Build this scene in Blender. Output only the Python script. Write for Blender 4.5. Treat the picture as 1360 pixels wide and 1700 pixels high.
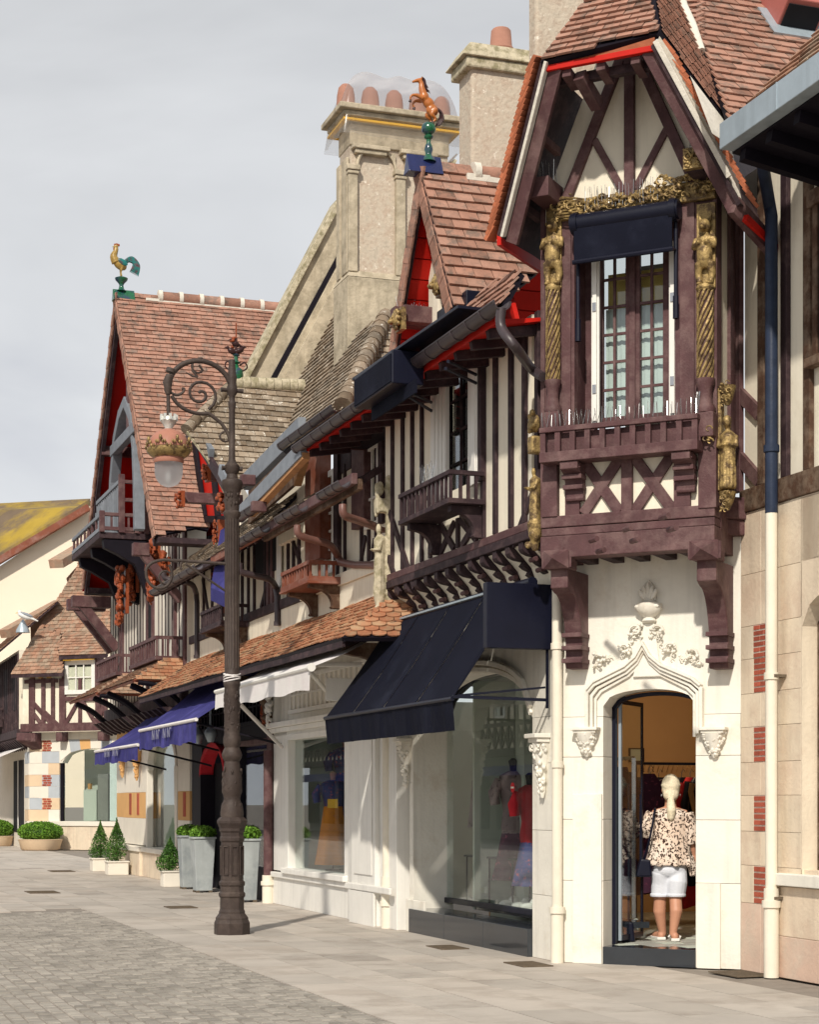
import bpy, math, random
from math import sin, cos, pi, radians, sqrt, atan2
from mathutils import Vector, Matrix
random.seed(7)
R = random.random
def U(a, b): return a + (b - a) * R()
for o in list(bpy.data.objects): bpy.data.objects.remove(o)
S = bpy.context.scene
COL = S.collection
# ---------------------------------------------------------------- camera
CAMH = 1.53
FOC = 3000.0          # focal length in photo pixels (photo is 1360 wide)
cam = bpy.data.cameras.new('camera'); co = bpy.data.objects.new('camera', cam); COL.objects.link(co)
co.location = (0, 0, CAMH); co.rotation_euler = (radians(90), 0, 0)
cam.sensor_fit = 'HORIZONTAL'; cam.sensor_width = 36; cam.lens = 36 * FOC / 1360
cam.shift_y = 480 / 1360; cam.clip_end = 3000; cam.clip_start = .1
S.camera = co
# ---------------------------------------------------------------- world and sun
SUN_AZ = Vector((-.24, -.97)).normalized(); SUN_EL = radians(39)
w = bpy.data.worlds.new('World'); S.world = w; w.use_nodes = True
nt = w.node_tree; nt.nodes.clear()
def N(t, **k):
    n = nt.nodes.new(t)
    for a, b in k.items(): setattr(n, a, b)
    return n
wo = N('ShaderNodeOutputWorld'); bg = N('ShaderNodeBackground'); bg.inputs[1].default_value = .12
sky = N('ShaderNodeTexSky', sky_type='NISHITA'); sky.sun_disc = False
sky.sun_elevation = SUN_EL; sky.sun_rotation = atan2(SUN_AZ.x, SUN_AZ.y)
tc = N('ShaderNodeTexCoord'); mp = N('ShaderNodeMapping'); mp.inputs['Scale'].default_value = (1.0, 1.0, 3.4)
mp.inputs['Rotation'].default_value = (0.10, .16, .3)
nz = N('ShaderNodeTexNoise'); nz.inputs['Scale'].default_value = 2.3; nz.inputs['Detail'].default_value = 5; nz.inputs['Roughness'].default_value = .5
nz.inputs['Distortion'].default_value = .5
cr = N('ShaderNodeValToRGB'); e = cr.color_ramp.elements
e[0].position = .34; e[0].color = (5.15, 5.28, 5.6, 1); e[1].position = .62; e[1].color = (7.0, 7.05, 7.1, 1)
m = cr.color_ramp.elements.new(.48); m.color = (6.0, 6.08, 6.2, 1)
mr = N('ShaderNodeMapRange'); mr.inputs['From Min'].default_value = .2; mr.inputs['From Max'].default_value = .75
mr.inputs['To Min'].default_value = 1.0; mr.inputs['To Max'].default_value = .86
mx = N('ShaderNodeMix', data_type='RGBA')
L = nt.links.new
L(tc.outputs['Generated'], mp.inputs[0]); L(mp.outputs[0], nz.inputs[0]); L(nz.outputs[0], cr.inputs[0]); L(nz.outputs[0], mr.inputs[0])
L(mr.outputs[0], mx.inputs[0]); L(sky.outputs[0], mx.inputs[6]); L(cr.outputs[0], mx.inputs[7]); sep = N('ShaderNodeSeparateXYZ'); L(tc.outputs['Generated'], sep.inputs[0]); gr = N('ShaderNodeMapRange'); gr.inputs['From Min'].default_value = 0; gr.inputs['From Max'].default_value = .5; gr.inputs['To Min'].default_value = 1.20; gr.inputs['To Max'].default_value = .84; L(sep.outputs[2], gr.inputs[0]); vs = N('ShaderNodeVectorMath', operation='SCALE'); L(mx.outputs[2], vs.inputs[0]); L(gr.outputs[0], vs.inputs['Scale']); L(vs.outputs[0], bg.inputs[0]); L(bg.outputs[0], wo.inputs[0])
sl = bpy.data.lights.new('sun', 'SUN'); so = bpy.data.objects.new('sun', sl); COL.objects.link(so)
sl.energy = 4.0; sl.angle = radians(1.6); sl.color = (1, .93, .82)
sd = Vector((SUN_AZ.x * cos(SUN_EL), SUN_AZ.y * cos(SUN_EL), sin(SUN_EL)))
so.rotation_euler = sd.to_track_quat('Z', 'Y').to_euler(); so.location = (-5, -10, 20)
S.view_settings.view_transform = 'Standard'; S.view_settings.look = 'None'
S.view_settings.exposure = 0.0; S.view_settings.gamma = 1; S.view_settings.use_curve_mapping = False
S.render.engine = 'CYCLES'
# ---------------------------------------------------------------- frames: x right along a facade, y into it, z up
class Frame:
    def __init__(s, ox, oy, deg):
        s.o = (ox, oy); s.a = radians(deg); s.r = (cos(s.a), sin(s.a)); s.i = (-sin(s.a), cos(s.a))
    def w(s, x, y, z=0): return Vector((s.o[0] + s.r[0]*x + s.i[0]*y, s.o[1] + s.r[1]*x + s.i[1]*y, z))
    def x(s, u, y=0):
        t = (u - 680) / FOC; ox, oy = s.o
        return (t*(oy + s.i[1]*y) - ox - s.i[0]*y) / (s.r[0] - t*s.r[1])
    def y(s, u, x):
        t = (u - 680) / FOC; ox, oy = s.o
        return (t*(oy + s.r[1]*x) - ox - s.r[0]*x) / (s.i[0] - t*s.i[1])
    def z(s, v, x, y=0):
        Y = s.o[1] + s.r[1]*x + s.i[1]*y
        return CAMH + (1330 - v) / FOC * Y
    def P(s, u, v, y=0):
        x = s.x(u, y); return Vector((x, y, s.z(v, x, y)))
    def Q(s, u, v, x):
        y = s.y(u, x); return Vector((x, y, s.z(v, x, y)))
    def loc(s, p):
        dx, dy = p[0]-s.o[0], p[1]-s.o[1]
        return Vector((dx*s.r[0]+dy*s.r[1], dx*s.i[0]+dy*s.i[1], p[2]))
    def pl(s, u, v, p0, n):
        """where the sight line through a measured point meets the plane p0,n (frame coordinates)"""
        d = Vector(((u-680)/FOC, 1, (1330-v)/FOC))
        c = s.loc((0, 0, CAMH)); dl = s.loc((s.o[0]+d.x, s.o[1]+d.y, d.z))
        t = (p0 - c).dot(n) / dl.dot(n)
        return c + dl*t
A = Frame(1.19, 17.86, -71.05)
c1 = A.w(.67, 0)
B = Frame(c1.x, c1.y, -26.05)
c2 = B.w(1.79, 0)
Rf = Frame(c2.x, c2.y, -71.05)
# ---------------------------------------------------------------- materials
def mat(name, col, rough=.75, var=.18, scale=3, bump=.25, bscale=35, metal=0, rnd=0, streak=0, spec=.2, coat=0, tint=None, tamt=.5, tscale=2, trans=0, spots=None):
    m = bpy.data.materials.new(name); m.use_nodes = True; t = m.node_tree; t.nodes.clear(); k = t.links.new
    def n(ty, **kw):
        q = t.nodes.new(ty)
        for a, b in kw.items(): setattr(q, a, b)
        return q
    out = n('ShaderNodeOutputMaterial'); p = n('ShaderNodeBsdfPrincipled'); k(p.outputs[0], out.inputs[0])
    p.inputs['Roughness'].default_value = rough; p.inputs['Metallic'].default_value = metal
    p.inputs['Specular IOR Level'].default_value = spec; p.inputs['Coat Weight'].default_value = coat
    tc = n('ShaderNodeTexCoord'); oi = n('ShaderNodeObjectInfo'); geo = n('ShaderNodeNewGeometry')
    ad = n('ShaderNodeVectorMath', operation='MULTIPLY_ADD'); sc3 = n('ShaderNodeCombineXYZ')
    for j in range(3): k(oi.outputs['Random'], sc3.inputs[j])
    ad.inputs[1].default_value = (17, 31, 11); k(sc3.outputs[0], ad.inputs[0]); k(tc.outputs['Object'], ad.inputs[2])
    no = n('ShaderNodeTexNoise'); no.inputs['Scale'].default_value = scale; no.inputs['Detail'].default_value = 6; no.inputs['Roughness'].default_value = .62
    k(ad.outputs[0], no.inputs[0])
    r = n('ShaderNodeMapRange'); r.inputs['From Min'].default_value = .25; r.inputs['From Max'].default_value = .75
    r.inputs['To Min'].default_value = 1-var; r.inputs['To Max'].default_value = 1+var; k(no.outputs[0], r.inputs[0])
    val = r.outputs[0]
    def mul(a, b):
        q = n('ShaderNodeMath', operation='MULTIPLY'); k(a, q.inputs[0])
        if hasattr(b, 'links'): k(b, q.inputs[1])
        else: q.inputs[1].default_value = b
        return q.outputs[0]
    fr = None
    if rnd:
        a = n('ShaderNodeMath', operation='ADD'); k(oi.outputs['Random'], a.inputs[0]); k(geo.outputs['Random Per Island'], a.inputs[1])
        f = n('ShaderNodeMath', operation='FRACT'); k(a.outputs[0], f.inputs[0]); fr = f.outputs[0]
        r2 = n('ShaderNodeMapRange'); r2.inputs['To Min'].default_value = 1-rnd; r2.inputs['To Max'].default_value = 1+rnd; k(fr, r2.inputs[0])
        val = mul(val, r2.outputs[0])
    if streak:
        mp = n('ShaderNodeMapping'); mp.inputs['Scale'].default_value = (9, 9, .7); k(ad.outputs[0], mp.inputs[0])
        n3 = n('ShaderNodeTexNoise'); n3.inputs['Scale'].default_value = 1.0; n3.inputs['Detail'].default_value = 5; k(mp.outputs[0], n3.inputs[0])
        r3 = n('ShaderNodeMapRange'); r3.inputs['From Min'].default_value = .5; r3.inputs['From Max'].default_value = .75
        r3.inputs['To Min'].default_value = 1; r3.inputs['To Max'].default_value = 1-streak; k(n3.outputs[0], r3.inputs[0])
        val = mul(val, r3.outputs[0])
    base = n('ShaderNodeMix', data_type='RGBA'); base.inputs[6].default_value = (*col, 1); base.inputs[7].default_value = (*(tint or col), 1)
    base.inputs[0].default_value = 0
    if tint:
        n4 = n('ShaderNodeTexNoise'); n4.inputs['Scale'].default_value = tscale; n4.inputs['Detail'].default_value = 7; n4.inputs['Roughness'].default_value = .7; k(ad.outputs[0], n4.inputs[0])
        r4 = n('ShaderNodeMapRange'); r4.inputs['From Min'].default_value = .62-tamt*.35; r4.inputs['From Max'].default_value = .74-tamt*.25; k(n4.outputs[0], r4.inputs[0])
        src = r4.outputs[0]
        if fr is not None:
            q = n('ShaderNodeMath', operation='MULTIPLY_ADD'); k(fr, q.inputs[0]); q.inputs[1].default_value = 1.0; q.inputs[2].default_value = -.5; q.use_clamp = True
            q2 = n('ShaderNodeMath', operation='ADD'); q2.use_clamp = True; k(src, q2.inputs[0]); k(q.outputs[0], q2.inputs[1]); src = q2.outputs[0]
        k(src, base.inputs[0])
    colout = base.outputs[2]
    if spots:   # (colour, scale, amount)
        n5 = n('ShaderNodeTexNoise'); n5.inputs['Scale'].default_value = spots[1]; n5.inputs['Detail'].default_value = 8; n5.inputs['Roughness'].default_value = .8
        k(ad.outputs[0], n5.inputs[0])
        r5 = n('ShaderNodeMapRange'); r5.inputs['From Min'].default_value = .66-spots[2]*.25; r5.inputs['From Max'].default_value = .72-spots[2]*.25; k(n5.outputs[0], r5.inputs[0])
        b2 = n('ShaderNodeMix', data_type='RGBA'); k(r5.outputs[0], b2.inputs[0]); k(colout, b2.inputs[6]); b2.inputs[7].default_value = (*spots[0], 1); colout = b2.outputs[2]
    vm = n('ShaderNodeVectorMath', operation='SCALE'); k(colout, vm.inputs[0]); k(val, vm.inputs['Scale']); k(vm.outputs[0], p.inputs['Base Color'])
    if bump:
        nb = n('ShaderNodeTexNoise'); nb.inputs['Scale'].default_value = bscale; nb.inputs['Detail'].default_value = 4; k(ad.outputs[0], nb.inputs[0])
        bu = n('ShaderNodeBump'); bu.inputs['Strength'].default_value = bump; bu.inputs['Distance'].default_value = .01; k(nb.outputs[0], bu.inputs['Height']); k(bu.outputs[0], p.inputs['Normal'])
    return m
M = {}
M['maroon'] = mat('maroon_paint', (.096, .046, .048), .6, .22, 5, .35, 60, tint=(.155, .092, .088), tamt=.45, tscale=4, spec=.22, streak=.25)
M['dark'] = mat('dark_brown_timber', (.036, .021, .025), .65, .25, 6, .3, 60, tint=(.08, .05, .052), tamt=.4, tscale=5, streak=.2)
M['ink'] = mat('near_black_paint', (.010, .008, .013), .6, .25, 6, .2, 60, spec=.12)
M['rust'] = mat('red_brown_paint', (.20, .062, .035), .6, .2, 5, .3, 50, tint=(.26, .13, .10), tamt=.4)
M['oak'] = mat('weathered_oak', (.085, .045, .028), .75, .35, 7, .5, 50, tint=(.17, .12, .085), tamt=.5, tscale=6, streak=.3)
M['plaster'] = mat('cream_plaster', (.80, .735, .60), .85, .05, 1.5, .25, 25, streak=.13, tint=(.70, .63, .50), tamt=.2, tscale=1.2)
M['white'] = mat('white_paint', (.78, .76, .71), .5, .05, 3, .1, 30, streak=.12)
M['offwhite'] = mat('off_white_stone', (.78, .745, .66), .8, .06, 2, .35, 25, streak=.16, tint=(.68, .62, .52), tamt=.25, tscale=1.6)
M['stone'] = mat('beige_dressed_stone', (.71, .60, .46), .85, .10, 2.5, .4, 30, rnd=.05, streak=.16, tint=(.63, .50, .38), tamt=.4)
M['pinkstone'] = mat('pink_base_stone', (.64, .46, .36), .85, .12, 3, .4, 30, rnd=.05, tint=(.62, .50, .40), tamt=.5)
M['brick'] = mat('red_brick', (.36, .085, .05), .85, .2, 8, .5, 60, rnd=.2)
M['mortar'] = mat('pale_mortar', (.66, .58, .48), .9, .1, 8, .5, 60)
M['tile'] = mat('terracotta_tile', (.38, .205, .15), .88, .22, 6, .6, 50, rnd=.30, tint=(.185, .13, .105), tamt=.38, tscale=5, spots=((.34, .28, .22), 7, .02), spec=.1)
M['tile_old'] = mat('weathered_tile', (.35, .19, .125), .9, .25, 7, .6, 50, rnd=.25, tint=(.27, .20, .145), tamt=.5, tscale=3, spots=((.50, .44, .33), 9, .15))
M['tile_moss'] = mat('lichened_tile', (.22, .165, .115), .9, .3, 7, .7, 40, rnd=.3, tint=(.27, .225, .175), tamt=.5, tscale=2, spots=((.74, .70, .62), 10, .34))
M['tile_orange'] = mat('orange_round_tile', (.40, .17, .09), .85, .2, 7, .6, 50, rnd=.25, tint=(.36, .235, .14), tamt=.45, tscale=3, spots=((.5, .40, .28), 9, .2))
M['tile_edge'] = mat('fresh_tile_edge', (.40, .13, .065), .85, .2, 8, .5, 50, rnd=.25)
M['slate'] = mat('grey_slate', (.20, .22, .25), .6, .2, 6, .3, 40, rnd=.15)
M['batten'] = mat('raw_wood', (.50, .26, .12), .8, .2, 6, .4, 40)
M['red'] = mat('bright_red_paint', (.48, .012, .006), .5, .12, 5, .1, 40)
M['gold'] = mat('old_gilding', (.47, .33, .135), .45, .35, 14, .5, 60, metal=.3, tint=(.10, .065, .035), tamt=.6, tscale=14)
M['oldstone'] = mat('carved_grey_stone', (.50, .44, .32), .9, .25, 14, .6, 40, tint=(.26, .23, .14), tamt=.5, tscale=9)
M['ceramic'] = mat('glazed_orange_wood', (.27, .065, .025), .35, .3, 12, .5, 40, tint=(.22, .05, .02), tamt=.4, tscale=9)
M['navy'] = mat('navy_metal', (.006, .007, .018), .4, .2, 3, .1, 60, spec=.25)
M['navycloth'] = mat('navy_canvas', (.008, .009, .018), .8, .2, 2, .4, 200, spots=((.42, .42, .44), 24, -.05), tint=(.014, .016, .028), tamt=.3, tscale=1, spec=.08)
M['bluecloth'] = mat('royal_blue_canvas', (.032, .030, .15), .8, .12, 2, .4, 200, tint=(.07, .065, .26), tamt=.4, tscale=1.2)
M['whitecloth'] = mat('white_canvas', (.74, .71, .69), .8, .08, 3, .3, 60, tint=(.66, .60, .60), tamt=.35, tscale=1.5)
M['gutter'] = mat('brown_gutter_metal', (.048, .034, .038), .42, .2, 8, .1, 40, spec=.5)
M['pipe_rust'] = mat('red_brown_pipe', (.16, .075, .06), .42, .2, 8, .1, 40, spec=.5)
M['pipe_cream'] = mat('cream_pipe_paint', (.76, .70, .58), .5, .07, 5, .1, 40, streak=.1)
M['pipe_blue'] = mat('worn_blue_pipe', (.022, .032, .060), .45, .3, 8, .2, 40, spots=((.55, .50, .36), 7, -.12))
M['zinc'] = mat('zinc_sheet', (.40, .47, .52), .42, .12, 3, .15, 30, metal=.35, streak=.2)
M['lead'] = mat('zinc_planter', (.40, .43, .43), .6, .16, 3, .2, 30, metal=.1, tint=(.30, .33, .34), tamt=.5, streak=.15)
M['cap'] = mat('lime_mortar', (.66, .62, .54), .9, .15, 8, .6, 30)
M['chim'] = mat('rendered_chimney', (.50, .43, .32), .92, .2, 5, .8, 22, tint=(.34, .29, .21), tamt=.5, tscale=3, streak=.25, spots=((.68, .64, .57), 2.5, .04))
M['chimw'] = mat('lichen_render', (.58, .50, .40), .92, .3, 9, 1, 22, tint=(.40, .32, .25), tamt=.5, tscale=9, spots=((.78, .72, .62), 14, .3))
M['pot'] = mat('terracotta_pot', (.36, .18, .13), .8, .12, 5, .3, 30)
M['iron'] = mat('brown_cast_iron', (.050, .036, .031), .6, .25, 12, .35, 50, spec=.25, tint=(.08, .06, .05), tamt=.4)
M['blackstone'] = mat('polished_black_stone', (.028, .033, .040), .12, .15, 5, 0, spec=.6)
M['interior'] = mat('shop_wall', (.50, .53, .46), .8, .05, 2, 0)
M['intdark'] = mat('dark_shop_wall', (.22, .22, .20), .8, .2, 1, 0)
M['intorange'] = mat('warm_shop_wall', (.55, .33, .17), .8, .05, 2, 0)
M['floorin'] = mat('grey_floor_tile', (.42, .42, .38), .35, .1, 2, 0, rnd=.12)
M['pane_dark'] = mat('dark_room', (.015, .015, .018), .8, .2, 2, 0)
M['curtain'] = mat('pale_curtain', (.62, .68, .66), .85, .08, 3, .1, 20)
M['yellow'] = mat('ochre_blind', (.68, .50, .16), .8, .1, 3, .1, 20)
M['slab'] = mat('granite_paving', (.47, .425, .375), .8, .12, 1.6, .35, 60, rnd=.15, tint=(.37, .325, .28), tamt=.4, tscale=1.2, spots=((.30, .27, .24), 45, -.02))
M['joint'] = mat('paving_joint', (.25, .22, .19), .95, .2, 6, .4, 60)
M['sett'] = mat('granite_sett', (.33, .30, .262), .85, .2, 5, .5, 60, rnd=.24, tint=(.25, .228, .198), tamt=.4, tscale=.7)
M['grate'] = mat('cast_grate', (.13, .10, .07), .7, .3, 12, .5, 40)
M['soil'] = mat('soil', (.05, .035, .02), .95, .3, 20, .6, 40)
def leafmat(name, c1, c2):
    m = mat(name, c1, .55, .25, 4, .2, 30, rnd=.35, tint=c2, tamt=.5, tscale=5); return m
M['leaf'] = leafmat('hedge_leaf', (.085, .19, .022), (.16, .30, .035))
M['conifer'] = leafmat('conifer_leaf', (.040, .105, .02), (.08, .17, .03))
M['trunk'] = mat('bark', (.08, .05, .03), .9, .3, 9, .6, 30)
M['skin'] = mat('skin', (.55, .27, .17), .5, .08, 5, .05, 40, spec=.35)
M['hair'] = mat('blonde_hair', (.84, .74, .54), .5, .3, 45, .8, 90, streak=.2)
M['denim'] = mat('white_denim', (.70, .72, .78), .85, .06, 6, .4, 60)
M['black'] = mat('black_leather', (.012, .012, .02), .35, .2, 9, .1, 60)
M['pinkdress'] = mat('dark_pink_print', (.09, .03, .06), .8, .2, 9, .1, 60, spots=((.50, .10, .17), 17, .35))
M['orange'] = mat('orange_cloth', (.72, .24, .02), .8, .12, 9, .2, 30)
M['floral'] = mat('floral_cloth', (.06, .07, .20), .8, .2, 9, .1, 60, spots=((.6, .12, .10), 20, .4))
M['redcloth'] = mat('red_cloth', (.45, .02, .03), .8, .2, 9, .1, 60)
M['wood'] = mat('hanger_wood', (.50, .28, .12), .5, .15, 6, .1, 30)
M['chrome'] = mat('steel_rail', (.5, .5, .5), .25, .1, 5, 0, metal=1)
M['greenglaze'] = mat('green_glaze', (.012, .11, .045), .2, .3, 14, .2, 30, spec=.6, tint=(.03, .035, .10), tamt=.4, tscale=5)
M['horse'] = mat('chestnut_glaze', (.42, .13, .025), .3, .2, 9, .1, 30, spec=.5, coat=.3)
M['mane'] = mat('dark_mane_glaze', (.045, .02, .02), .35, .2, 9, .2, 30)
M['bluetip'] = mat('navy_glaze', (.015, .022, .09), .25, .2, 9, .1, 30, spec=.6)
M['goldglaze'] = mat('golden_glaze', (.33, .21, .05), .35, .35, 16, .3, 30, tint=(.25, .16, .03), tamt=.4, tscale=12, spec=.5)
M['teal'] = mat('teal_glaze', (.02, .16, .15), .3, .3, 9, .2, 30, tint=(.14, .03, .05), tamt=.4, tscale=8)
M['copper'] = mat('copper_pink', (.38, .17, .12), .5, .1, 5, .1, 30)
M['ventred'] = mat('vent_red_paint', (.40, .13, .11), .5, .1, 4, .1, 30)
M['silver'] = mat('silver_paint', (.62, .62, .58), .4, .2, 20, .3, 40, metal=.4)
M['bulb'] = mat('frosted_bulb', (.85, .85, .82), .5, .02, 5, 0)
M['yolk'] = mat('ochre_dressed_stone', (.62, .36, .15), .85, .08, 3, .3, 30, rnd=.06)
M['bluestone'] = mat('blue_grey_stone', (.42, .45, .48), .85, .08, 3, .3, 30, rnd=.05)
M['whitestone'] = mat('white_dressed_stone', (.74, .69, .60), .85, .06, 3, .3, 30, rnd=.05)
M['sandstone'] = mat('sand_stone', (.66, .50, .34), .85, .08, 3, .3, 30, rnd=.06)
M['yellowawning'] = mat('yellow_awning_cloth', (.75, .42, .04), .8, .1, 3, .1, 30)
M['mossroof'] = mat('mossy_roof', (.15, .11, .075), .9, .2, .8, .5, 4, tint=(.36, .25, .04), tamt=.5, tscale=.28)
M['farcream'] = mat('far_cream_render', (.80, .70, .56), .9, .04, .5, .2, 5)
M['signred'] = mat('sign_red', (.6, .01, .02), .5, .05, 3, 0)
M['gull'] = mat('gull_white', (.72, .72, .70), .7, .1, 9, 0)
M['gullgrey'] = mat('gull_grey', (.25, .27, .30), .7, .1, 9, 0)
M['gullgrey2'] = mat('faded_grey_print', (.20, .20, .28), .8, .1, 9, 0)
M['checker'] = mat('checked_dress', (.30, .22, .22), .8, .1, 9, .1, 30, spots=((.04, .02, .03), 16, .42))
def glassmat(name, refl=1.0, rough=0.0, tint=(.93, .96, .95)):
    m = bpy.data.materials.new(name); m.use_nodes = True; t = m.node_tree; t.nodes.clear(); k = t.links.new
    o = t.nodes.new('ShaderNodeOutputMaterial'); mx = t.nodes.new('ShaderNodeMixShader'); tr = t.nodes.new('ShaderNodeBsdfTransparent'); gl = t.nodes.new('ShaderNodeBsdfGlossy')
    fr = t.nodes.new('ShaderNodeFresnel'); g_ = t.nodes.new('ShaderNodeNewGeometry'); ir_ = t.nodes.new('ShaderNodeMapRange'); ir_.inputs['To Min'].default_value = 1.52; ir_.inputs['To Max'].default_value = 1/1.52; k(g_.outputs['Backfacing'], ir_.inputs[0]); k(ir_.outputs[0], fr.inputs[0]); mu = t.nodes.new('ShaderNodeMath'); mu.operation = 'MULTIPLY_ADD'; mu.use_clamp = True
    mu.inputs[1].default_value = refl * .62; mu.inputs[2].default_value = .02
    tr.inputs[0].default_value = (*tint, 1); gl.inputs['Roughness'].default_value = rough; gl.inputs[0].default_value = (.95, .97, 1, 1)
    k(fr.outputs[0], mu.inputs[0]); k(mu.outputs[0], mx.inputs[0]); k(tr.outputs[0], mx.inputs[1]); k(gl.outputs[0], mx.inputs[2]); k(mx.outputs[0], o.inputs[0])
    return m
M['glass'] = glassmat('shop_glass'); M['glass2'] = glassmat('window_glass', 1.4, .02)
def film():
    m = glassmat('clear_plastic_sheet', .5, .25, (.97, .97, .97)); t = m.node_tree; k = t.links.new
    d = t.nodes.new('ShaderNodeBsdfTranslucent'); d.inputs[0].default_value = (.8, .8, .82, 1); mx = t.nodes.new('ShaderNodeMixShader'); mx.inputs[0].default_value = .30
    out = [n for n in t.nodes if n.type == 'OUTPUT_MATERIAL'][0]; src = out.inputs[0].links[0].from_socket
    k(src, mx.inputs[1]); k(d.outputs[0], mx.inputs[2]); k(mx.outputs[0], out.inputs[0]); return m
M['film'] = film()
def globe():
    m = film(); m.name = 'frosted_glass'
    for n in m.node_tree.nodes:
        if n.type == 'MIX_SHADER' and not n.inputs[0].links: n.inputs[0].default_value = .72
    return m
M['frost'] = globe()
def leopard():
    m = mat('leopard_print', (.80, .62, .49), .85, .08, 5, .15, 40, tint=(.82, .70, .60), tamt=.5, tscale=4); t = m.node_tree; k = t.links.new
    p = [n for n in t.nodes if n.type == 'BSDF_PRINCIPLED'][0]; src = p.inputs['Base Color'].links[0].from_socket
    tc = t.nodes.new('ShaderNodeTexCoord'); v = t.nodes.new('ShaderNodeTexVoronoi'); v.inputs['Scale'].default_value = 42
    nn = t.nodes.new('ShaderNodeTexNoise'); nn.inputs['Scale'].default_value = 30; ad = t.nodes.new('ShaderNodeMixRGB'); ad.blend_type = 'LINEAR_LIGHT'; ad.inputs[0].default_value = .035
    mp = t.nodes.new('ShaderNodeMapping'); mp.inputs['Scale'].default_value = (1, 1, .8)
    k(tc.outputs['Object'], mp.inputs[0]); k(mp.outputs[0], nn.inputs[0]); k(mp.outputs[0], ad.inputs[1]); k(nn.outputs['Color'], ad.inputs[2]); k(ad.outputs[0], v.inputs[0])
    r = t.nodes.new('ShaderNodeMapRange'); r.inputs['From Min'].default_value = .40; r.inputs['From Max'].default_value = .50; r.inputs['To Min'].default_value = 1; r.inputs['To Max'].default_value = 0
    k(v.outputs['Distance'], r.inputs[0]); mx = t.nodes.new('ShaderNodeMix'); mx.data_type = 'RGBA'; k(r.outputs[0], mx.inputs[0]); k(src, mx.inputs[6]); mx.inputs[7].default_value = (.045, .022, .014, 1)
    k(mx.outputs[2], p.inputs['Base Color']); return m
M['leopard'] = leopard()
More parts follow.
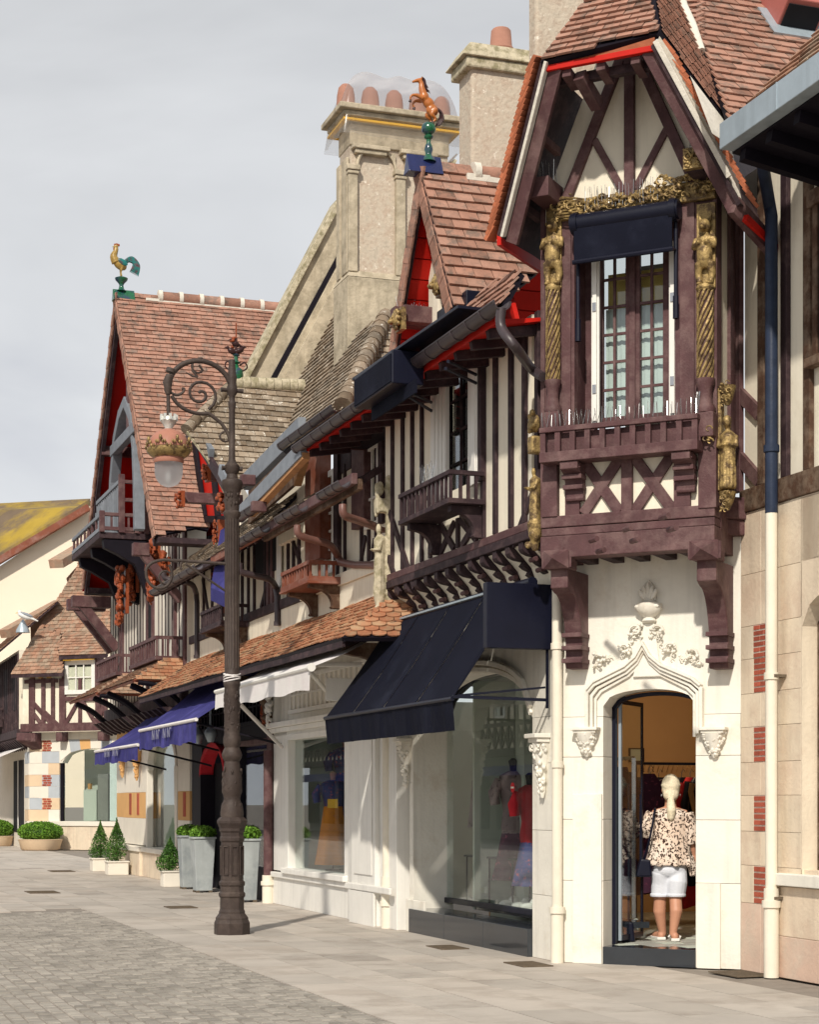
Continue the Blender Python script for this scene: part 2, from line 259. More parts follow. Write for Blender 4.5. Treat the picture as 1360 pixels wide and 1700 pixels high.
# ---------------------------------------------------------------- object helpers
OFF = {}
def tag(o, label=None, cat=None, group=None, kind=None):
    if label: o['label'] = label
    if cat: o['category'] = cat
    if group: o['group'] = group
    if kind: o['kind'] = kind
    return o
def thing(name, label, cat, fr, x=0, y=0, z=0, group=None, rot=0):
    """an Empty at the thing's base; its parts are given in frame coordinates"""
    o = bpy.data.objects.new(name, None); COL.objects.link(o); o.empty_display_size = .2
    o.location = fr.w(x, y, z); o.rotation_euler = (0, 0, fr.a + rot); OFF[o.name] = Vector((x, y, z))
    return tag(o, label, cat, group)
W0 = Frame(0, 0, 0)
class MB:
    def __init__(s): s.v = []; s.f = []
    def hexa(s, p):
        b = len(s.v); s.v += [tuple(q) for q in p]
        s.f += [(b, b+3, b+2, b+1), (b+4, b+5, b+6, b+7), (b, b+1, b+5, b+4), (b+1, b+2, b+6, b+5), (b+2, b+3, b+7, b+6), (b+3, b, b+4, b+7)]
        return s
    def box(s, x0, x1, y0, y1, z0, z1):
        x0, x1 = min(x0, x1), max(x0, x1); y0, y1 = min(y0, y1), max(y0, y1); z0, z1 = min(z0, z1), max(z0, z1)
        return s.hexa([(x0, y0, z0), (x1, y0, z0), (x1, y1, z0), (x0, y1, z0), (x0, y0, z1), (x1, y0, z1), (x1, y1, z1), (x0, y1, z1)])
    def bar(s, p, q, w, t, up=(0, 0, 1)):
        """box from p to q; w across (in the plane of `up`), t along the other axis"""
        p = Vector(p); q = Vector(q); d = (q-p).normalized(); up = Vector(up); sd = d.cross(up)
        if sd.length < 1e-4: sd = d.cross(Vector((1, 0, 0)))
        sd.normalize(); un = sd.cross(d).normalized(); a = un*(w/2); b = sd*(t/2)
        return s.hexa([p-a-b, p-a+b, p+a+b, p+a-b, q-a-b, q-a+b, q+a+b, q+a-b])
    def prism(s, pts, ext):
        ext = Vector(ext); pts = [Vector(p) for p in pts]; n = len(pts); b = len(s.v)
        s.v += [tuple(p) for p in pts] + [tuple(p+ext) for p in pts]
        s.f += [tuple(range(b+n-1, b-1, -1)), tuple(range(b+n, b+2*n))]
        for i in range(n):
            j = (i+1) % n; s.f.append((b+i, b+j, b+n+j, b+n+i))
        return s
    def quad(s, *p):
        b = len(s.v); s.v += [tuple(q) for q in p]; s.f.append(tuple(range(b, b+len(p)))); return s
    def tube(s, pts, r, n=8, cap=True):
        pts = [Vector(p) for p in pts]; m = len(pts); b = len(s.v)
        rr = r if hasattr(r, '__len__') else [r]*m
        pu = None
        for i, p in enumerate(pts):
            d = (pts[min(i+1, m-1)] - pts[max(i-1, 0)])
            d = d.normalized() if d.length > 1e-7 else Vector((0, 0, 1))
            if pu is None:
                pu = Vector((0, 0, 1)) if abs(d.z) < .9 else Vector((1, 0, 0))
            a = (pu - d*pu.dot(d)); a = a.normalized() if a.length > 1e-5 else d.orthogonal().normalized(); pu = a; c = d.cross(a)
            for k in range(n):
                t = 2*pi*k/n; s.v.append(tuple(p + (a*cos(t) + c*sin(t))*rr[i]))
        for i in range(m-1):
            for k in range(n):
                k2 = (k+1) % n; s.f.append((b+i*n+k, b+i*n+k2, b+(i+1)*n+k2, b+(i+1)*n+k))
        if cap: s.f.append(tuple(range(b+n-1, b-1, -1))); s.f.append(tuple(range(b+(m-1)*n, b+m*n)))
        return s
    def lathe(s, prof, x=0, y=0, z=0, n=16, sq=None):
        b = len(s.v); m = len(prof)
        for (r, h) in prof:
            for k in range(n):
                t = 2*pi*(k+.5)/n; s.v.append((x+r*cos(t), y+r*sin(t), z+h))
        for i in range(m-1):
            for k in range(n):
                k2 = (k+1) % n; s.f.append((b+i*n+k, b+i*n+k2, b+(i+1)*n+k2, b+(i+1)*n+k))
        s.f.append(tuple(range(b+n-1, b-1, -1))); s.f.append(tuple(range(b+(m-1)*n, b+m*n)))
        return s
    def ball(s, c, rx, ry=None, rz=None, n=8, m=6, rot=None):
        ry = ry or rx; rz = rz or rx; c = Vector(c); b = len(s.v)
        def add(v):
            v = Vector(v)
            if rot: v = rot @ v
            s.v.append(tuple(c+v))
        add((0, 0, -rz))
        for i in range(1, m):
            t = pi*i/m
            for k in range(n):
                p = 2*pi*k/n; add((rx*sin(t)*cos(p), ry*sin(t)*sin(p), -rz*cos(t)))
        add((0, 0, rz)); e = len(s.v)-1
        for k in range(n):
            k2 = (k+1) % n; s.f.append((b, b+1+k2, b+1+k)); s.f.append((e, e-n+k, e-n+k2))
        for i in range(m-2):
            for k in range(n):
                k2 = (k+1) % n; q = b+1+i*n; s.f.append((q+k, q+k2, q+n+k2, q+n+k))
        return s
    def sweep(s, pts, w, y0, y1, closed=False):
        """rectangular moulding along a polyline of (x, z), w wide, from depth y0 to y1"""
        P = [Vector((a, b)) for a, b in pts]; n = len(P); b = len(s.v)
        for i in range(n):
            d0 = (P[i]-P[i-1]).normalized() if i > 0 or closed else (P[1]-P[0]).normalized()
            d1 = (P[(i+1) % n]-P[i]).normalized() if i < n-1 or closed else d0
            t = (d0+d1); t = t.normalized() if t.length > 1e-6 else d0
            nn = Vector((-t.y, t.x)); c = max(.45, nn.dot(Vector((-d0.y, d0.x)))); o = nn*(w/2/c)
            s.v += [(P[i].x-o.x, y0, P[i].y-o.y), (P[i].x+o.x, y0, P[i].y+o.y), (P[i].x+o.x, y1, P[i].y+o.y), (P[i].x-o.x, y1, P[i].y-o.y)]
        for i in range(n if closed else n-1):
            a = b+4*i; c = b+4*((i+1) % n)
            for k in range(4):
                k2 = (k+1) % 4; s.f.append((a+k, a+k2, c+k2, c+k))
        if not closed: s.f.append((b+3, b+2, b+1, b)); e = b+4*(n-1); s.f.append((e, e+1, e+2, e+3))
        return s
    def add(s, o): b = len(s.v); s.v += o.v; s.f += [tuple(i+b for i in f) for f in o.f]; return s
    def xf(s, mtx): s.v = [tuple(mtx @ Vector(v)) for v in s.v]; return s
    def build(s, name, mt, parent=None, label=None, kind=None, smooth=None, bevel=0, remesh=0, fr=None, cat=None, group=None, subd=0):
        off = OFF.get(parent.name, Vector((0, 0, 0))) if parent else Vector((0, 0, 0))
        me = bpy.data.meshes.new(name)
        if fr: vs = [tuple(fr.w(*v)) for v in s.v]
        else: vs = [(a-off.x, b-off.y, c-off.z) for a, b, c in s.v]
        loc = None
        if not parent and kind != 'structure':
            xs = [v[0] for v in vs]; ys = [v[1] for v in vs]; zs = [v[2] for v in vs]
            loc = Vector(((min(xs)+max(xs))/2, (min(ys)+max(ys))/2, min(zs))); vs = [(a-loc.x, b-loc.y, c-loc.z) for a, b, c in vs]
        me.from_pydata(vs, [], s.f); me.validate(); me.materials.append(M[mt] if isinstance(mt, str) else mt)
        o = bpy.data.objects.new(name, me); COL.objects.link(o)
        if loc is not None: o.location = loc
        if parent: o.parent = parent; OFF[o.name] = off
        if smooth is not None:
            me.shade_smooth(); me.set_sharp_from_angle(angle=radians(smooth))
        if bevel:
            b = o.modifiers.new('bevel', 'BEVEL'); b.width = bevel; b.segments = 2; b.limit_method = 'ANGLE'; b.angle_limit = radians(40)
        if remesh:
            b = o.modifiers.new('remesh', 'REMESH'); b.mode = 'VOXEL'; b.voxel_size = remesh; b.use_smooth_shade = True
            b = o.modifiers.new('smooth', 'SMOOTH'); b.factor = .5; b.iterations = 6
        if subd:
            b = o.modifiers.new('sub', 'SUBSURF'); b.levels = subd; b.render_levels = subd
        return tag(o, label, cat, group, kind)
def inst(name, me, parent, mtx, label=None):
    """one more individual of a shared mesh; mtx in frame coordinates"""
    o = bpy.data.objects.new(name, me); COL.objects.link(o); o.parent = parent
    off = OFF.get(parent.name, Vector((0, 0, 0)))
    o.matrix_local = Matrix.Translation(-off) @ mtx; OFF[o.name] = off
    if label: o['label'] = label
    return o
def mesh_of(mb, name, mt, smooth=None):
    me = bpy.data.meshes.new(name); me.from_pydata(mb.v, [], mb.f); me.materials.append(M[mt])
    if smooth: me.shade_smooth(); me.set_sharp_from_angle(angle=radians(smooth))
    return me
def basis(o, ex, ey, ez):
    return Matrix(((ex[0], ey[0], ez[0], o[0]), (ex[1], ey[1], ez[1], o[1]), (ex[2], ey[2], ez[2], o[2]), (0, 0, 0, 1)))
TILE = {}
def tile_mesh(mt, w, l, th, rounded):
    k = (mt, round(w, 3), round(l, 3), rounded)
    if k not in TILE:
        if rounded: pf = [(0, l), (0, l*.28), (w*.15, l*.10), (w*.35, l*.01), (w*.5, 0), (w*.65, l*.01), (w*.85, l*.10), (w, l*.28), (w, l)]
        else: pf = [(0, 0), (w, 0), (w, l), (0, l)]
        b = MB(); n = len(pf); g = .004
        top = [(x if 0 < x < w else (g if x == 0 else w-g), y, th*1.9 - th*1.5*y/l) for x, y in pf]; bot = [(x, y, z-th) for x, y, z in top]
        b.v = top+bot; b.f = [tuple(range(n)) if not rounded else tuple(range(n-1, -1, -1)[::-1]), tuple(range(2*n-1, n-1, -1))] + [(i, n+i, n+(i+1) % n, (i+1) % n) for i in range(n)]
        TILE[k] = (mesh_of(b, 'tile', mt), b)
    return TILE[k]
def roof(parent, poly, e, mt, tw=.17, te=.11, th=.014, indiv=0, rounded=False, deck='ink', name='roof', jit=.006, deckth=.05, sag=0, camf=None):
    """a tiled roof slope: deck (the part) with its tiles as sub-parts; poly in frame coordinates, e = course direction"""
    P = [Vector(p) for p in poly]; e = Vector(e).normalized()
    nn = Vector((0, 0, 0))
    for i in range(len(P)): nn += (P[i]-P[0]).cross(P[(i+1) % len(P)]-P[0])
    nn.normalize()
    if nn.z < 0: nn = -nn
    up = nn.cross(e).normalized()
    if up.z < 0: up = -up
    ex = up.cross(nn)
    o = P[0]; ab = [((p-o).dot(ex), (p-o).dot(up)) for p in P]
    P = [o + ex*a + up*b for a, b in ab]
    d = MB(); d.prism(P, -nn*deckth); dk = d.build(name, deck, parent)
    b0 = min(b for a, b in ab); b1 = max(b for a, b in ab); l = te*1.35
    me, tb = tile_mesh(mt, tw, l, th, rounded); rows = []
    k = 0; bb = b0
    while bb < b1 - te*.3:
        xs = []
        bm = min(bb+te*.5, b1-1e-4)
        for i in range(len(ab)):
            (a0, c0), (a1, c1_) = ab[i], ab[(i+1) % len(ab)]
            if (c0 - bm)*(c1_ - bm) <= 0 and c0 != c1_: xs.append(a0 + (a1-a0)*(bm-c0)/(c1_-c0))
        if len(xs) >= 2:
            xa, xb = min(xs), max(xs); st = math.floor(xa/tw)*tw - (tw/2 if k % 2 else 0)
            x = st
            while x < xb:
                l0, l1 = max(x, xa), min(x+tw, xb)
                if l1-l0 > tw*.18: rows.append((l0, bb, (l1-l0)/tw))
                x += tw
        bb += te; k += 1
    cl = (camf or A).loc((0, 0, CAMH)); pos = [o + ex*r[0] + up*r[1] for r in rows]
    order = sorted(range(len(rows)), key=lambda i: (pos[i]-cl).length)
    rest = MB()
    for n_, i in enumerate(order):
        wsc = rows[i][2]; p = pos[i] + nn*(.002 + U(0, jit)) + up*U(-jit, jit)
        if sag: p = p - nn*sag*(.5+.5*sin(rows[i][0]*2.1+rows[i][1]))
        rot = U(-.012, .012); ex2 = (ex + up*rot); mt_ = basis(p, ex2*wsc, up - ex*rot, nn)
        if n_ < indiv: inst('tile', me, dk, mt_)
        else:
            b = len(rest.v); rest.v += [tuple(mt_ @ Vector(v)) for v in tb.v]; rest.f += [tuple(q+b for q in f) for f in tb.f]
    if rest.v: rest.build('tile_field', mt, dk, kind='stuff')
    return dk, (o, ex, up, nn)
def timber(parent, fr, p, q, w, y=0, proud=.02, mt='maroon', name='timber', bev=0):
    """a timber in the wall plane between (x, z) points"""
    pr = proud + U(-.003, .003)
    b = MB(); b.bar((p[0], y-pr/2, p[1]), (q[0], y-pr/2, q[1]), w, pr, up=Vector((q[1]-p[1], 0, -(q[0]-p[0]))))
    return b.build(name, mt, parent, bevel=bev)
def boxp(name, mt, parent, x0, x1, y0, y1, z0, z1, bev=0, label=None, **k):
    return MB().box(x0, x1, y0, y1, z0, z1).build(name, mt, parent, bevel=bev, label=label, **k)
def window(parent, x0, x1, z0, z1, y, cols, rows, fm='dark', gm='glass2', fw=.05, bw=.025, back='pane_dark', dep=.06, bd=.08, name='window', splits=None):
    f = MB(); f.box(x0, x0+fw, y, y+dep, z0, z1).box(x1-fw, x1, y, y+dep, z0, z1).box(x0+fw, x1-fw, y, y+dep, z0, z0+fw).box(x0+fw, x1-fw, y, y+dep, z1-fw, z1)
    wn = f.build(name, fm, parent, bevel=.004)
    cw = (x1-x0-2*fw)/cols; rh = (z1-z0-2*fw)/rows
    bv = mesh_of(MB().box(-bw/2, bw/2, 0, .025, 0, z1-z0-2*fw), 'glazing_bar', fm); bh = mesh_of(MB().box(0, x1-x0-2*fw, 0, .02, -bw/2, bw/2), 'glazing_bar', fm)
    for i in range(1, cols): inst('glazing_bar', bv, wn, Matrix.Translation((x0+fw+i*cw, y+.008, z0+fw)))
    for j in range(1, rows): inst('glazing_bar', bh, wn, Matrix.Translation((x0+fw, y+.012, z0+fw+j*rh)))
    pm = mesh_of(MB().box(0, cw-.004, 0, .004, 0, rh-.004), 'pane', gm)
    for i in range(cols):
        for j in range(rows): inst('pane', pm, wn, Matrix.Translation((x0+fw+i*cw+.002, y+.035, z0+fw+j*rh+.002)) @ Matrix.Rotation(U(-.008, .008), 4, 'X'))
    if back: boxp('room_backdrop', back, wn, x0+.01, x1-.01, y+bd, y+bd+.02, z0+.01, z1-.01)
    return wn
def balcony(parent, x0, x1, yw, yf, z0, z1, n, mt='maroon', sw=.03, rail=.05, bot=.06, side=2, bev=.004):
    """rails as the part, every baluster a sub-part"""
    b = MB(); b.box(x0, x1, yf, yf+.06, z1-rail, z1).box(x0, x1, yf, yf+.05, z0, z0+bot)
    for xx in (x0, x1-.05): b.box(xx, xx+.05, yf+.06, yw, z1-rail, z1).box(xx, xx+.05, yf+.05, yw, z0, z0+bot)
    b.box(x0+.05, x1-.05, yf+.05, yw, z0+.002, z0+.03)
    o = b.build('balcony', mt, parent, bevel=bev)
    me = mesh_of(MB().box(-sw/2, sw/2, -.015, .015, 0, z1-rail-z0-bot), 'baluster', mt)
    for i in range(n): inst('baluster', me, o, Matrix.Translation((x0+.03+(x1-x0-.06)*i/(n-1), yf+.028, z0+bot)))
    for xx in (x0+.025, x1-.025):
        for j in range(1, side+1): inst('baluster', me, o, Matrix.Translation((xx, yf+.05+(yw-yf-.05)*j/(side+1), z0+bot)))
    return o
def bracket(parent, x0, x1, yw, yf, z0, z1, mt='maroon', steps=True, name='bracket', bev=.004):
    """curved console: foot on the wall at z0, top reaching out to yf at z1"""
    pts = []; K = 8; H = z1-z0; D = yw-yf
    pts.append((yw, z0)); pts.append((yw-D*.30, z0)); pts.append((yw-D*.34, z0+H*.06)); pts.append((yw-D*.30, z0+H*.12))
    for i in range(K+1):
        t = i/K; pts.append((yw-D*(.30+.55*(1-cos(t*pi/2))), z0+H*(.14+.62*sin(t*pi/2))))
    pts += [(yf, z0+H*.80), (yf, z1), (yw, z1)]
    b = MB(); b.prism([(x0, y, z) for y, z in pts], (x1-x0, 0, 0)); return b.build(name, mt, parent, bevel=bev)
def spikes(parent, p, q, n, h=.1, name='bird_spikes'):
    b = MB(); p = Vector(p); q = Vector(q)
    for i in range(n):
        o = p.lerp(q, (i+.5)/n); 
        for k in (-1, 1): t = o + Vector((U(-.02, .02), k*.03+U(-.01, .01), h*U(.8, 1.1))); b.bar(o, t, .0035, .0035)
    return b.build(name, 'chrome', parent)
def archwall(b, x0, x1, z0, z1, a0, a1, zs, zc, y0, y1, n=14):
    """wall from x0..x1 with an arched opening a0..a1 springing at zs with crown zc; only the part above the piers"""
    b.box(x0, a0, y0, y1, z0, z1).box(a1, x1, y0, y1, z0, z1)
    def az(t): return zs + (zc-zs)*sqrt(max(0, 1-(2*t-1)**2))**.9
    for i in range(n):
        t0, t1 = i/n, (i+1)/n; xa, xb = a0+(a1-a0)*t0, a0+(a1-a0)*t1; za, zb = az(t0), az(t1)
        b.hexa([(xa, y0, za), (xb, y0, zb), (xb, y1, zb), (xa, y1, za), (xa, y0, z1), (xb, y0, z1), (xb, y1, z1), (xa, y1, z1)])
    return [(a0+(a1-a0)*i/n, az(i/n)) for i in range(n+1)]
def blocks(parent, x0, x1, y0, y1, zl, mt, name='stone_block', bev=.006, split=None):
    for j in range(len(zl)-1):
        xs = [x0, x1] if not split else ([x0]+[x0+(x1-x0)*f for f in split[j % len(split)]]+[x1])
        for i in range(len(xs)-1):
            m_ = mt if isinstance(mt, str) else random.choice(mt)
            boxp(name, m_, parent, xs[i]+.002, xs[i+1]-.002, y0, y1, zl[j]+.002, zl[j+1]-.002, bev)
def downpipe(parent, pts, r, mt, collars=(), name='downpipe', n=12):
    b = MB(); b.tube(pts, r, n)
    for c, ax in collars:
        c = Vector(c); ax = Vector(ax).normalized(); b.tube([c-ax*.03, c+ax*.03], r*1.25, n)
    return b.build(name, mt, parent, smooth=40)
def smoothpath(pts, k=6):
    P = [Vector(p) for p in pts]; out = []
    for i in range(len(P)-1):
        p0, p1, p2, p3 = P[max(i-1, 0)], P[i], P[i+1], P[min(i+2, len(P)-1)]
        for j in range(k):
            t = j/k; out.append(.5*((2*p1) + (p2-p0)*t + (2*p0-5*p1+4*p2-p3)*t*t + (3*p1-p0-3*p2+p3)*t**3))
    out.append(P[-1]); return out
def gutter(parent, p, q, r=.07, mt='gutter', nj=4, name='gutter'):
    """half-round gutter from p to q with joint collars"""
    b = MB(); p = Vector(p); q = Vector(q); d = (q-p).normalized(); sd = d.cross(Vector((0, 0, 1))).normalized(); up = Vector((0, 0, 1))
    def arc(o, rr, k=9): return [o + sd*rr*cos(pi+pi*i/k) + up*rr*sin(pi+pi*i/k) for i in range(k+1)]
    def shell(o1, o2, ro, ri):
        a, c = arc(o1, ro), arc(o2, ro); ai, ci = arc(o1, ri), arc(o2, ri); bb = len(b.v); n = len(a)
        b.v += [tuple(x) for x in a+c+ai+ci]
        for i in range(n-1):
            b.f += [(bb+i, bb+i+1, bb+n+i+1, bb+n+i), (bb+2*n+i, bb+3*n+i, bb+3*n+i+1, bb+2*n+i+1), (bb+i, bb+2*n+i, bb+2*n+i+1, bb+i+1), (bb+n+i, bb+n+i+1, bb+3*n+i+1, bb+3*n+i)]
        for i in (0, n-1): b.f.append((bb+i, bb+n+i, bb+3*n+i, bb+2*n+i))
    shell(p, q, r, r-.008)
    for i in range(nj+1):
        o = p.lerp(q, i/nj) ; shell(o-d*.02, o+d*.02, r+.008, r)
    b.tube([p-sd*r, q-sd*r], .010, 6); b.tube([p+sd*r, q+sd*r], .010, 6)
    return b.build(name, mt, parent, smooth=50)
def foliage(mb, c, rx, ry, rz, n, s, shell=.55, shape=None):
    for i in range(n):
        while True:
            p = Vector((U(-1, 1), U(-1, 1), U(-1, 1)))
            if shell < p.length < 1: break
        if shape: p = shape(p)
        q = Vector((c[0]+p.x*rx, c[1]+p.y*ry, c[2]+p.z*rz)); d = Vector((U(-1, 1), U(-1, 1), U(-.2, 1))).normalized(); a = d.orthogonal().normalized(); a.rotate(Matrix.Rotation(U(0, 6.28), 3, d)); c_ = d.cross(a); k = s*U(.6, 1.3)
        mb.quad(q-a*k*.5, q+c_*k*.3, q+a*k*.6, q-c_*k*.3)
def figure(b, c, h, wd=.26, dp=.2):
    """a small carved standing figure, seen as folds, arms and head"""
    c = Vector(c)
    b.lathe([(wd*.42, 0), (wd*.46, h*.05), (wd*.36, h*.3), (wd*.38, h*.5), (wd*.44, h*.68), (wd*.46, h*.76), (wd*.2, h*.83)], c.x, c.y, c.z, 10)
    b.ball(c+Vector((0, -dp*.1, h*.91)), wd*.20, wd*.20, h*.085)
    for k in (-1, 1):
        b.tube([c+Vector((k*wd*.42, 0, h*.76)), c+Vector((k*wd*.52, -dp*.2, h*.60)), c+Vector((k*wd*.08, -dp*.65, h*.62))], [wd*.13, wd*.11, wd*.09], 6)
    for k in range(6):
        a = -pi*(k+.5)/6; b.tube([c+Vector((wd*.40*cos(a), wd*.36*sin(a), h*.5)), c+Vector((wd*.46*cos(a), wd*.46*sin(a), h*.02))], wd*.055, 5)
def carve(b, p, q, w, n, s, dp=.05):
    """leafy carved relief spread between p and q"""
    p = Vector(p); q = Vector(q)
    for i in range(n):
        t = (i+.5)/n; o = p.lerp(q, t) + Vector((U(-w, w), U(-dp, 0), U(-w, w))); r = s*U(.6, 1.2)
        if i % 3 == 0:
            pts = [o + Vector((r*1.5*cos(a)*(1-a/9), -.01, r*1.5*sin(a)*(1-a/9))) for a in [j*.7 for j in range(8)]]; b.tube(pts, r*.28, 5)
        else: b.ball(o, r, r*.7, r*.6, 6, 4, Matrix.Rotation(U(-1.2, 1.2), 3, 'Y'))
# ================================================================ GROUND
g = MB().box(-400, 400, -60, 1500, -.35, -.02); g.build('ground', 'joint', kind='structure')
# paving bed and granite slabs, laid along the facades
EDGE = -2.66      # the sett field begins here (A frame y)
tmp = A.P(150, 1510, 0); 
_gp = lambda u, v: A.loc(((u-680)/FOC*4590/(v-1330), 4590/(v-1330), 0))
e1, e2 = _gp(150, 1512), _gp(650, 1698); EDGE = (e1.y+e2.y)/2; SEND = e1.x
pave = boxp('pavement', 'joint', None, -60, 16, EDGE-14, 1.2, -.08, -.012, kind='structure', fr=A)
sw, sl_ = .52, .86
sm = MB().box(.003, sl_-.003, .003, sw-.003, -.011, 0); sme = mesh_of(sm, 'paving_slab', 'slab')
pe = bpy.data.objects.new('slab_field', None)
cand = []
ys = EDGE; row = 0
while ys < .62:
    off = (row*.37) % 1*sl_; x = -60+off
    while x < 12: cand.append((x, ys)); x += sl_
    ys += sw; row += 1
ys = EDGE-sw; 
while ys > EDGE-13:            # slabs beyond the end of the setts
    off = (row*.37) % 1*sl_; x = -60+off
    while x + sl_ < SEND+.02: cand.append((x, ys)); x += sl_
    ys -= sw; row += 1
def vis(x, y):
    p = A.w(x+.4, y+.25)
    if p.y < 5: return False
    u = 680+FOC*p.x/p.y; v = 1330+CAMH*FOC/p.y; return -80 < u < 1440 and v < 1760
pv = OFF; OFF[pave.name] = Vector((0, 0, 0))
seen = sorted([c for c in cand if vis(*c)], key=lambda c: A.w(*c).length)
rest = MB()
for i, (x, y) in enumerate(seen):
    j = U(-.0015, .0015)
    if i < 300:
        o = bpy.data.objects.new('paving_slab', sme); COL.objects.link(o); o.parent = pave; o.matrix_local = Matrix.Translation(A.w(x, y, j)) @ Matrix.Rotation(A.a, 4, 'Z')
    else: rest.box(x+.003, x+sl_-.003, y+.003, y+sw-.003, -.011, j)
for x, y in cand:
    if not vis(x, y) : rest.box(x+.003, x+sl_-.003, y+.003, y+sw-.003, -.011, 0)
rest.v = [tuple(A.w(*v)) for v in rest.v]; rest.build('slab_field', 'slab', pave, kind='stuff')
# setts
road = boxp('road', 'joint', None, SEND, 16, EDGE-14, EDGE, -.08, -.010, kind='structure', fr=A); OFF[road.name] = Vector((0, 0, 0))
st = MB(); y = EDGE-.11; r_ = 0
while y > EDGE-9:
    x = SEND + (.05 if r_ % 2 else 0)
    while x < 9:
        p = A.w(x, y); u = 680+FOC*p.x/p.y if p.y > 3 else 9999; v = 1330+CAMH*FOC/p.y if p.y > 3 else 9999
        if -60 < u < 1000 and v < 1760:
            a = U(.004, .010); b_ = U(.004, .010); h = U(-.006, .005); b = len(st.v); L_ = .135
            c = [(x+a, y+b_), (x+L_-a, y+b_*U(.5, 1.5)), (x+L_-a*U(.5, 1.5), y+.105-b_), (x+a, y+.105-b_)]
            st.v += [tuple(A.w(q[0], q[1], -.010)) for q in c] + [tuple(A.w(q[0]*.9+(x+L_/2)*.1, q[1]*.9+(y+.052)*.1, h)) for q in c]
            st.f += [(b+4, b+5, b+6, b+7)] + [(b+k, b+(k+1) % 4, b+4+(k+1) % 4, b+4+k) for k in range(4)]
        x += .135
    y -= .108; r_ += 1
st.build('setts', 'sett', road, kind='stuff')
def grate(u, v, lab, w=.42, d=.22):
    p = _gp(u, v); t = thing('drain_grate', lab, 'drain grate', A, p.x, p.y, 0, 'iron grates set in the pavement')
    f = MB(); f.box(p.x-w/2, p.x+w/2, p.y-d/2, p.y-d/2+.02, .001, .012).box(p.x-w/2, p.x+w/2, p.y+d/2-.02, p.y+d/2, .001, .012).box(p.x-w/2, p.x-w/2+.02, p.y-d/2+.02, p.y+d/2-.02, .001, .012).box(p.x+w/2-.02, p.x+w/2, p.y-d/2+.02, p.y+d/2-.02, .001, .012)
    f.build('grate_frame', 'grate', t)
    boxp('recess', 'ink', t, p.x-w/2+.01, p.x+w/2-.01, p.y-d/2+.01, p.y+d/2-.01, .0005, .002)
    me = mesh_of(MB().box(0, .014, 0, d-.04, .003, .011), 'grate_bar', 'grate')
    for i in range(13): inst('grate_bar', me, t, Matrix.Translation((p.x-w/2+.03+i*(w-.07)/12, p.y-d/2+.02, 0)))
grate(743, 1573, 'iron drain grate in front of the black shop plinth', .5, .3)
grate(877, 1601, 'iron drain grate at the foot of the pillar beside the cream downpipe', .5, .3)
grate(1228, 1617, 'iron drain grate below the right corner of the brick and stone wall', .52, .34)
grate(300, 1506, 'iron drain grate left of the lamp post foot', .5, .4)
grate(70, 1481, 'iron drain grate far out on the pavement at the left edge', .8, .5)
grate(102, 1446, 'small distant iron drain grate near the round hedge planter', .8, .5)
# ================================================================ BAY HOUSE (B frame)
YF = -.6
bay = thing('bay_house', 'narrow cream house front with arched doorway under a carved maroon timber bay', 'house', B)
dx0, dx1 = B.x(1002), B.x(1155)
WZ = 3.98
# piers of coursed blocks
zc = [0, B.z(1478, .3), B.z(1380, .3), B.z(1280, .3), B.z(1215, .3), B.z(1120, .3), B.z(1018, .3), WZ]
zl = [0, .78, 1.36, 1.95, 2.33, 2.9, 3.45, WZ]
blocks(bay, 0.0, dx0, .0, .30, zl[:5], 'offwhite', bev=.003)
blocks(bay, dx1, 1.79, .0, .30, zl[:5], 'offwhite', bev=.003)
boxp('pier_step', 'offwhite', bay, dx1+.02, dx1+.24, -.03, -.001, 0, .78, .004)
boxp('pier_step', 'offwhite', bay, dx0-.30, dx0-.01, -.025, -.001, 0, 1.6, .004)
w_ = MB(); ZS, ZC = B.z(1172, dx0), B.z(1143, 1.0)
arc = archwall(w_, 0, 1.79, zl[4]+.002, WZ, dx0, dx1, ZS, ZC, 0, .30)
w_.build('wall', 'offwhite', bay)
# door reveal edge, dark metal frame, glass leaf
fr_ = MB(); fr_.box(dx0+.001, dx0+.035, .24, .30, .17, ZS).build('door_frame', 'navy', bay)
boxp('door_frame', 'navy', bay, dx1-.02, dx1-.001, .24, .30, .17, ZS)
f2 = MB().sweep([(a, b-.03) for a, b in arc], .035, .24, .30); f2.build('door_frame', 'navy', bay)
lf = MB().box(dx0+.04, dx0+.065, .31, .35, .2, 2.5).build('door_leaf', 'zinc', bay)
MB().box(dx0+.05, dx0+.07, .93, .96, .2, 2.5).box(dx0+.05, dx0+.07, .351, .93, .2, .25).box(dx0+.05, dx0+.07, .351, .93, 2.46, 2.5).build('leaf_frame', 'navy', lf)
boxp('door_glass', 'glass', lf, dx0+.057, dx0+.063, .352, .929, .251, 2.459)
boxp('handle', 'navy', lf, dx0+.085, dx0+.11, .80, .83, .9, 1.6)
boxp('door_step', 'blackstone', bay, dx0-.0, dx1, -.02, .32, 0, .165, .004)
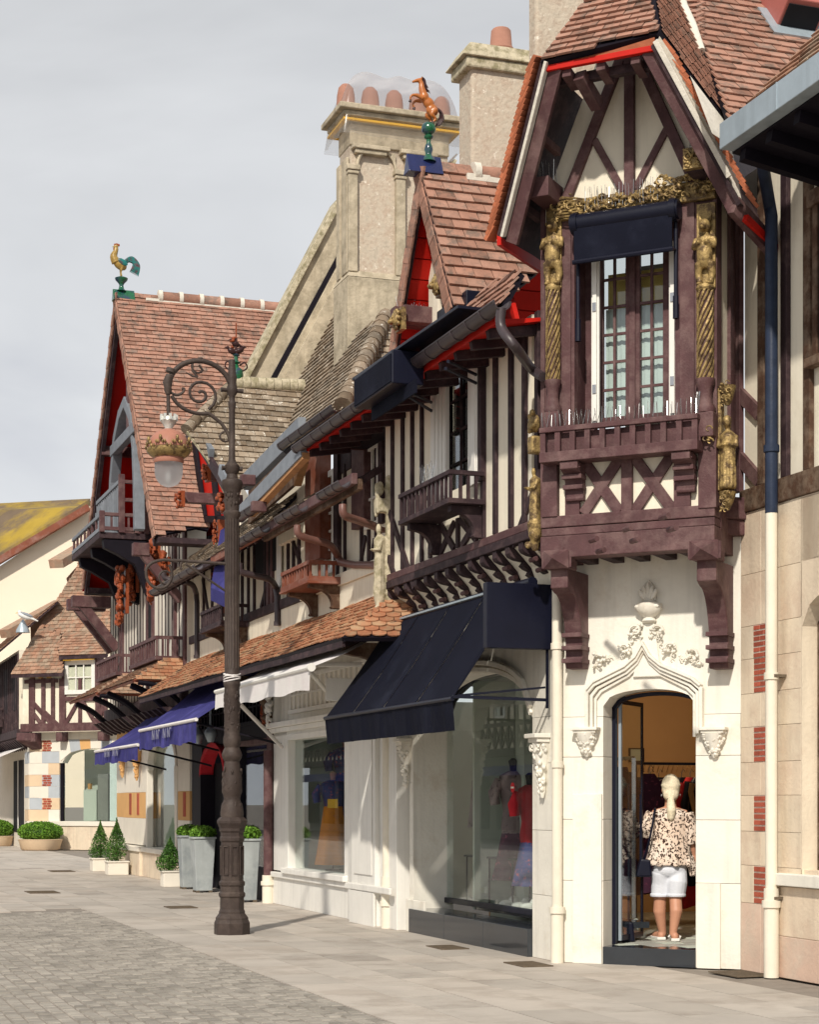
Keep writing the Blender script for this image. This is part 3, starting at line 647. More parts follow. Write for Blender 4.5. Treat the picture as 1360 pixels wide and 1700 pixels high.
# stepped ogee moulding round the door
og = [(975, 1212), (975, 1150), (986, 1137), (1012, 1124), (1038, 1111), (1056, 1095), (1068, 1073), (1080, 1094), (1098, 1109), (1124, 1120), (1150, 1131), (1164, 1143), (1164, 1212)]
ogp = [B.P(u, v, -.05) for u, v in og]; og2 = [(p.x, p.z) for p in ogp]
cx = (og2[0][0]+og2[-1][0])/2
def shrink(k, dz): return [(cx+(x-cx)*k, z-dz) for x, z in og2]
MB().sweep(og2, .035, -.075, -.001).build('door_moulding', 'offwhite', bay, bevel=.006)
MB().sweep(shrink(.93, .030), .030, -.050, -.001).build('door_moulding', 'offwhite', bay, bevel=.006)
MB().sweep(shrink(.87, .058), .026, -.028, -.001).build('door_moulding', 'offwhite', bay, bevel=.004)
MB().sweep([(x, z+.028) for x, z in og2[1:-1]], .022, -.095, -.001).build('door_moulding', 'offwhite', bay, bevel=.006)
for u0, u1 in ((948, 992), (1160, 1205)):
    x0, x1 = B.x(u0, -.1), B.x(u1, -.1); z = B.z(1213, x0); xm = (x0+x1)/2
    b = MB().box(x0, x1, -.13, -.001, z, z+.03).box(x0+.02, x1-.02, -.11, -.001, z-.025, z)
    b.build('corbel_shelf', 'offwhite', bay, bevel=.006)
    c = MB()
    c.lathe([(.012, -.25), (.03, -.22), (.05, -.16), (.09, -.08), (.105, -.026)], xm, -.03, z, 10)
    for k in range(34):
        t = R(); a = U(-pi, 0); r = .03+.08*t; c.ball((xm+r*cos(a), -.03+r*sin(a)*.8, z-.22+.2*t), .022*U(.6, 1.2), .02, .02, 6, 4)
    c.build('carved_corbel', 'offwhite', bay, smooth=60)
# crockets and fleuron over the door
cr_ = MB()
def crocket(u, v, s, flip=1):
    p = B.P(u, v, -.03)
    pts = [p + Vector((flip*s*1.5*cos(a)*(1-a/8), -.01, s*1.5*sin(a)*(1-a/8))) for a in [j*.6 for j in range(9)]]
    cr_.tube(pts, s*.36, 6)
    for k in range(9): cr_.ball(p+Vector((U(-1.6, 1.6)*s, U(-.03, 0), U(-1.7, 1.3)*s)), s*U(.3, .6), .02, s*U(.3, .5), 6, 4)
for u, v, s in ((1056, 1047, .042), (1038, 1078, .04), (995, 1094, .04)): crocket(u, v, s, -1)
cr_.build('leaf_carving', 'offwhite', bay, smooth=60); cr_ = MB()
for u, v, s in ((1091, 1047, .042), (1112, 1076, .04), (1148, 1086, .04)): crocket(u, v, s, 1)
cr_.build('leaf_carving', 'offwhite', bay, smooth=60)
for (ua, va), (ub, vb) in (((1030, 1090), (1058, 1052)), ((985, 1105), (1015, 1092)), ((1085, 1052), (1118, 1086)), ((1118, 1088), (1170, 1102))):
    cr_ = MB(); carve(cr_, B.P(ua, va, -.015), B.P(ub, vb, -.015), .02, 14, .018, .02); cr_.build('leaf_trail', 'offwhite', bay, smooth=60)

fl = MB(); p = B.P(1077, 1034, -.04)
fl.lathe([(.05, 0), (.07, .02), (.05, .05), (.085, .08), (.13, .13), (.12, .18), (.06, .20), (.05, .23)], p.x, -.02, p.z, 12)
for k in range(-2, 3): fl.ball((p.x+k*.028, -.06, p.z+.30-abs(k)*.02), .022, .02, .085-abs(k)*.012, 6, 5, Matrix.Rotation(k*.25, 3, 'Y'))
for k in range(-2, 3): fl.ball((p.x+k*.045, -.10, p.z+.15), .03, .02, .022, 6, 4)
fl.prism([(p.x-.07, -.03, p.z+.21), (p.x+.07, -.03, p.z+.21), (p.x+.05, -.03, p.z+.34), (p.x, -.03, p.z+.40), (p.x-.05, -.03, p.z+.34)], (0, .025, 0))
fl.build('fleuron', 'offwhite', bay, smooth=60)
MB().prism([(p.x-.05, -.03, p.z), (p.x-.16, -.03, p.z-.50), (p.x+.12, -.03, p.z-.50), (p.x+.05, -.03, p.z)], (0, .025, 0)).build('carving_ground', 'offwhite', bay, bevel=.01)
# --- the bay
bx0, bx1 = B.x(898, YF), B.x(1187, YF)
zb0, zb1 = B.z(919, .9, YF), B.z(848, .9, YF)          # great beam
h3 = (zb1-zb0)
boxp('beam', 'maroon', bay, bx0, bx1, YF-.012, YF+.20, zb0, zb0+h3*.52, .008)
boxp('beam', 'maroon', bay, bx0+.003, bx1-.003, YF+.006, YF+.19, zb0+h3*.52+.004, zb0+h3*.72, .008)
boxp('beam', 'maroon', bay, bx0, bx1, YF-.006, YF+.19, zb0+h3*.72+.004, zb1, .008)
boxp('beam', 'maroon', bay, bx1-.2, bx1-.004, YF+.21, -.0, zb0, zb1-.01, .008)
boxp('beam', 'maroon', bay, bx0+.004, bx0+.2, YF+.21, -.0, zb0, zb1-.01, .008)
boxp('soffit', 'plaster', bay, bx0+.2, bx1-.2, YF+.2, .0, zb0+.10, zb0+.13)
for i in range(5): boxp('joist', 'dark', bay, bx0+.24+i*.255, bx0+.35+i*.255, YF+.2, 0, zb0+.0, zb0+.095, .005)
for u0, u1 in ((912, 968), (1155, 1203)):
    xa = B.x(u0, YF+.02); xb = xa+.17 if u0 < 1000 else xa+.18
    bracket(bay, xa, xb, .0, YF+.05, B.z(1112, xa), zb0-.09, bev=.01)
    boxp('boss', 'maroon', bay, xa-.03, xb+.03, YF-.03, YF+.22, zb0-.10, zb0-.002, .01)
    q = (xa+xb)/2; zz = zb0+.06
    MB().quad((xa-.06, YF-.014, zb0-.09), (xb+.06, YF-.014, zb0-.09), (xb+.06, YF-.014, zz), (xa-.06, YF-.014, zz)).build('boss_plate', 'maroon', bay)
    s = MB(); yy = YF-.032; xl, xr = xa-.04, xb+.04; za, zb_ = zb0-.10, zb0+.07
    s.v = [(xl, yy, za), (xr, yy, za), (xr, yy, zb_), (xl, yy, zb_), (q, yy-.09, (za+zb_)/2)]; s.f = [(0, 1, 4), (1, 2, 4), (2, 3, 4), (3, 0, 4), (3, 2, 1, 0)]
    s.build('boss_point', 'maroon', bay)
    for k in range(3): boxp('bracket_band', 'maroon', bay, xa-.012, xb+.012, -.24, -.001, B.z(1112, xa)+.05+k*.12, B.z(1112, xa)+.09+k*.12, .004)
# panel with crosses between beam and balcony
ZT = B.z(748, .9, YF)
boxp('infill_panel', 'plaster', bay, bx0+.02, bx1-.02, YF+.05, YF+.08, zb1, ZT+.04)
def tb(u0, v0, u1, v1, wpx, y=YF+.05, proud=.045, mt='maroon'):
    p, q = B.P(u0, v0, y-proud), B.P(u1, v1, y-proud); timber(bay, B, (p.x, p.z), (q.x, q.z), wpx/184, y, proud, mt, bev=.005)
tb(912, 858, 912, 760, 28, proud=.07); tb(950, 856, 950, 750, 26); tb(1040, 850, 1040, 750, 19, proud=.05); tb(1132, 846, 1132, 740, 28); tb(1174, 843, 1174, 690, 30, proud=.07)
for a in ((968, 853, 1030, 758), (964, 758, 1028, 850), (1052, 850, 1116, 752), (1050, 755, 1116, 846)): tb(*a, 18, proud=.035)
# upper box behind the balcony: boards
zw0, zw1 = ZT, B.z(338, .9, YF)
wx0, wx1 = B.x(952, YF), B.x(1119, YF)
boxp('board_wall', 'maroon', bay, bx0+.02, wx0, YF+.03, YF+.10, zw0, zw1, .004)
boxp('board_wall', 'maroon', bay, wx1, bx1-.02, YF+.03, YF+.10, zw0, zw1, .004)
boxp('window_head', 'maroon', bay, wx0, wx1, YF+.03, YF+.10, B.z(405, .9, YF), zw1)
boxp('window_reveal', 'maroon', bay, wx0-.02, wx0+.001, YF+.10, YF+.36, zw0, zw1)
boxp('window_reveal', 'maroon', bay, wx1-.001, wx1+.02, YF+.10, YF+.36, zw0, zw1)
for (a, b) in ((932, 947), (1128, 1152)): 
    p0, p1 = B.x(a, YF), B.x(b, YF); boxp('board', 'maroon', bay, p0, p1, YF+.012, YF+.029, zw0, zw1-.02, .004)
# side walls of the bay
boxp('side_wall', 'plaster', bay, bx1-.05, bx1-.02, YF+.1, 0, zb1, zw1+.2); boxp('side_wall', 'plaster', bay, bx0+.02, bx0+.05, YF+.1, 0, zb1, zw1+.2)
for yy in (YF+.02, -.14):
    boxp('side_post', 'maroon', bay, bx1-.03, bx1+.012, yy, yy+.16, zb1, zw1+.1, .005); boxp('side_post', 'maroon', bay, bx0-.012, bx0+.03, yy, yy+.16, zb1, zw1+.1, .005)
# french window with eight by two leaf panes, curtains, shutters
yw = YF+.30; fx0, fx1 = B.x(990, yw), B.x(1112, yw); fz0 = B.z(700, .9, yw); fz1 = B.z(400, .9, yw)
fm_ = (fx0+fx1)/2
for a, b in ((fx0, fm_-.004), (fm_+.004, fx1)):
    window(bay, a, b, fz0, fz1, yw, 2, 6, 'maroon', 'glass2', .065, .024, back=None, dep=.05)
boxp('frame_panel', 'maroon', bay, wx0-.06, fx0-.002, yw+.01, yw+.05, fz0-.05, fz1+.1); boxp('frame_panel', 'maroon', bay, fx1+.002, wx1+.06, yw+.01, yw+.05, fz0-.05, fz1+.1); boxp('frame_panel', 'maroon', bay, wx0-.06, wx1+.06, yw+.01, yw+.05, fz1+.002, fz1+.4)
boxp('meeting_stile', 'maroon', bay, fm_-.03, fm_+.03, yw-.02, yw-.001, fz0, fz1, .006)
boxp('room_wall', 'intdark', bay, fx0-.1, fx1+.1, yw+1.1, yw+1.14, fz0-.1, fz1+.1)
for a, b in ((fx0+.06, fm_-.05), (fm_+.05, fx1-.05)):
    n = 14; cb = MB(); zt = fz0+(fz1-fz0)*.655
    for i in range(n):
        xa, xb = a+(b-a)*i/n, a+(b-a)*(i+1)/n; ya, yb = yw+.10+.005*sin(i*1.9), yw+.10+.005*sin((i+1)*1.9)
        cb.quad((xa, ya, fz0), (xb, yb, fz0), (xb, yb, zt), (xa, ya, zt))
    cb.build('curtain', 'curtain', bay, smooth=60)
boxp('ochre_blind', 'yellow', bay, fx0+.06, fx1-.06, yw+.16, yw+.17, zt-.05, fz0+(fz1-fz0)*.86)
for xa, xb in ((wx0+.13, wx0+.205), (wx1-.085, wx1-.01)):
    xa2 = xa
    sb = MB(); sb.box(xa, xb, YF+.12, YF+.155, fz0-.02, fz1+.02); 
    s_ = sb.build('folded_shutter', 'white', bay, bevel=.004)
    boxp('shutter_edge', 'white', s_, xa+.018, xb-.018, YF+.10, YF+.119, fz0, fz1, .003)
    for zz in (fz0+.25, fz0+1.0): boxp('hinge', 'chrome', s_, xa+.02, xb-.02, YF+.09, YF+.10, zz, zz+.08)
# roller blind cassette and arms
ca = thing('roller_awning', 'black roller awning rolled up over the bay window', 'awning', B, (wx0+wx1)/2, YF, B.z(400, .9, YF))
r0 = B.P(947, 372, YF-.14); r1 = B.P(1126, 348, YF-.14); zr = B.z(358, .95, YF-.14)
cs = MB().tube([(r0.x, YF-.1, zr), (r1.x, YF-.1, zr)], .085, 16); cs.build('cassette', 'navy', ca, smooth=40)
boxp('drop_cloth', 'navycloth', ca, r0.x+.04, r1.x-.05, YF-.16, YF-.145, zr-.36, zr-.03, .004)
MB().tube([(r0.x+.03, YF-.155, zr-.36), (r1.x-.04, YF-.155, zr-.36)], .022, 8).build('bottom_rail', 'navy', ca, smooth=40)
for xx, l_ in ((r0.x+.04, 1.05), (r1.x-.05, .95)):
    MB().tube([(xx, YF-.05, zr-.05), (xx, YF-.05, zr-l_)], .018, 8).tube([(xx, YF-.05, zr-l_+.2), (xx, YF-.05, zr-l_)], .027, 8).tube([(xx, YF-.05, zr-.34), (xx, YF-.155, zr-.36)], .012, 6).build('guide_arm', 'navy', ca, smooth=40)
    MB().tube([(xx-.03, YF-.1, zr), (xx+.03, YF-.1, zr)], .10, 16).build('end_cap', 'navy', ca, smooth=40)
# balcony of the bay
YB = YF-.20; kx0, kx1 = B.x(895, YB), B.x(1158, YB); kz1 = B.z(698, .9, YB); kz0 = B.z(768, .9, YB)+.06
balcony(bay, kx0, kx1, YF+.02, YB, kz0, kz1, 11, 'maroon', .05, .045, .09, 2)
boxp('balcony_boards', 'maroon', bay, kx0+.06, kx1-.06, YB+.07, YB+.085, kz0+.09, kz1-.05)
spikes(bay, (kx0, YB+.03, kz1), (kx1, YB+.03, kz1), 34, .14)
spikes(bay, (kx1-.02, YB+.03, kz1), (kx1-.02, YF, kz1), 10, .2)
for u in (928, 1113):
    xa = B.x(u, YB); bracket(bay, xa, xa+.17, YF+.04, YB+.02, kz0-.34, kz0-.003, bev=.006)
    for k in range(3): boxp('bracket_band', 'maroon', bay, xa-.01, xa+.18, YB+.06+k*.03, YF+.03, kz0-.06-k*.09, kz0-.02-k*.09, .004)
# corner columns with gilded beasts
for ua, ub in ((905, 930), (1155, 1186)):
    x0, x1 = B.x(ua, YF-.04), B.x(ub, YF-.04); xm = (x0+x1)/2; wd = x1-x0; yc = YF-.03
    zA, zB, zC, zD = B.z(690, xm, yc), B.z(640, xm, yc), B.z(478, xm, yc), B.z(355, xm, yc)
    MB().lathe([(wd*.52, 0), (wd*.56, .04), (wd*.42, .08), (wd*.36, .14), (wd*.40, .22), (wd*.52, .27), (wd*.52, .30)], xm, yc, zA+.02, 12).build('column_base', 'maroon', bay, smooth=40)
    MB().box(x0-.01, x1+.01, yc-.08, yc+.06, zA-.2, zA+.02).build('column_foot', 'maroon', bay, bevel=.01)
    MB().lathe([(wd*.36, 0), (wd*.36, zC-zB)], xm, yc, zB, 12).build('column', 'maroon', bay, smooth=40)
    tw_ = MB()
    for s in range(5):
        pts = []; K = 30
        for i in range(K+1):
            a = s*2*pi/5 + i/K*3.4*pi*.6; pts.append((xm+wd*.38*cos(a), yc+wd*.38*sin(a), zB+(zC-zB)*i/K))
        tw_.tube(pts, wd*.085, 5)
        for i in range(2, K*2, 1):
            a = s*2*pi/5 + i/(2*K)*3.4*pi*.6 + .6; tw_.ball((xm+wd*.40*cos(a), yc+wd*.40*sin(a), zB+(zC-zB)*i/(2*K)), wd*.06, wd*.06, wd*.10, 5, 4)
    tw_.build('twisted_carving', 'gold', bay, smooth=60)
    H = zD-zC
    MB().box(x0, x1, yc+.02, yc+.06, zC, zD+.1).build('niche_board', 'gold', bay, bevel=.004)
    MB().lathe([(wd*.44, 0), (wd*.5, .02), (wd*.44, .05)], xm, yc, zC-.03, 12).build('console_ring', 'gold', bay, smooth=40)
    f = MB(); c = Vector((xm, yc, zC))
    for k in (-1, 1):
        f.tube([c+Vector((k*.045, 0, .03)), c+Vector((k*.062, .01, H*.18)), c+Vector((k*.05, -.01, H*.34))], [.026, .034, .045], 8)
        f.ball(c+Vector((k*.045, -.03, .03)), .03, .045, .02)
        f.tube([c+Vector((k*.075, 0, H*.66)), c+Vector((k*.095, -.03, H*.54)), c+Vector((k*.025, -.085, H*.60))], [.034, .028, .024], 8)
        f.tube([c+Vector((k*.04, .0, H*.90)), c+Vector((k*.06, .0, H*1.01))], [.022, .006], 6)
        f.ball(c+Vector((k*.022, -.075, H*.83)), .010, .01, .008)
    f.ball(c+Vector((0, -.02, H*.45)), .075, .062, H*.20, 10, 8); f.ball(c+Vector((0, 0, H*.64)), .082, .055, H*.10, 10, 8)
    f.ball(c+Vector((0, -.02, H*.83)), .058, .055, .062, 10, 8); f.ball(c+Vector((0, -.08, H*.78)), .028, .045, .026, 8, 6); f.ball(c+Vector((0, -.12, H*.79)), .011, .011, .009)
    f.build('carved_beast', 'gold', bay, remesh=.009)
# gilded carved lintel
gl = MB(); lx0, lx1 = B.x(918, YF-.05), B.x(1186, YF-.05); lz = B.z(352, .9, YF); lt = B.z(320, .9, YF)
boxp('lintel', 'gold', bay, lx0, lx1, YF-.03, YF+.08, lz, lt, .01)
carve(gl, (lx0, YF-.04, (lz+lt)/2), (lx1, YF-.04, (lz+lt)/2), .055, 120, .030, .05)
carve(gl, (lx0+1.0, YF-.05, lt+.02), (lx1, YF-.05, lt+.02), .04, 40, .034, .05)
carve(gl, (lx0-.02, YF-.04, lz-.02), (lx0+.16, YF-.04, lt), .05, 22, .03, .05)
for k in range(7): 
    gl.tube(smoothpath([(lx0+.03, YF-.06, lz+.03+k*.025), (lx0+.16, YF-.085, lz+.01+k*.028), (lx0+.30, YF-.07, lz+.03+k*.02)], 4), .009, 5)
gl.build('lintel_carving', 'gold', bay, smooth=60)
spikes(bay, (lx0+.3, YF-.06, lt-.13), (lx1-.5, YF-.06, lt-.13), 22, .2)
# gilded saint at the right corner, gilded masks
gb = MB(); sp = B.P(1200, 812, YF+.12); X_ = bx1+.06
boxp('carved_panel', 'gold', bay, bx1+.012, bx1+.045, YF+.05, YF+.14, B.z(812, X_, YF), B.z(642, X_, YF), .004)
figure(gb, (bx1+.11, YF+.04, B.z(812, X_, YF)), B.z(695, X_, YF)-B.z(812, X_, YF), .17, .14)
gb.ball((bx1+.11, YF+.0, B.z(700, X_, YF)), .045, .045, .055)
gb.build('carved_saint', 'gold', bay, remesh=.010)
for v0, v1 in ((672, 640), (846, 816)):
    g2 = MB()
    za, zb_ = B.z(v0, X_, YF), B.z(v1, X_, YF); g2.lathe([(.02, 0), (.05, (zb_-za)*.4), (.075, (zb_-za)*.9), (.08, zb_-za)], bx1+.10, YF+.05, za, 8)
    carve(g2, (bx1+.1, YF-.02, za), (bx1+.1, YF-.02, zb_), .04, 16, .02, .03); g2.build('carved_mask', 'gold', bay, smooth=60)
g2 = MB()
g2.box(bx1-.06, bx1+.01, YF-.10, YF-.02, B.z(704, bx1, YF), B.z(698, bx1, YF)); carve(g2, (bx1-.03, YF-.06, B.z(735, bx1, YF)), (bx1-.03, YF-.06, B.z(704, bx1, YF)), .03, 14, .024, .04)
g2.build('carved_mask', 'gold', bay, smooth=60)
p = B.P(1150, 262, YF-.35); ow = MB()
ow.box(p.x-.085, p.x+.085, p.y-.0, p.y+.06, p.z-.09, p.z+.09)
for k in (-1, 1):
    ow.tube([Vector((p.x+k*.038, p.y-.01, p.z+.015)) + Vector((.032*cos(a), 0, .032*sin(a))) for a in [j*pi/5 for j in range(11)]], .008, 5); ow.ball((p.x+k*.038, p.y-.01, p.z+.015), .014)
    ow.tube([(p.x+k*.08, p.y-.01, p.z+.08), (p.x+k*.03, p.y-.02, p.z+.055), (p.x, p.y-.03, p.z-.0)], .010, 5)
    for j in range(6): ow.ball((p.x+k*U(.02, .07), p.y-.004, p.z-U(.03, .08)), .016, .012, .014)
ow.build('owl_carving', 'gold', bay, smooth=50)
boxp('kneeler', 'dark', bay, p.x-.075, p.x+.075, p.y+.06, YF+.3, p.z-.10, p.z+.085, .008)
spikes(bay, (p.x-.07, p.y+.1, p.z+.09), (p.x+.07, p.y+.1, p.z+.09), 5, .14)
p = B.P(895, 310, YF-.35); boxp('kneeler', 'maroon', bay, p.x-.10, p.x+.09, p.y, YF+.3, p.z-.09, p.z+.09, .008)
spikes(bay, (p.x-.08, p.y+.1, p.z+.09), (p.x+.07, p.y+.3, p.z+.09), 7, .2)
# gable
ap = B.P(1045, 82, YF); gL = B.P(905, 345, YF); gR = B.P(1185, 325, YF)
MB().prism([(gL.x, YF+.02, lz), (gR.x, YF+.02, lz), (gR.x, YF+.02, lt+.05), (ap.x+.30, YF+.02, ap.z), (ap.x-.30, YF+.02, ap.z), (gL.x, YF+.02, lt+.05)], (0, .06, 0)).build('gable_wall', 'plaster', bay)
def tg(u0, v0, u1, v1, wpx, pr=.05): tb(u0, v0, u1, v1, wpx, YF+.02, pr, 'maroon')
tg(1044, 330, 1044, 95, 17, .06); tg(1032, 90, 937, 335, 17, .05); tg(1056, 90, 1158, 315, 17, .05); tg(986, 232, 1034, 318, 12, .035); tg(1106, 214, 1052, 318, 12, .035)
# prow roof: raking bargeboards lean forward
YT, YM = -1.42, -.95
TL, TR = B.P(905, 104, YT), B.P(1084, 68, YT); BL, BR = B.P(832, 394, YM), B.P(1228, 334, YM)
zt_ = (TL.z+TR.z)/2; TL.z = TR.z = zt_
def barge(p, q, w, t, mt, dx=0, dy=0, dz=0, name='bargeboard', up=None):
    b = MB(); v = Vector((dx, dy, dz)); d = (q-p).normalized(); b.bar(p+v, q+v, w, t, up=Vector((0, 1, 0)).cross(d)); return b.build(name, mt, bay, bevel=.005)
barge(TL, BL, .12, .05, 'maroon', .085, .06, -.05); barge(TR, BR, .12, .05, 'maroon', -.06, .06, -.05)
barge(TL, BL, .03, .07, 'cap', .02, .0, 0, 'verge_mortar'); barge(TR, TR.lerp(BR, .85), .045, .06, 'cap', .02, .01, 0, 'verge_mortar')
barge(TL, TR, .05, .05, 'red', 0, .04, -.05, 'red_fascia'); barge(TL+Vector((.02, .1, -.11)), TR+Vector((-.02, .1, -.11)), .08, .08, 'dark', 0, .12, .0, 'collar_beam'); barge(TL, TR, .10, .04, 'tile_edge', 0, .07, .03, 'eave_board')
# right kneeler end and red underboard
q = BR; MB().bar(q+Vector((-.06, .02, -.02)), q+Vector((.13, .55, -.26)), .16, .07, up=(0, -.3, 1)).build('bargeboard', 'maroon', bay, bevel=.006)
MB().bar(q+Vector((.02, .1, -.12)), q+Vector((.22, .75, -.33)), .06, .05, up=(0, -.3, 1)).build('red_fascia', 'red', bay)
# left roof slope (seen from below and on edge)
inw = Vector((0, 2.2, 0))
MB().prism([TL, BL, BL+inw, TL+inw+Vector((0, .6, 0))], (-.04, 0, .02)).build('roof_boards', 'dark', bay)
MB().prism([TR+Vector((-.02, 0, -.04)), BR+Vector((-.02, 0, -.04)), BR+inw, TR+inw+Vector((0, .6, 0))], (.03, 0, .02)).build('roof_boards', 'dark', bay)
p0, p1 = BL, BL+Vector((.06, .95, -.0))
MB().bar(p0+Vector((-.02, 0, -.02)), p0+Vector((.0, 1.0, -.02)), .10, .04, up=(0, 0, 1)).build('red_fascia', 'red', bay)
for k in range(2): 
    o = TL.lerp(BL, .36+.40*k); MB().bar(o+Vector((.06, .1, -.06)), o+Vector((.06, .55, -.06)), .07, .06).build('purlin', 'dark' if k % 2 else 'maroon', bay, bevel=.004)
for k in range(3):
    o = TL.lerp(TR, .18+.32*k); MB().bar(o+Vector((0, .06, -.10)), o+Vector((0, .30, -.14)), .08, .08).build('rafter_foot', 'maroon', bay, bevel=.004)
MB().bar(TL.lerp(TR, .28)+Vector((0, .12, -.12)), TL.lerp(TR, .34)+Vector((0, .42, -.30)), .11, .10).build('rafter_foot', 'maroon', bay, bevel=.006)
# verge tiles standing on edge down the left rake, laid ends on the right
def vrow(p, q, n, sz, nm='verge_tile', mtl='tile_edge', lean=Vector((0, 0, 0)), out=Vector((0, 0, 0)), bev=0):
    d = (q-p).normalized(); me = mesh_of(MB().box(-sz[0]/2, sz[0]/2, -sz[1]/2, sz[1]/2, 0, sz[2]), nm, mtl)
    for i in range(n):
        o = p.lerp(q, i/n)+out; ez = (-d+lean).normalized(); ey = Vector((0, 1, 0)); ex = ey.cross(ez).normalized(); ey = ez.cross(ex)
        inst(nm, me, bay, basis(o, ex, ey, ez) @ Matrix.Rotation(U(-.03, .03), 4, 'Y'))
vrow(BL, TL, 30, (.035, .16, .15), mtl='tile_edge', lean=Vector((-.3, 0, 0)), out=Vector((-.05, .03, .12)))
vrow(BR, TR, 26, (.03, .05, .15), mtl='tile_edge', lean=Vector((.25, 0, 0)), out=Vector((.05, .05, .07)))
# front half hip
e = (TR-TL).normalized(); hd = Vector((0, .60, .80)).normalized(); hn = e.cross(hd)
def pp(u, v): return B.pl(u, v, TL+Vector((0, 0, .03)), hn)
roof(bay, [pp(898, 103), pp(1096, 55), pp(1074, -40), pp(1030, -60), pp(985, -20), pp(950, 34)], e, 'tile', .15, .088, .020, 300, camf=B)
# right slope, seen almost edge on, running back to the valley
A0_, A1_, A2_ = B.P(1098, 52, -1.40), B.P(1213, 208, -.95), B.P(1136, 10, -.45)
rn = (A1_-A0_).cross(A2_-A0_).normalized()
def pr_(u, v): return B.pl(u, v, A0_, rn)
cdir = (B.loc((0, 0, CAMH))-A0_).normalized(); fl3 = -1 if (rn.z < 0) != (rn.dot(cdir) < 0) else 1
roof(bay, [pr_(1098, 52), pr_(1150, 128), pr_(1213, 208), pr_(1190, 140), pr_(1166, 92), pr_(1138, 20), pr_(1130, -30), pr_(1082, -30)], A1_-A0_, 'tile', .15, .055, .012*fl3, 120, camf=B)
b = MB(); vp = [(1128, -20), (1137, 20), (1150, 50), (1166, 92)]
b.tube([pr_(u, v)+Vector((0, -.03, .02)) for u, v in vp], [.035, .045, .05, .04], 8); b.build('valley_mortar', 'cap', bay, smooth=60)
b = MB(); b.prism([pr_(1152, 128)+Vector((-.02, -.05, 0)), pr_(1206, 205)+Vector((0, -.05, 0)), pr_(1202, 236)+Vector((0, -.05, 0)), pr_(1185, 225)+Vector((0, -.05, 0))], (0, .04, 0)); b.build('verge_mortar', 'cap', bay, bevel=.01)
MB().prism([TR+Vector((0, .06, -.03)), BR+Vector((0, .08, -.0)), pr_(1213, 208)+Vector((-.02, 0, -.05)), pr_(1150, 128)+Vector((-.02, 0, -.04)), pr_(1099, 54)+Vector((-.02, 0, -.03))], (0, .03, -.01)).build('verge_board', 'cap', bay)
# ================================================================ RIGHT HOUSE (Rf frame, along the same line as A)
rh = thing('corner_stone_house', 'beige stone house with brick insets and weathered brown half timbering at right edge', 'house', Rf)
XE = 3.2
zt = Rf.z(850, .15)       # top of stone
zj = [0, Rf.z(1500, .3), Rf.z(1437, .3), Rf.z(1380, .3), Rf.z(1320, .3), Rf.z(1265, .3), Rf.z(1206, .3), Rf.z(1150, .3), Rf.z(1092, .3), Rf.z(1037, .3), Rf.z(950, .3), zt]
bxa, bxb = Rf.x(1252), Rf.x(1275)
wxa = Rf.x(1330)
wz0, wz1 = Rf.z(1440, wxa), Rf.z(1030, wxa)
for j in range(len(zj)-1):
    brk = j in (1, 3, 5, 7, 9-1+1-0) and j != 9 or j == 1
    isb = j in (1, 3, 5, 7) or (j == 8 and False)
    isb = j in (0+1, 3, 5, 7, 9-0) and j != 9 or j == 9 and False
    z0, z1 = zj[j], zj[j+1]
    m_ = 'pinkstone' if j < 1 else 'stone'
    rows_brick = j in (1, 3, 5, 7)
    xs = [0, bxa, bxb] if rows_brick else ([0, .33 if j % 4 else .22])
    pieces = [(0, bxa), (bxb, wxa)] if rows_brick else [(0, (bxa+bxb)/2), ((bxa+bxb)/2, wxa)]
    if z0 < wz0-.15 or z1 > 3.3: pieces = pieces[:-1] + [(pieces[-1][0], 1.05), (1.05, 1.9), (1.9, XE)]
    for a, b in pieces:
        if a > wxa-.01 and wz0-.15 < z1 and z0 < 3.3: continue
        boxp('stone_block', m_, rh, a+.0015, b-.0015, 0, .3, z0+.0015, z1-.0015, .003)
    if rows_brick:
        boxp('mortar_bed', 'mortar', rh, bxa+.001, bxb-.001, .004, .3, z0+.001, z1-.001)
        nb = 6; bh = (z1-z0)/nb; L2 = bxb-bxa
        fm = {}
        for k in range(nb):
            cuts = [0, .45, 1] if k % 2 else [0, .72, 1]
            for c_ in range(len(cuts)-1):
                boxp('brick', 'brick', rh, bxa+L2*cuts[c_]+.006, bxa+L2*cuts[c_+1]-.006, -.004, .05, z0+k*bh+.007, z0+(k+1)*bh-.007)
boxp('brick', 'brick', rh, bxa+.004, bxb-.004, -.004, .05, zj[9]-.0, zj[9]+.001)
# fifth brick inset, topmost
z0, z1 = Rf.z(1092, .3), Rf.z(1037, .3)
boxp('mortar_bed', 'mortar', rh, bxa, bxb, -.002, .02, z0, z1)
for k in range(6):
    bh = (z1-z0)/6; cuts = [0, .45, 1] if k % 2 else [0, .72, 1]; L2 = bxb-bxa
    for c_ in range(2): boxp('brick', 'brick', rh, bxa+L2*cuts[c_]+.006, bxa+L2*cuts[c_+1]-.006, -.008, .02, z0+k*bh+.007, z0+(k+1)*bh-.007)
boxp('core_wall', 'stone', rh, wxa, XE, .02, .3, 0, wz0-.02)
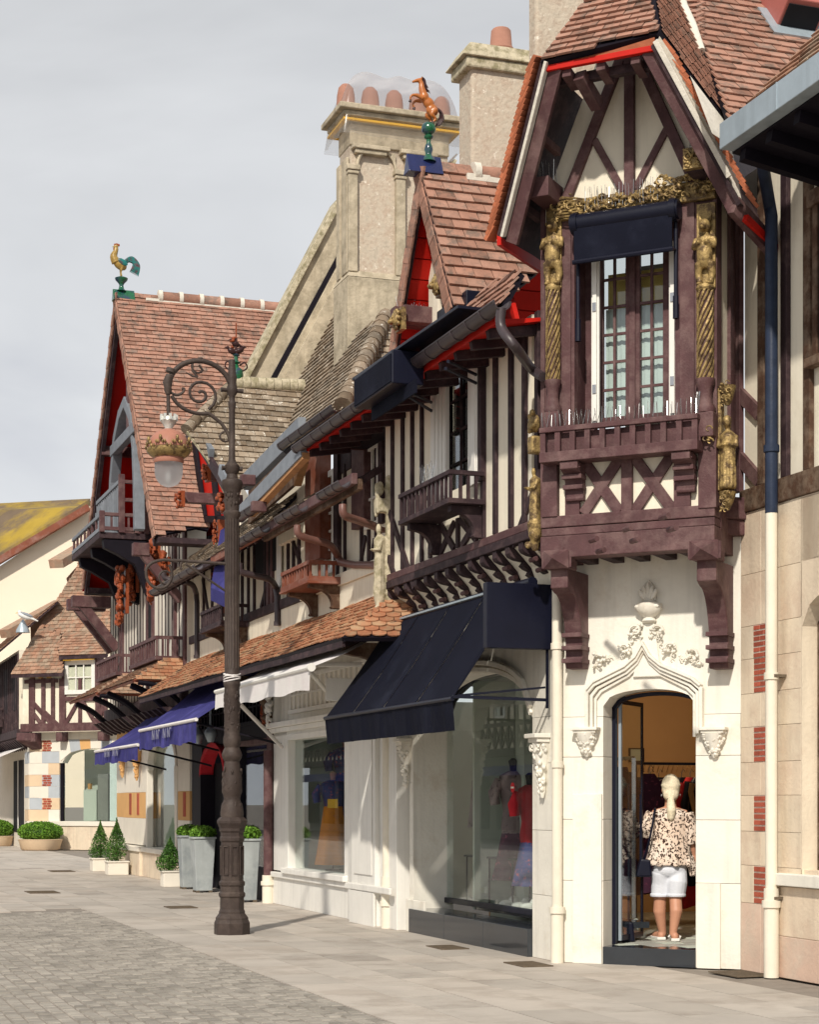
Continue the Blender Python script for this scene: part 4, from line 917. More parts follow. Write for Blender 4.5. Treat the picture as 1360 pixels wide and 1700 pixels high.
# arched shop window with stone reveal
wm = MB(); archwall(wm, wxa, XE, wz0-.1, zt-.01, wxa+.02, 2.9, wz1-.05, wz1+.28, -.0, .31, 16); wm.build('arch_stones', 'stone', rh)
fr2 = MB().box(wxa+.03, wxa+.09, .14, .22, wz0, wz1).box(wxa+.03, 2.88, .14, .22, wz0-.07, wz0)
fr2.sweep([(wxa+.06+(2.80-wxa)*t, wz1-.05+.28*sqrt(1-(2*t-1)**2)) for t in [i/12 for i in range(13)]], .07, .14, .22)
fr2.build('window_frame', 'oak', rh, bevel=.006)
boxp('pane', 'glass', rh, wxa+.09, 2.86, .17, .176, wz0, wz1+.25)
boxp('shop_backdrop', 'interior', rh, wxa+.05, 2.9, 1.6, 1.63, wz0-.3, wz1+.3)
boxp('display_floor', 'interior', rh, wxa+.05, 2.9, .24, 1.6, wz0-.1, wz0-.07)
boxp('sill', 'offwhite', rh, wxa-.36, 3.1, -.10, .12, wz0-.16, wz0-.055, .008)
boxp('plinth_block', 'pinkstone', rh, wxa-.34, 3.1, -.035, -.001, 0.0, .36, .006)
boxp('plinth_block', 'stone', rh, wxa-.34, 3.1, -.035, -.001, .362, wz0-.17, .006)
# timbered storey
yT = .0
zt2 = Rf.P(1200, 250, -.95).z+.35
boxp('upper_wall', 'plaster', rh, 0, XE, .04, .10, zt, zt2)
boxp('sill_beam', 'oak', rh, .0, XE, -.02, .1, zt+.002, zt+.21, .008)
zs_ = zt+.212
def rt(u, w, v0=None, v1=None, mt='oak', pr=.05):
    x = Rf.x(u, -.01); timber(rh, Rf, (x, zs_ if v0 is None else Rf.z(v0, x)), (x, zt2 if v1 is None else Rf.z(v1, x)), w, .04, pr, mt, bev=.005)
rt(1222, .12, mt='maroon'); rt(1263, .115); rt(1300, .10, mt='dark'); rt(1338, .11)
for (a, b, c, d) in ((1222, 640, 1250, 690), (1222, 745, 1250, 800)):
    p, q = Rf.P(a, b), Rf.P(c, d); timber(rh, Rf, (p.x-.08, p.z), (q.x+.08, q.z), .12, .04, .04, 'maroon')
px = Rf.x(1348, 0); boxp('window_sill', 'oak', rh, px-.04, XE, -.06, .03, Rf.z(612, px), Rf.z(596, px), .006)
boxp('window_frame', 'oak', rh, px+.02, px+.09, -.01, .04, Rf.z(596, px), Rf.z(345, px), .006)
boxp('dark_pane', 'pane_dark', rh, px+.09, XE, .01, .04, Rf.z(596, px), Rf.z(345, px))
boxp('window_lintel', 'oak', rh, px-.04, XE, -.03, .03, Rf.z(345, px), Rf.z(318, px), .006)
MB().box(-.10, .10, -.42, .02, zt-.06, zt+.14).box(-.07, .07, -.30, .02, zt-.20, zt-.06).build('corner_corbel', 'maroon', rh, bevel=.012)
# eaves: deep dark soffit, zinc box gutter
YG = -.95
gA = Rf.P(1200, 250, YG); gB = Rf.P(1206, 212, YG)
zg0, zg1 = gA.z, Rf.z(207, gA.x, YG)
boxp('box_gutter', 'zinc', rh, gA.x, XE+1, YG-.03, YG+.10, zg0, zg1, .006)
for xx in (gA.x+.9, gA.x+1.9): boxp('gutter_joint', 'zinc', rh, xx, xx+.012, YG-.035, YG-.03, zg0, zg1)
MB().prism([(gA.x-.02, YG+.10, zg0+.03), (gA.x-.02, .05, zg0-.10), (gA.x-.02, .05, zg0-.14), (gA.x-.02, YG+.10, zg0-.01)], (XE+1-gA.x, 0, 0)).build('soffit_board', 'ink', rh)
for k in range(9): MB().bar((gA.x+.12+k*.42, YG+.12, zg0-.05), (gA.x+.12+k*.42, .04, zg0-.19), .12, .09).build('rafter', 'ink', rh)
# downpipe
xp = Rf.x(1281, -.11); xq = Rf.x(1274, -.5)
pz = lambda v: Rf.z(v, xp, -.11)
downpipe(rh, smoothpath([(xq, YG+.35, zg0-.02), (xq, YG+.35, pz(270)), (xp, -.14, pz(330)), (xp, -.11, pz(360))], 5)+[Vector((xp, -.11, pz(852)))], .055, 'pipe_blue', [((xp, -.11, pz(745)), (0, 0, 1))], 'downpipe')
downpipe(rh, [(xp, -.11, pz(852)), (xp, -.11, pz(1480))], .052, 'pipe_cream', [((xp, -.11, pz(1122)), (0, 0, 1)), ((xp, -.11, pz(1480)), (0, 0, 1))], 'downpipe')
downpipe(rh, [(xp, -.11, pz(1480)), (xp, -.11, .0)], .066, 'pipe_cream', [((xp, -.11, pz(1500)), (0, 0, 1))], 'downpipe')
for v in (1122, 1490): boxp('pipe_clip', 'grate', rh, xp-.07, xp+.07, -.12, .0, pz(v)-.012, pz(v)+.012)
# roof above the gutter, rising inwards
sl2 = 52; u_ = Vector((0, cos(radians(sl2)), sin(radians(sl2)))); n_ = Vector((0, -sin(radians(sl2)), cos(radians(sl2))))
P0_ = Vector((gA.x, YG+.10, zg1-.02))
def pr2(u, v): return Rf.pl(u, v, P0_, n_)
roof(rh, [P0_, P0_+Vector((1.9, 0, 0)), P0_+Vector((1.9, 0, 0))+u_*1.2, pr2(1352, 62), pr2(1300, 120), pr2(1250, 168)], (1, 0, 0), 'tile_old', .16, .10, .016, 60, camf=Rf)
# main roof slope facing up the street, with skylight
V = pr2(1212, 205); th = 50
fn = Vector((sin(radians(th)), 0, cos(radians(th))))
def pf(u, v): return Rf.pl(u, v, V, fn)
roof(rh, [pf(1213, 205), pf(1320, 112), pf(1380, 50), pf(1400, -60), pf(1164, -60), pf(1160, 60)], (0, 1, 0), 'tile', .19, .115, .016, 300, camf=Rf)
fn2 = Vector((.42, -.62, .66)).normalized(); V2 = pf(1160, 60)
def pf2(u, v): return Rf.pl(u, v, V2, fn2)
roof(rh, [pf2(1162, 62), pf2(1168, -60), pf2(1125, -60), pf2(1136, 10), pf2(1150, 45), pf2(1160, 80)], (Vector((1, 0, 0))-fn2*fn2.x), 'tile', .16, .085, .02, 60, camf=Rf)
# skylight boxes
def sky_box(u, v, w, d, h):
    p = pf(u, v); t = thing('roof_vent', 'larger pinkish red box vent with lead flashing on the tiled roof' if u < 1320 else 'second pinkish red box skylight cut by the right edge of the frame', 'roof vent', Rf, p.x, p.y, p.z)
    up = Vector((-cos(radians(th)), 0, sin(radians(th)))); ex = Vector((0, 1, 0))
    b = MB(); o = p
    b.prism([o, o+ex*w, o+ex*w+up*d, o+up*d], fn*h); b.build('vent_casing', 'ventred', t, bevel=.012)
    b = MB(); b.prism([o+ex*.03-up*.004+fn*.02, o+ex*(w-.03)-up*.004+fn*.02, o+ex*(w-.03)-up*.004+fn*(h-.05), o+ex*.03-up*.004+fn*(h-.05)], -up*.01); b.build('vent_opening', 'pane_dark', t)
    b = MB(); b.prism([o-ex*.09-up*.16+fn*.02, o+ex*(w+.09)-up*.16+fn*.02, o+ex*(w+.09)+up*.3+fn*.02, o-ex*.09+up*.3+fn*.02], fn*.02); b.build('lead_flashing', 'zinc', t)
sky_box(1288, 48, .42, .55, .30); sky_box(1335, 28, .5, .5, .3)
# ================================================================ HOUSE WITH THE BLACK AWNING (A frame)
sh = thing('timbered_shop_house', 'cream half-timbered shop house with tiled dormer and red soffit above the black awning', 'house', A, -1.5)
XL, XR, YJ = -3.66, .66, -.3
# ground floor
wx0, wx1 = A.x(686), A.x(884)
z1_ = 3.72
spring, crown = A.z(1212, wx1), A.z(1118, (wx0+wx1)/2)
blocks(sh, XL, wx0, 0, .10, [0, .9, 1.75, 2.35], 'offwhite', bev=.003)
blocks(sh, wx1, XR, 0, .5, [0, .62, 1.25, 1.9, 2.35], 'offwhite', bev=.003)
b = MB(); arc2 = archwall(b, XL, XR, 2.352, z1_, wx0, wx1, max(spring, 2.36), crown, 0, .30, 18); b.build('wall', 'offwhite', sh)
boxp('jamb_fill', 'offwhite', sh, XL, wx0-.001, .101, .5, 0, 2.35)
# splayed reveal on the left, glass set back
YG_ = .42; gx0 = A.x(738, YG_)
MB().prism([(wx0, .0, .0), (wx0, .5, 0), (gx0, .5, 0), (gx0, YG_-.02, 0)], (0, 0, 2.95)).build('splayed_jamb', 'offwhite', sh)
MB().sweep([(x, z+.10) for x, z in arc2], .05, -.05, -.001).build('arch_moulding', 'offwhite', sh, bevel=.006)
MB().sweep([(x, z+.03) for x, z in arc2], .05, -.03, -.001).build('arch_moulding', 'offwhite', sh, bevel=.006)
f = MB(); f.box(gx0-.01, gx0+.05, YG_-.04, YG_+.05, .34, 2.9); f.box(gx0+.05, wx1+.3, YG_-.03, YG_+.04, .34, .40); f.build('window_frame', 'navy', sh, bevel=.004)
gg = MB(); gx1 = wx1+.25
f = MB().sweep([(gx0+(gx1-gx0)*t, 2.45+.55*sqrt(max(0, 1-(2*t-1)**2))) for t in [i/16 for i in range(17)]], .07, YG_-.02, YG_+.05); f.build('window_frame', 'navy', sh)
MB().prism([(gx0+.05, YG_, .40), (gx1, YG_, .40)] + [(gx0+.05+(gx1-gx0-.05)*(1-t), YG_, 2.45+.55*sqrt(max(0, 1-(2*t-1)**2))) for t in [i/16 for i in range(17)]], (0, .008, 0)).build('pane', 'glass', sh)
# black stone plinth
pz_ = A.z(1508, A.x(682, -.04), -.04)
for k in range(3):
    a = wx0-.02+(wx1-wx0+.02)*k/3; boxp('plinth_slab', 'blackstone', sh, a+.002, a+(wx1-wx0+.02)/3-.002, -.05, YG_-.04, 0, pz_+.0, .003)
# carved corbels on the piers
def corbel(parent, xm, z, s=1.0, y=0, mtl='offwhite'):
    t = MB().box(xm-.13*s, xm+.13*s, y-.16*s, y-.001, z, z+.04*s).box(xm-.11*s, xm+.11*s, y-.13*s, y-.001, z-.04*s, z).build('corbel_shelf', mtl, parent, bevel=.006)
    c = MB(); c.lathe([(.015*s, -.55*s), (.035*s, -.48*s), (.045*s, -.3*s), (.085*s, -.14*s), (.10*s, -.042*s)], xm, y-.03*s, z, 10)
    for k in range(40):
        q = R(); a = U(-pi, 0); r = (.03+.07*q)*s; c.ball((xm+r*cos(a), y-.03+r*sin(a)*.9, z-.5*s+.46*s*q), .026*s*U(.6, 1.2), .022*s, .024*s, 6, 4)
    for k in (-1, 1): c.tube([Vector((xm+k*.07*s, y-.11*s, z-.09*s))+Vector((.028*s*cos(a), 0, .028*s*sin(a))) for a in [j*.7 for j in range(9)]], .012*s, 5)
    c.build('carved_corbel', mtl, parent, smooth=60)
corbel(sh, A.x(672, -.05), A.z(1232, A.x(672), -.05), 1.0)
corbel(sh, A.x(893, -.08), A.z(1226, A.x(893), -.08), 1.05)
boxp('pier_base', 'offwhite', sh, XL+.6, A.x(678), -.03, -.001, 0, .38, .006)
# cove under the jetty with consoles
MB().prism([(XL, .0, z1_), (XL, -.02, 3.60), (XL, -.10, 3.80), (XL, YJ+.02, 3.99), (XL, 0, 3.99)], (XR-XL, 0, 0)).build('cove', 'plaster', sh)
n = 13
cb = MB(); prof = [(0, 3.70), (-.08, 3.71), (-.12, 3.735), (-.10, 3.77), (-.15, 3.79), (-.19, 3.82), (-.16, 3.86), (-.25, 3.875), (-.31, 3.90), (-.33, 3.93), (-.33, 3.995), (0, 3.995)]
cb.prism([(-.055, y, z) for y, z in prof], (.11, 0, 0)); cme = mesh_of(cb, 'console', 'dark')
cp = MB().tube([(-.07, -.13, 3.745), (.07, -.13, 3.745)], .025, 8).tube([(-.07, -.20, 3.84), (.07, -.20, 3.84)], .025, 8); cpm = mesh_of(cp, 'console_scroll', 'maroon', 40)
for i in range(n+1):
    o = inst('console', cme, sh, Matrix.Translation((XL+.12+i*(XR+.12-XL)/n, 0, 0))); inst('console_scroll', cpm, o, Matrix.Translation((XL+.12+i*(XR+.12-XL)/n, 0, 0)))
boxp('sill_beam', 'dark', sh, XL-.04, XR+.1, YJ-.045, YJ+.12, 4.0, 4.085, .008); boxp('sill_beam', 'maroon', sh, XL-.04, XR+.1, YJ-.035, YJ+.12, 4.088, 4.17, .008)
# upper wall with close studding
ZE = 5.99
wl, wr = A.x(718, YJ), A.x(792, YJ)         # tall window
boxp('upper_wall', 'plaster', sh, XL, wl, YJ, YJ+.12, 4.17, 6.35); boxp('upper_wall', 'plaster', sh, wr, XR+.1, YJ, YJ+.12, 4.17, 6.12)
boxp('upper_wall', 'plaster', sh, wl, wr, YJ, YJ+.12, 4.17, A.z(800, wl, YJ)-.2)
boxp('end_wall', 'plaster', sh, XL, XL+.1, YJ+.12, .6, 4.17, 6.3)
def s2(u, w=.085, v1=None, v0=None, mt='dark'):
    x = A.x(u, YJ-.02); timber(sh, A, (x, 4.172 if v0 is None else A.z(v0, x, YJ)), (x, (6.3 if u < 800 else 6.1) if v1 is None else A.z(v1, x, YJ)), w, YJ, .035, mt, bev=.004)
for u in (651, 668, 684, 700): s2(u, .062)
for u in (802, 822, 848, 871, 892): s2(u, .085)
for a, b, c, d in ((645, 850, 686, 975), (643, 925, 662, 985), (893, 790, 850, 905)):
    p, q = A.P(a, b, YJ-.03), A.P(c, d, YJ-.03); timber(sh, A, (p.x, p.z), (q.x, q.z), .075, YJ, .028, 'dark')
for a, b, c, d in ((728, 952, 752, 868), (752, 945, 728, 868), (765, 935, 790, 865), (790, 922, 762, 862), (758, 945, 758, 860), (712, 965, 712, 870)):
    p, q = A.P(a, b, YJ-.03), A.P(c, d, YJ-.03); timber(sh, A, (p.x, max(p.z, 4.18)), (q.x, q.z), .075, YJ, .03, 'dark')
# tall window with white folded shutters
zw0, zw1 = A.z(800, -1.3, YJ)-.15, 6.55
boxp('shutter', 'white', sh, A.x(716, YJ-.06), A.x(742, YJ-.06), YJ-.07, YJ-.03, zw0, zw1, .004)
for k in range(4): 
    xx = A.x(719+k*6, YJ-.07); boxp('shutter_board', 'white', sh, xx, xx+.06, YJ-.078, YJ-.0705, zw0+.02, zw1-.02, .002)
boxp('shutter', 'white', sh, A.x(778, YJ-.06), A.x(793, YJ-.06), YJ-.07, YJ-.03, zw0, zw1, .004)
boxp('shutter_edge', 'white', sh, A.x(783, YJ-.075), A.x(789, YJ-.075), YJ-.082, YJ-.0705, zw0, zw1, .002)
wn = window(sh, A.x(741, YJ+.10), A.x(779, YJ+.10)+.12, zw0, zw1, YJ+.10, 2, 5, 'dark', 'glass2', .06, .026)
boxp('window_post', 'dark', sh, A.x(794, YJ-.05), A.x(800, YJ-.05), YJ-.06, YJ-.001, 4.75, 6.5, .004)
# little balcony under it
bz0, bz1 = 4.50, 4.83
bxa_, bxb_ = -1.95, -.36
balcony(sh, bxa_, bxb_, YJ-.04, -.72, bz0, bz1, 13, 'dark', .032, .045, .05, 3)
for xx in (bxa_+.12, bxb_-.2): bracket(sh, xx, xx+.10, YJ, -.66, bz0-.32, bz0-.003, 'dark')
spikes(sh, (-1.3, -.68, bz1), (-.9, -.68, bz1), 10, .18)
# eave of the roof
EY, EZ = -.85, 5.97
b = MB(); 
b.prism([(-5.25, EY+.02, EZ-.08), (-5.25, YJ+.02, EZ+.02), (-5.25, YJ+.02, EZ+.05), (-5.25, EY+.02, EZ-.02)], (6.3, 0, 0)); b.build('soffit_boards', 'red', sh)
for k in range(15): MB().bar((-5.1+k*.43, EY+.04, EZ-.12), (-5.1+k*.43, YJ, EZ-.04), .09, .07).build('rafter', 'dark', sh)
boxp('red_fascia', 'red', sh, -5.25, 1.2, EY-.0, EY+.02, EZ-.095, EZ-.02)
boxp('overhang_closing', 'ink', sh, -5.25, XL, YJ+.04, .35, EZ-.02, EZ+.02)
MB().prism([(-5.2, EY, EZ-.03), (-5.2, .3, EZ-.03), (-5.2, .3, EZ+.9), ], (.05, 0, 0)).build('roof_end', 'maroon', sh)
gutter(sh, (-1.06, EY-.07, EZ+.01), (1.55, EY-.07, EZ+.01), .078, 'gutter', 7)
gutter(sh, (-5.28, EY-.07, EZ-.02), (-2.0, EY-.07, EZ-.02), .078, 'gutter', 8)
xd = A.x(836, EY-.05); dz = lambda v, x, y: A.z(v, x, y)
downpipe(sh, smoothpath([(xd, EY-.07, EZ-.05), (xd, EY-.07, EZ-.22), (xd+.12, EY+.02, EZ-.42), (A.x(892, -.36), -.42, A.z(608, A.x(892, -.4), -.4)), (A.x(905, -.36), -.38, A.z(622, A.x(905, -.4), -.4))], 6), .045, 'gutter')
# street slope of the roof, seen almost edge on
st_ = Vector((0, cos(radians(56)), sin(radians(56)))); P_ = Vector((-2.0, EY, EZ+.03)); rn_ = Vector((0, -sin(radians(56)), cos(radians(56))))
def pst(u, v): return A.pl(u, v, P_, rn_)
roof(sh, [Vector((-1.0, EY, EZ+.03)), Vector((1.40, EY, EZ+.03)), Vector((1.25, EY, EZ+.03))+st_*.42, Vector((.1, EY, EZ+.03))+st_*.62, Vector((-.5, EY, EZ+.03))+st_*.35], (1, 0, 0), 'tile', .17, .105, .016, 60)
# ---- dormer with hung verge tiles
DY = -.66; da = A.P(700, 277, DY); dl = A.P(647, 592, DY); dr = A.P(752, 506, DY); dz_ = (dl.z+dr.z)/2; 
da.x = (dl.x+dr.x)/2; dl.z = dr.z = dz_
sn = (da-dr).cross(Vector((0, 1, 0))).normalized()
if sn.z < 0: sn = -sn
def pd(u, v): return A.pl(u, v, da, sn)
roof(sh, [da, dr, pd(842, 494), pd(893, 452), pd(880, 330), pd(852, 292)], (0, 1, 0), 'tile', .205, .138, .024, 300, jit=.004)
ln = (da-dl).cross(Vector((0, 1, 0))); 
MB().prism([da, dl, dl+Vector((0, 2.2, 0)), da+Vector((0, 2.2, 0))], (.03, 0, -.03)).build('red_boarding', 'red', sh)
dd = (dl-da); L_ = dd.length; dd = dd.normalized()
for k in range(9):       # joints of the red boarding as separate boards
    o = da+dd*(L_*(k+.15)/9); o2 = o+dd*(L_/9-.014); iv = Vector((.045, 0, -.03)); MB().prism([o+iv, o2+iv, o2+iv+Vector((0, 1.9, 0)), o+iv+Vector((0, 1.9, 0))], (.015, 0, -.008)).build('soffit_board', 'red', sh)
def rake(p, q, w, t, mt, off, name):
    b = MB(); d = (q-p).normalized(); off = Vector(off); b.bar(p+off, q+off, w, t, up=Vector((0, 1, 0)).cross(d)); return b.build(name, mt, sh, bevel=.004)
rake(da, dl, .12, .05, 'dark', (.06, .03, -.06), 'bargeboard'); rake(da, dr, .12, .05, 'dark', (-.06, .03, -.06), 'bargeboard')
rake(da, dr, .05, .5, 'red', (-.03, .3, -.04), 'red_edge_board')
hm = mesh_of(MB().prism([(-.11, 0, 0), (.0, -.012, -.02), (.0, -.012, .15), (-.11, 0, .17)], (0, .02, 0)), 'verge_tile', 'tile'); nv = 14
for sgn, q in ((1, dr), (-1, dl)):
    d = (da-q); Ln = d.length; d.normalize()
    nrm = Vector((0, -1, 0)); side = nrm.cross(d)*(1 if sgn > 0 else -1)
    for i in range(nv):
        o = q + d*(Ln*i/nv) + Vector((.0, -.02-.004*(i % 2), 0)) - Vector((sgn*.01, 0, 0))
        b = MB(); wv = .16; h = Ln/nv*1.12
        inn = Vector((-sgn*wv, 0, -.02))
        p = [o, o+d*h, o+d*h+inn+Vector((0, .01, -.03)), o+inn+Vector((0, .01, -.03))]
        b.prism(p, (0, .02, 0)); b.build('verge_tile', 'tile', sh)
# ridge: terracotta cap pieces bedded in mortar
for k in range(4):
    y0 = DY+.62+k*.42; MB().tube([(da.x, y0, da.z+.0), (da.x, y0+.40, da.z+.0)], [.10, .115], 10).build('ridge_tile', 'tile', sh, smooth=50)
    MB().tube([(da.x, y0-.03, da.z+.01), (da.x, y0+.04, da.z+.01)], .125, 10).build('ridge_mortar', 'cap', sh, smooth=50)
boxp('ridge_bed', 'cap', sh, da.x-.10, da.x+.10, DY+.5, DY+2.3, da.z-.09, da.z-.02)
# gable below: collar beam with gilded lion heads, spikes, cream king post
cbz = A.z(537, A.x(675, DY+.1), DY+.1)
boxp('collar_beam', 'maroon', sh, A.x(664, DY-.04), A.x(664, DY-.04)+.14, DY-.04, YJ+.3, cbz-.07, cbz+.11, .008)
boxp('collar_beam', 'maroon', sh, A.x(664, DY+.1), A.x(722, DY+.1)+.2, YJ-.02, YJ+.12, cbz-.07, cbz+.11, .008)
pr1 = A.P(692, 530, DY+.18); 
boxp('kneeler', 'maroon', sh, pr1.x-.07, pr1.x+.08, DY-.10, YJ+.4, pr1.z-.10, pr1.z+.10, .008)
def lion(u, v, y, s=.085):
    p = A.P(u, v, y); b = MB(); b.ball(p, s, s*.7, s*1.1, 10, 8); b.ball(p+Vector((0, -s*.7, -s*.35)), s*.45, s*.5, s*.35)
    for k in (-1, 1): b.ball(p+Vector((k*s*.35, -s*.62, s*.15)), s*.16); b.ball(p+Vector((k*s*.8, 0, s*.7)), s*.3)
    for k in range(10): a = k*pi/5; b.ball(p+Vector((s*cos(a), 0, s*1.1*sin(a))), s*.3)
    b.box(p.x-s*1.2, p.x+s*1.2, p.y+s*.3, p.y+s*.9, p.z-s*1.4, p.z+s*1.4); return b.build('lion_head', 'gold', sh, smooth=60)
lion(658, 531, DY-.12); lion(725, 472, DY+.02)
spikes(sh, (pr1.x-.03, DY-.05, pr1.z+.10), (pr1.x-.03, DY+.5, pr1.z+.10), 10, .15)
boxp('king_post', 'plaster', sh, A.x(716, YJ-.05), A.x(732, YJ-.05), YJ-.08, YJ-.03, 6.4, 7.4, .004)
boxp('gable_wall', 'plaster', sh, A.x(733, YJ), A.x(768, YJ), YJ+.02, YJ+.10, 6.36, dz_+.15)
MB().prism([(da.x-.9, YJ+.35, dz_-.1), (da.x+.95, YJ+.35, dz_-.1), (da.x, YJ+.35, da.z-.15)], (0, .05, 0)).build('gable_boards', 'red', sh)
# projecting window awning above the gutter: slab, box and arms
wa = thing('window_awning', 'black projecting awning box of the tall upper window, crossing the brown gutter', 'awning', A, -1.4, -1.0, 6.1)
ay = -1.02
zt3 = A.z(632, A.x(606, ay), ay)
s0 = A.P(606, 634, ay); s1 = A.P(772, 506, ay+.0)
MB().bar((s0.x, ay, zt3), (s0.x+(s1.x-s0.x)*.98, ay+.1, zt3+.02), .03, .30, up=(0, 0, 1)).build('hood', 'navy', wa, bevel=.004)
q0 = A.P(612, 645, ay-.02); q1 = A.P(676, 600, ay-.02)
MB().box(q0.x, q1.x, ay-.18, ay+.16, zt3-.36, zt3-.02).build('roller_box', 'navy', wa, bevel=.012)
boxp('drop_cloth', 'navycloth', wa, q0.x+.02, q1.x-.02, ay-.19, ay-.181, zt3-.34, zt3-.06)
boxp('valance', 'navycloth', wa, q0.x+.1, q1.x+.25, ay-.02, ay+.0, zt3-.50, zt3-.362)
boxp('wall_box', 'navy', wa, A.x(740, -.45), A.x(790, -.45), -.55, YJ-.09, 6.36, 6.62, .01)
for (a, b_, c, d) in ((668, 652, 716, 682), (672, 648, 716, 668), (740, 612, 790, 636), (744, 600, 790, 622)):
    MB().tube([A.P(a, b_, ay+.1), A.P(c, d, YJ-.08)], .018, 6).build('folding_arm', 'navy', wa, smooth=40)
# carved saints at both corners
def saint(u, v0, v1, y, mtl, w=.2):
    x = A.x(u, y); za, zb = A.z(v0, x, y), A.z(v1, x, y); H = zb-za
    b = MB(); b.box(x-.03, x+.07, y+.07, y+.12, za-.16, zb+.55); figure(b, (x, y, za), H, w, .17)
    b.lathe([(.03, -.26), (.05, -.16), (.07, -.08), (.085, -.0)], x, y, za, 10); 
    for k in range(14): b.ball((x+U(-.06, .06), y-.03+U(-.03, .03), za-U(0, .22)), .026, .03, .03, 6, 4)
    b.box(x-.06, x+.06, y-.06, y+.08, zb+.12, zb+.28); b.ball((x, y, zb+.40), .05, .05, .09)
    for k in range(10): b.ball((x+U(-.05, .05), y-.04, zb+U(.08, .5)), .03, .03, .03, 6, 4)
    b.build('carved_saint', mtl, sh, remesh=.012)
saint(631, 985, 868, YJ-.10, 'oldstone', .17); saint(889, 868, 775, YJ-.09, 'gold', .13)
# plaster rainwater pipe at left pier and pipe in the corner of the bay
px_ = A.x(643, -.1)
downpipe(sh, [(px_, -.1, 0), (px_, -.1, .62)], .075, 'pipe_cream', [((px_, -.1, .3), (0, 0, 1))]); downpipe(sh, [(px_, -.1, .62), (px_, -.1, 2.5)], .06, 'pipe_cream')
cx_, cy_ = XR-.01, -.10
downpipe(bay, [(.03, -.075, 0), (.03, -.075, .50)], .062, 'pipe_cream', [((.03, -.075, .50), (0, 0, 1))]); downpipe(bay, [(.03, -.075, .50), (.03, -.075, 3.6)], .050, 'pipe_cream', [((.03, -.075, 1.88), (0, 0, 1)), ((.03, -.075, 3.0), (0, 0, 1))])
# ---- black shop awning
aw = thing('shop_awning', 'big black sloping shop awning with square side cheek and drooping valance', 'awning', A, -1.4, -.5, 2.4)
ax0, ax1 = -3.55, .50
T0, T1 = Vector((ax0, -.28, 3.60)), Vector((ax1, -.28, 3.60)); B0, B1 = Vector((ax0-.25, -1.0, 2.50)), Vector((ax1, -1.0, 2.50))
for k in range(4):
    a0, a1 = k/4, (k+1)/4; b = MB(); K = 6
    for j in range(K):
        t0, t1 = j/K, (j+1)/K; sg = lambda t: -.03*sin(pi*t)
        p = lambda a, t: T0.lerp(T1, a).lerp(B0.lerp(B1, a), t)+Vector((0, 0, sg(t)))
        b.quad(p(a0+.0015, t0), p(a1-.0015, t0), p(a1-.0015, t1), p(a0+.0015, t1))
    o = b.build('canvas_panel', 'navycloth', aw, smooth=60)
    MB().bar(T0.lerp(T1, a1)+Vector((0, -.006, .008)), B0.lerp(B1, a1)+Vector((0, -.006, .006)), .006, .012).build('seam', 'zinc' if 0 else 'navycloth', aw)
b = MB(); n = 40
for i in range(n):
    a0, a1 = i/n, (i+1)/n; wv = lambda a: .012*sin(a*37)+.01*sin(a*91)
    p0, p1 = B0.lerp(B1, a0), B0.lerp(B1, a1); b.quad(p0, p1, p1+Vector((0, .03+wv(a1), -.30)), p0+Vector((0, .03+wv(a0), -.30)))
b.build('valance', 'navycloth', aw, smooth=60)
MB().tube([B0, B1], .022, 8).build('front_bar', 'navy', aw, smooth=40)
MB().tube([T0+Vector((0, .06, .02)), T1+Vector((.1, .06, .02))], .05, 10).build('roller_tube', 'navy', aw, smooth=40)
boxp('top_strip', 'zinc', aw, ax0, ax1-.3, -.30, -.20, 3.615, 3.635)
boxp('side_cheek', 'navy', aw, ax1+.02, ax1+.12, -.70, -.02, 2.98, 3.60, .006)
for z_, zz in ((3.0, 2.52),):
    MB().bar((ax1+.07, -.06, 2.98), (ax1+.07, -.06, 2.42), .025, .02).bar((ax1+.07, -.06, 2.50), (ax1+.0, -1.0, 2.52), .03, .02).bar((ax1+.07, -.08, 2.62), (ax1, -.95, 2.53), .02, .015).build('support_arm', 'navy', aw)
MB().bar((ax0+.1, -.05, 2.5), (ax0-.1, -1.0, 2.50), .03, .02).build('support_arm', 'navy', aw)
# ---- chimney, finial and horse
def bezier_tube(mb, pts, r, k=6, n=8):
    P = smoothpath(pts, k)
    rr = r if not hasattr(r, '__len__') else [r[min(int(i/k), len(r)-2)] + (r[min(int(i/k), len(r)-2)+1]-r[min(int(i/k), len(r)-2)])*((i % k)/k if i < len(P)-1 else 1) for i in range(len(P))]
    mb.tube(P, rr, n)
# horse finial: x' = along -u (seen in profile facing left); the horse faces the street (−y)
hp = A.P(712, 262, DY+.25); hx, hy, hz = da.x, DY+.10, da.z+.02
ht = thing('horse_finial', 'glazed chestnut rearing horse on a green ball finial at the dormer ridge', 'finial', A, hx, hy, hz)
MB().prism([(hx-.16, hy-.40, hz-.14), (hx+.16, hy-.40, hz-.14), (hx, hy-.40, hz+.20)], (0, .62, 0)).build('ridge_saddle', 'bluetip', ht, bevel=.012)
MB().lathe([(.13, .10), (.10, .16), (.06, .20), (.055, .24), (.075, .30), (.06, .37), (.035, .42), (.04, .47), (.075, .50), (.08, .53), (.04, .555), (.05, .57)], hx, hy, hz, 16).build('pedestal', 'greenglaze', ht, smooth=40)
MB().ball((hx, hy, hz+.66), .125, .125, .115, 16, 12).build('green_ball', 'greenglaze', ht, smooth=60)
def HV(s, z, x=0): return Vector((hx+x, hy-s, hz+z))      # s: towards the street
h0 = .78
b = MB()
b.ball(HV(-.06, h0+.20), .085, .11, .115, 12, 8, Matrix.Rotation(.5, 3, 'X'))        # croup
b.ball(HV(.00, h0+.31), .078, .12, .095, 12, 8, Matrix.Rotation(-.75, 3, 'X'))        # barrel
b.ball(HV(.08, h0+.40), .080, .085, .10, 12, 8)                                        # chest
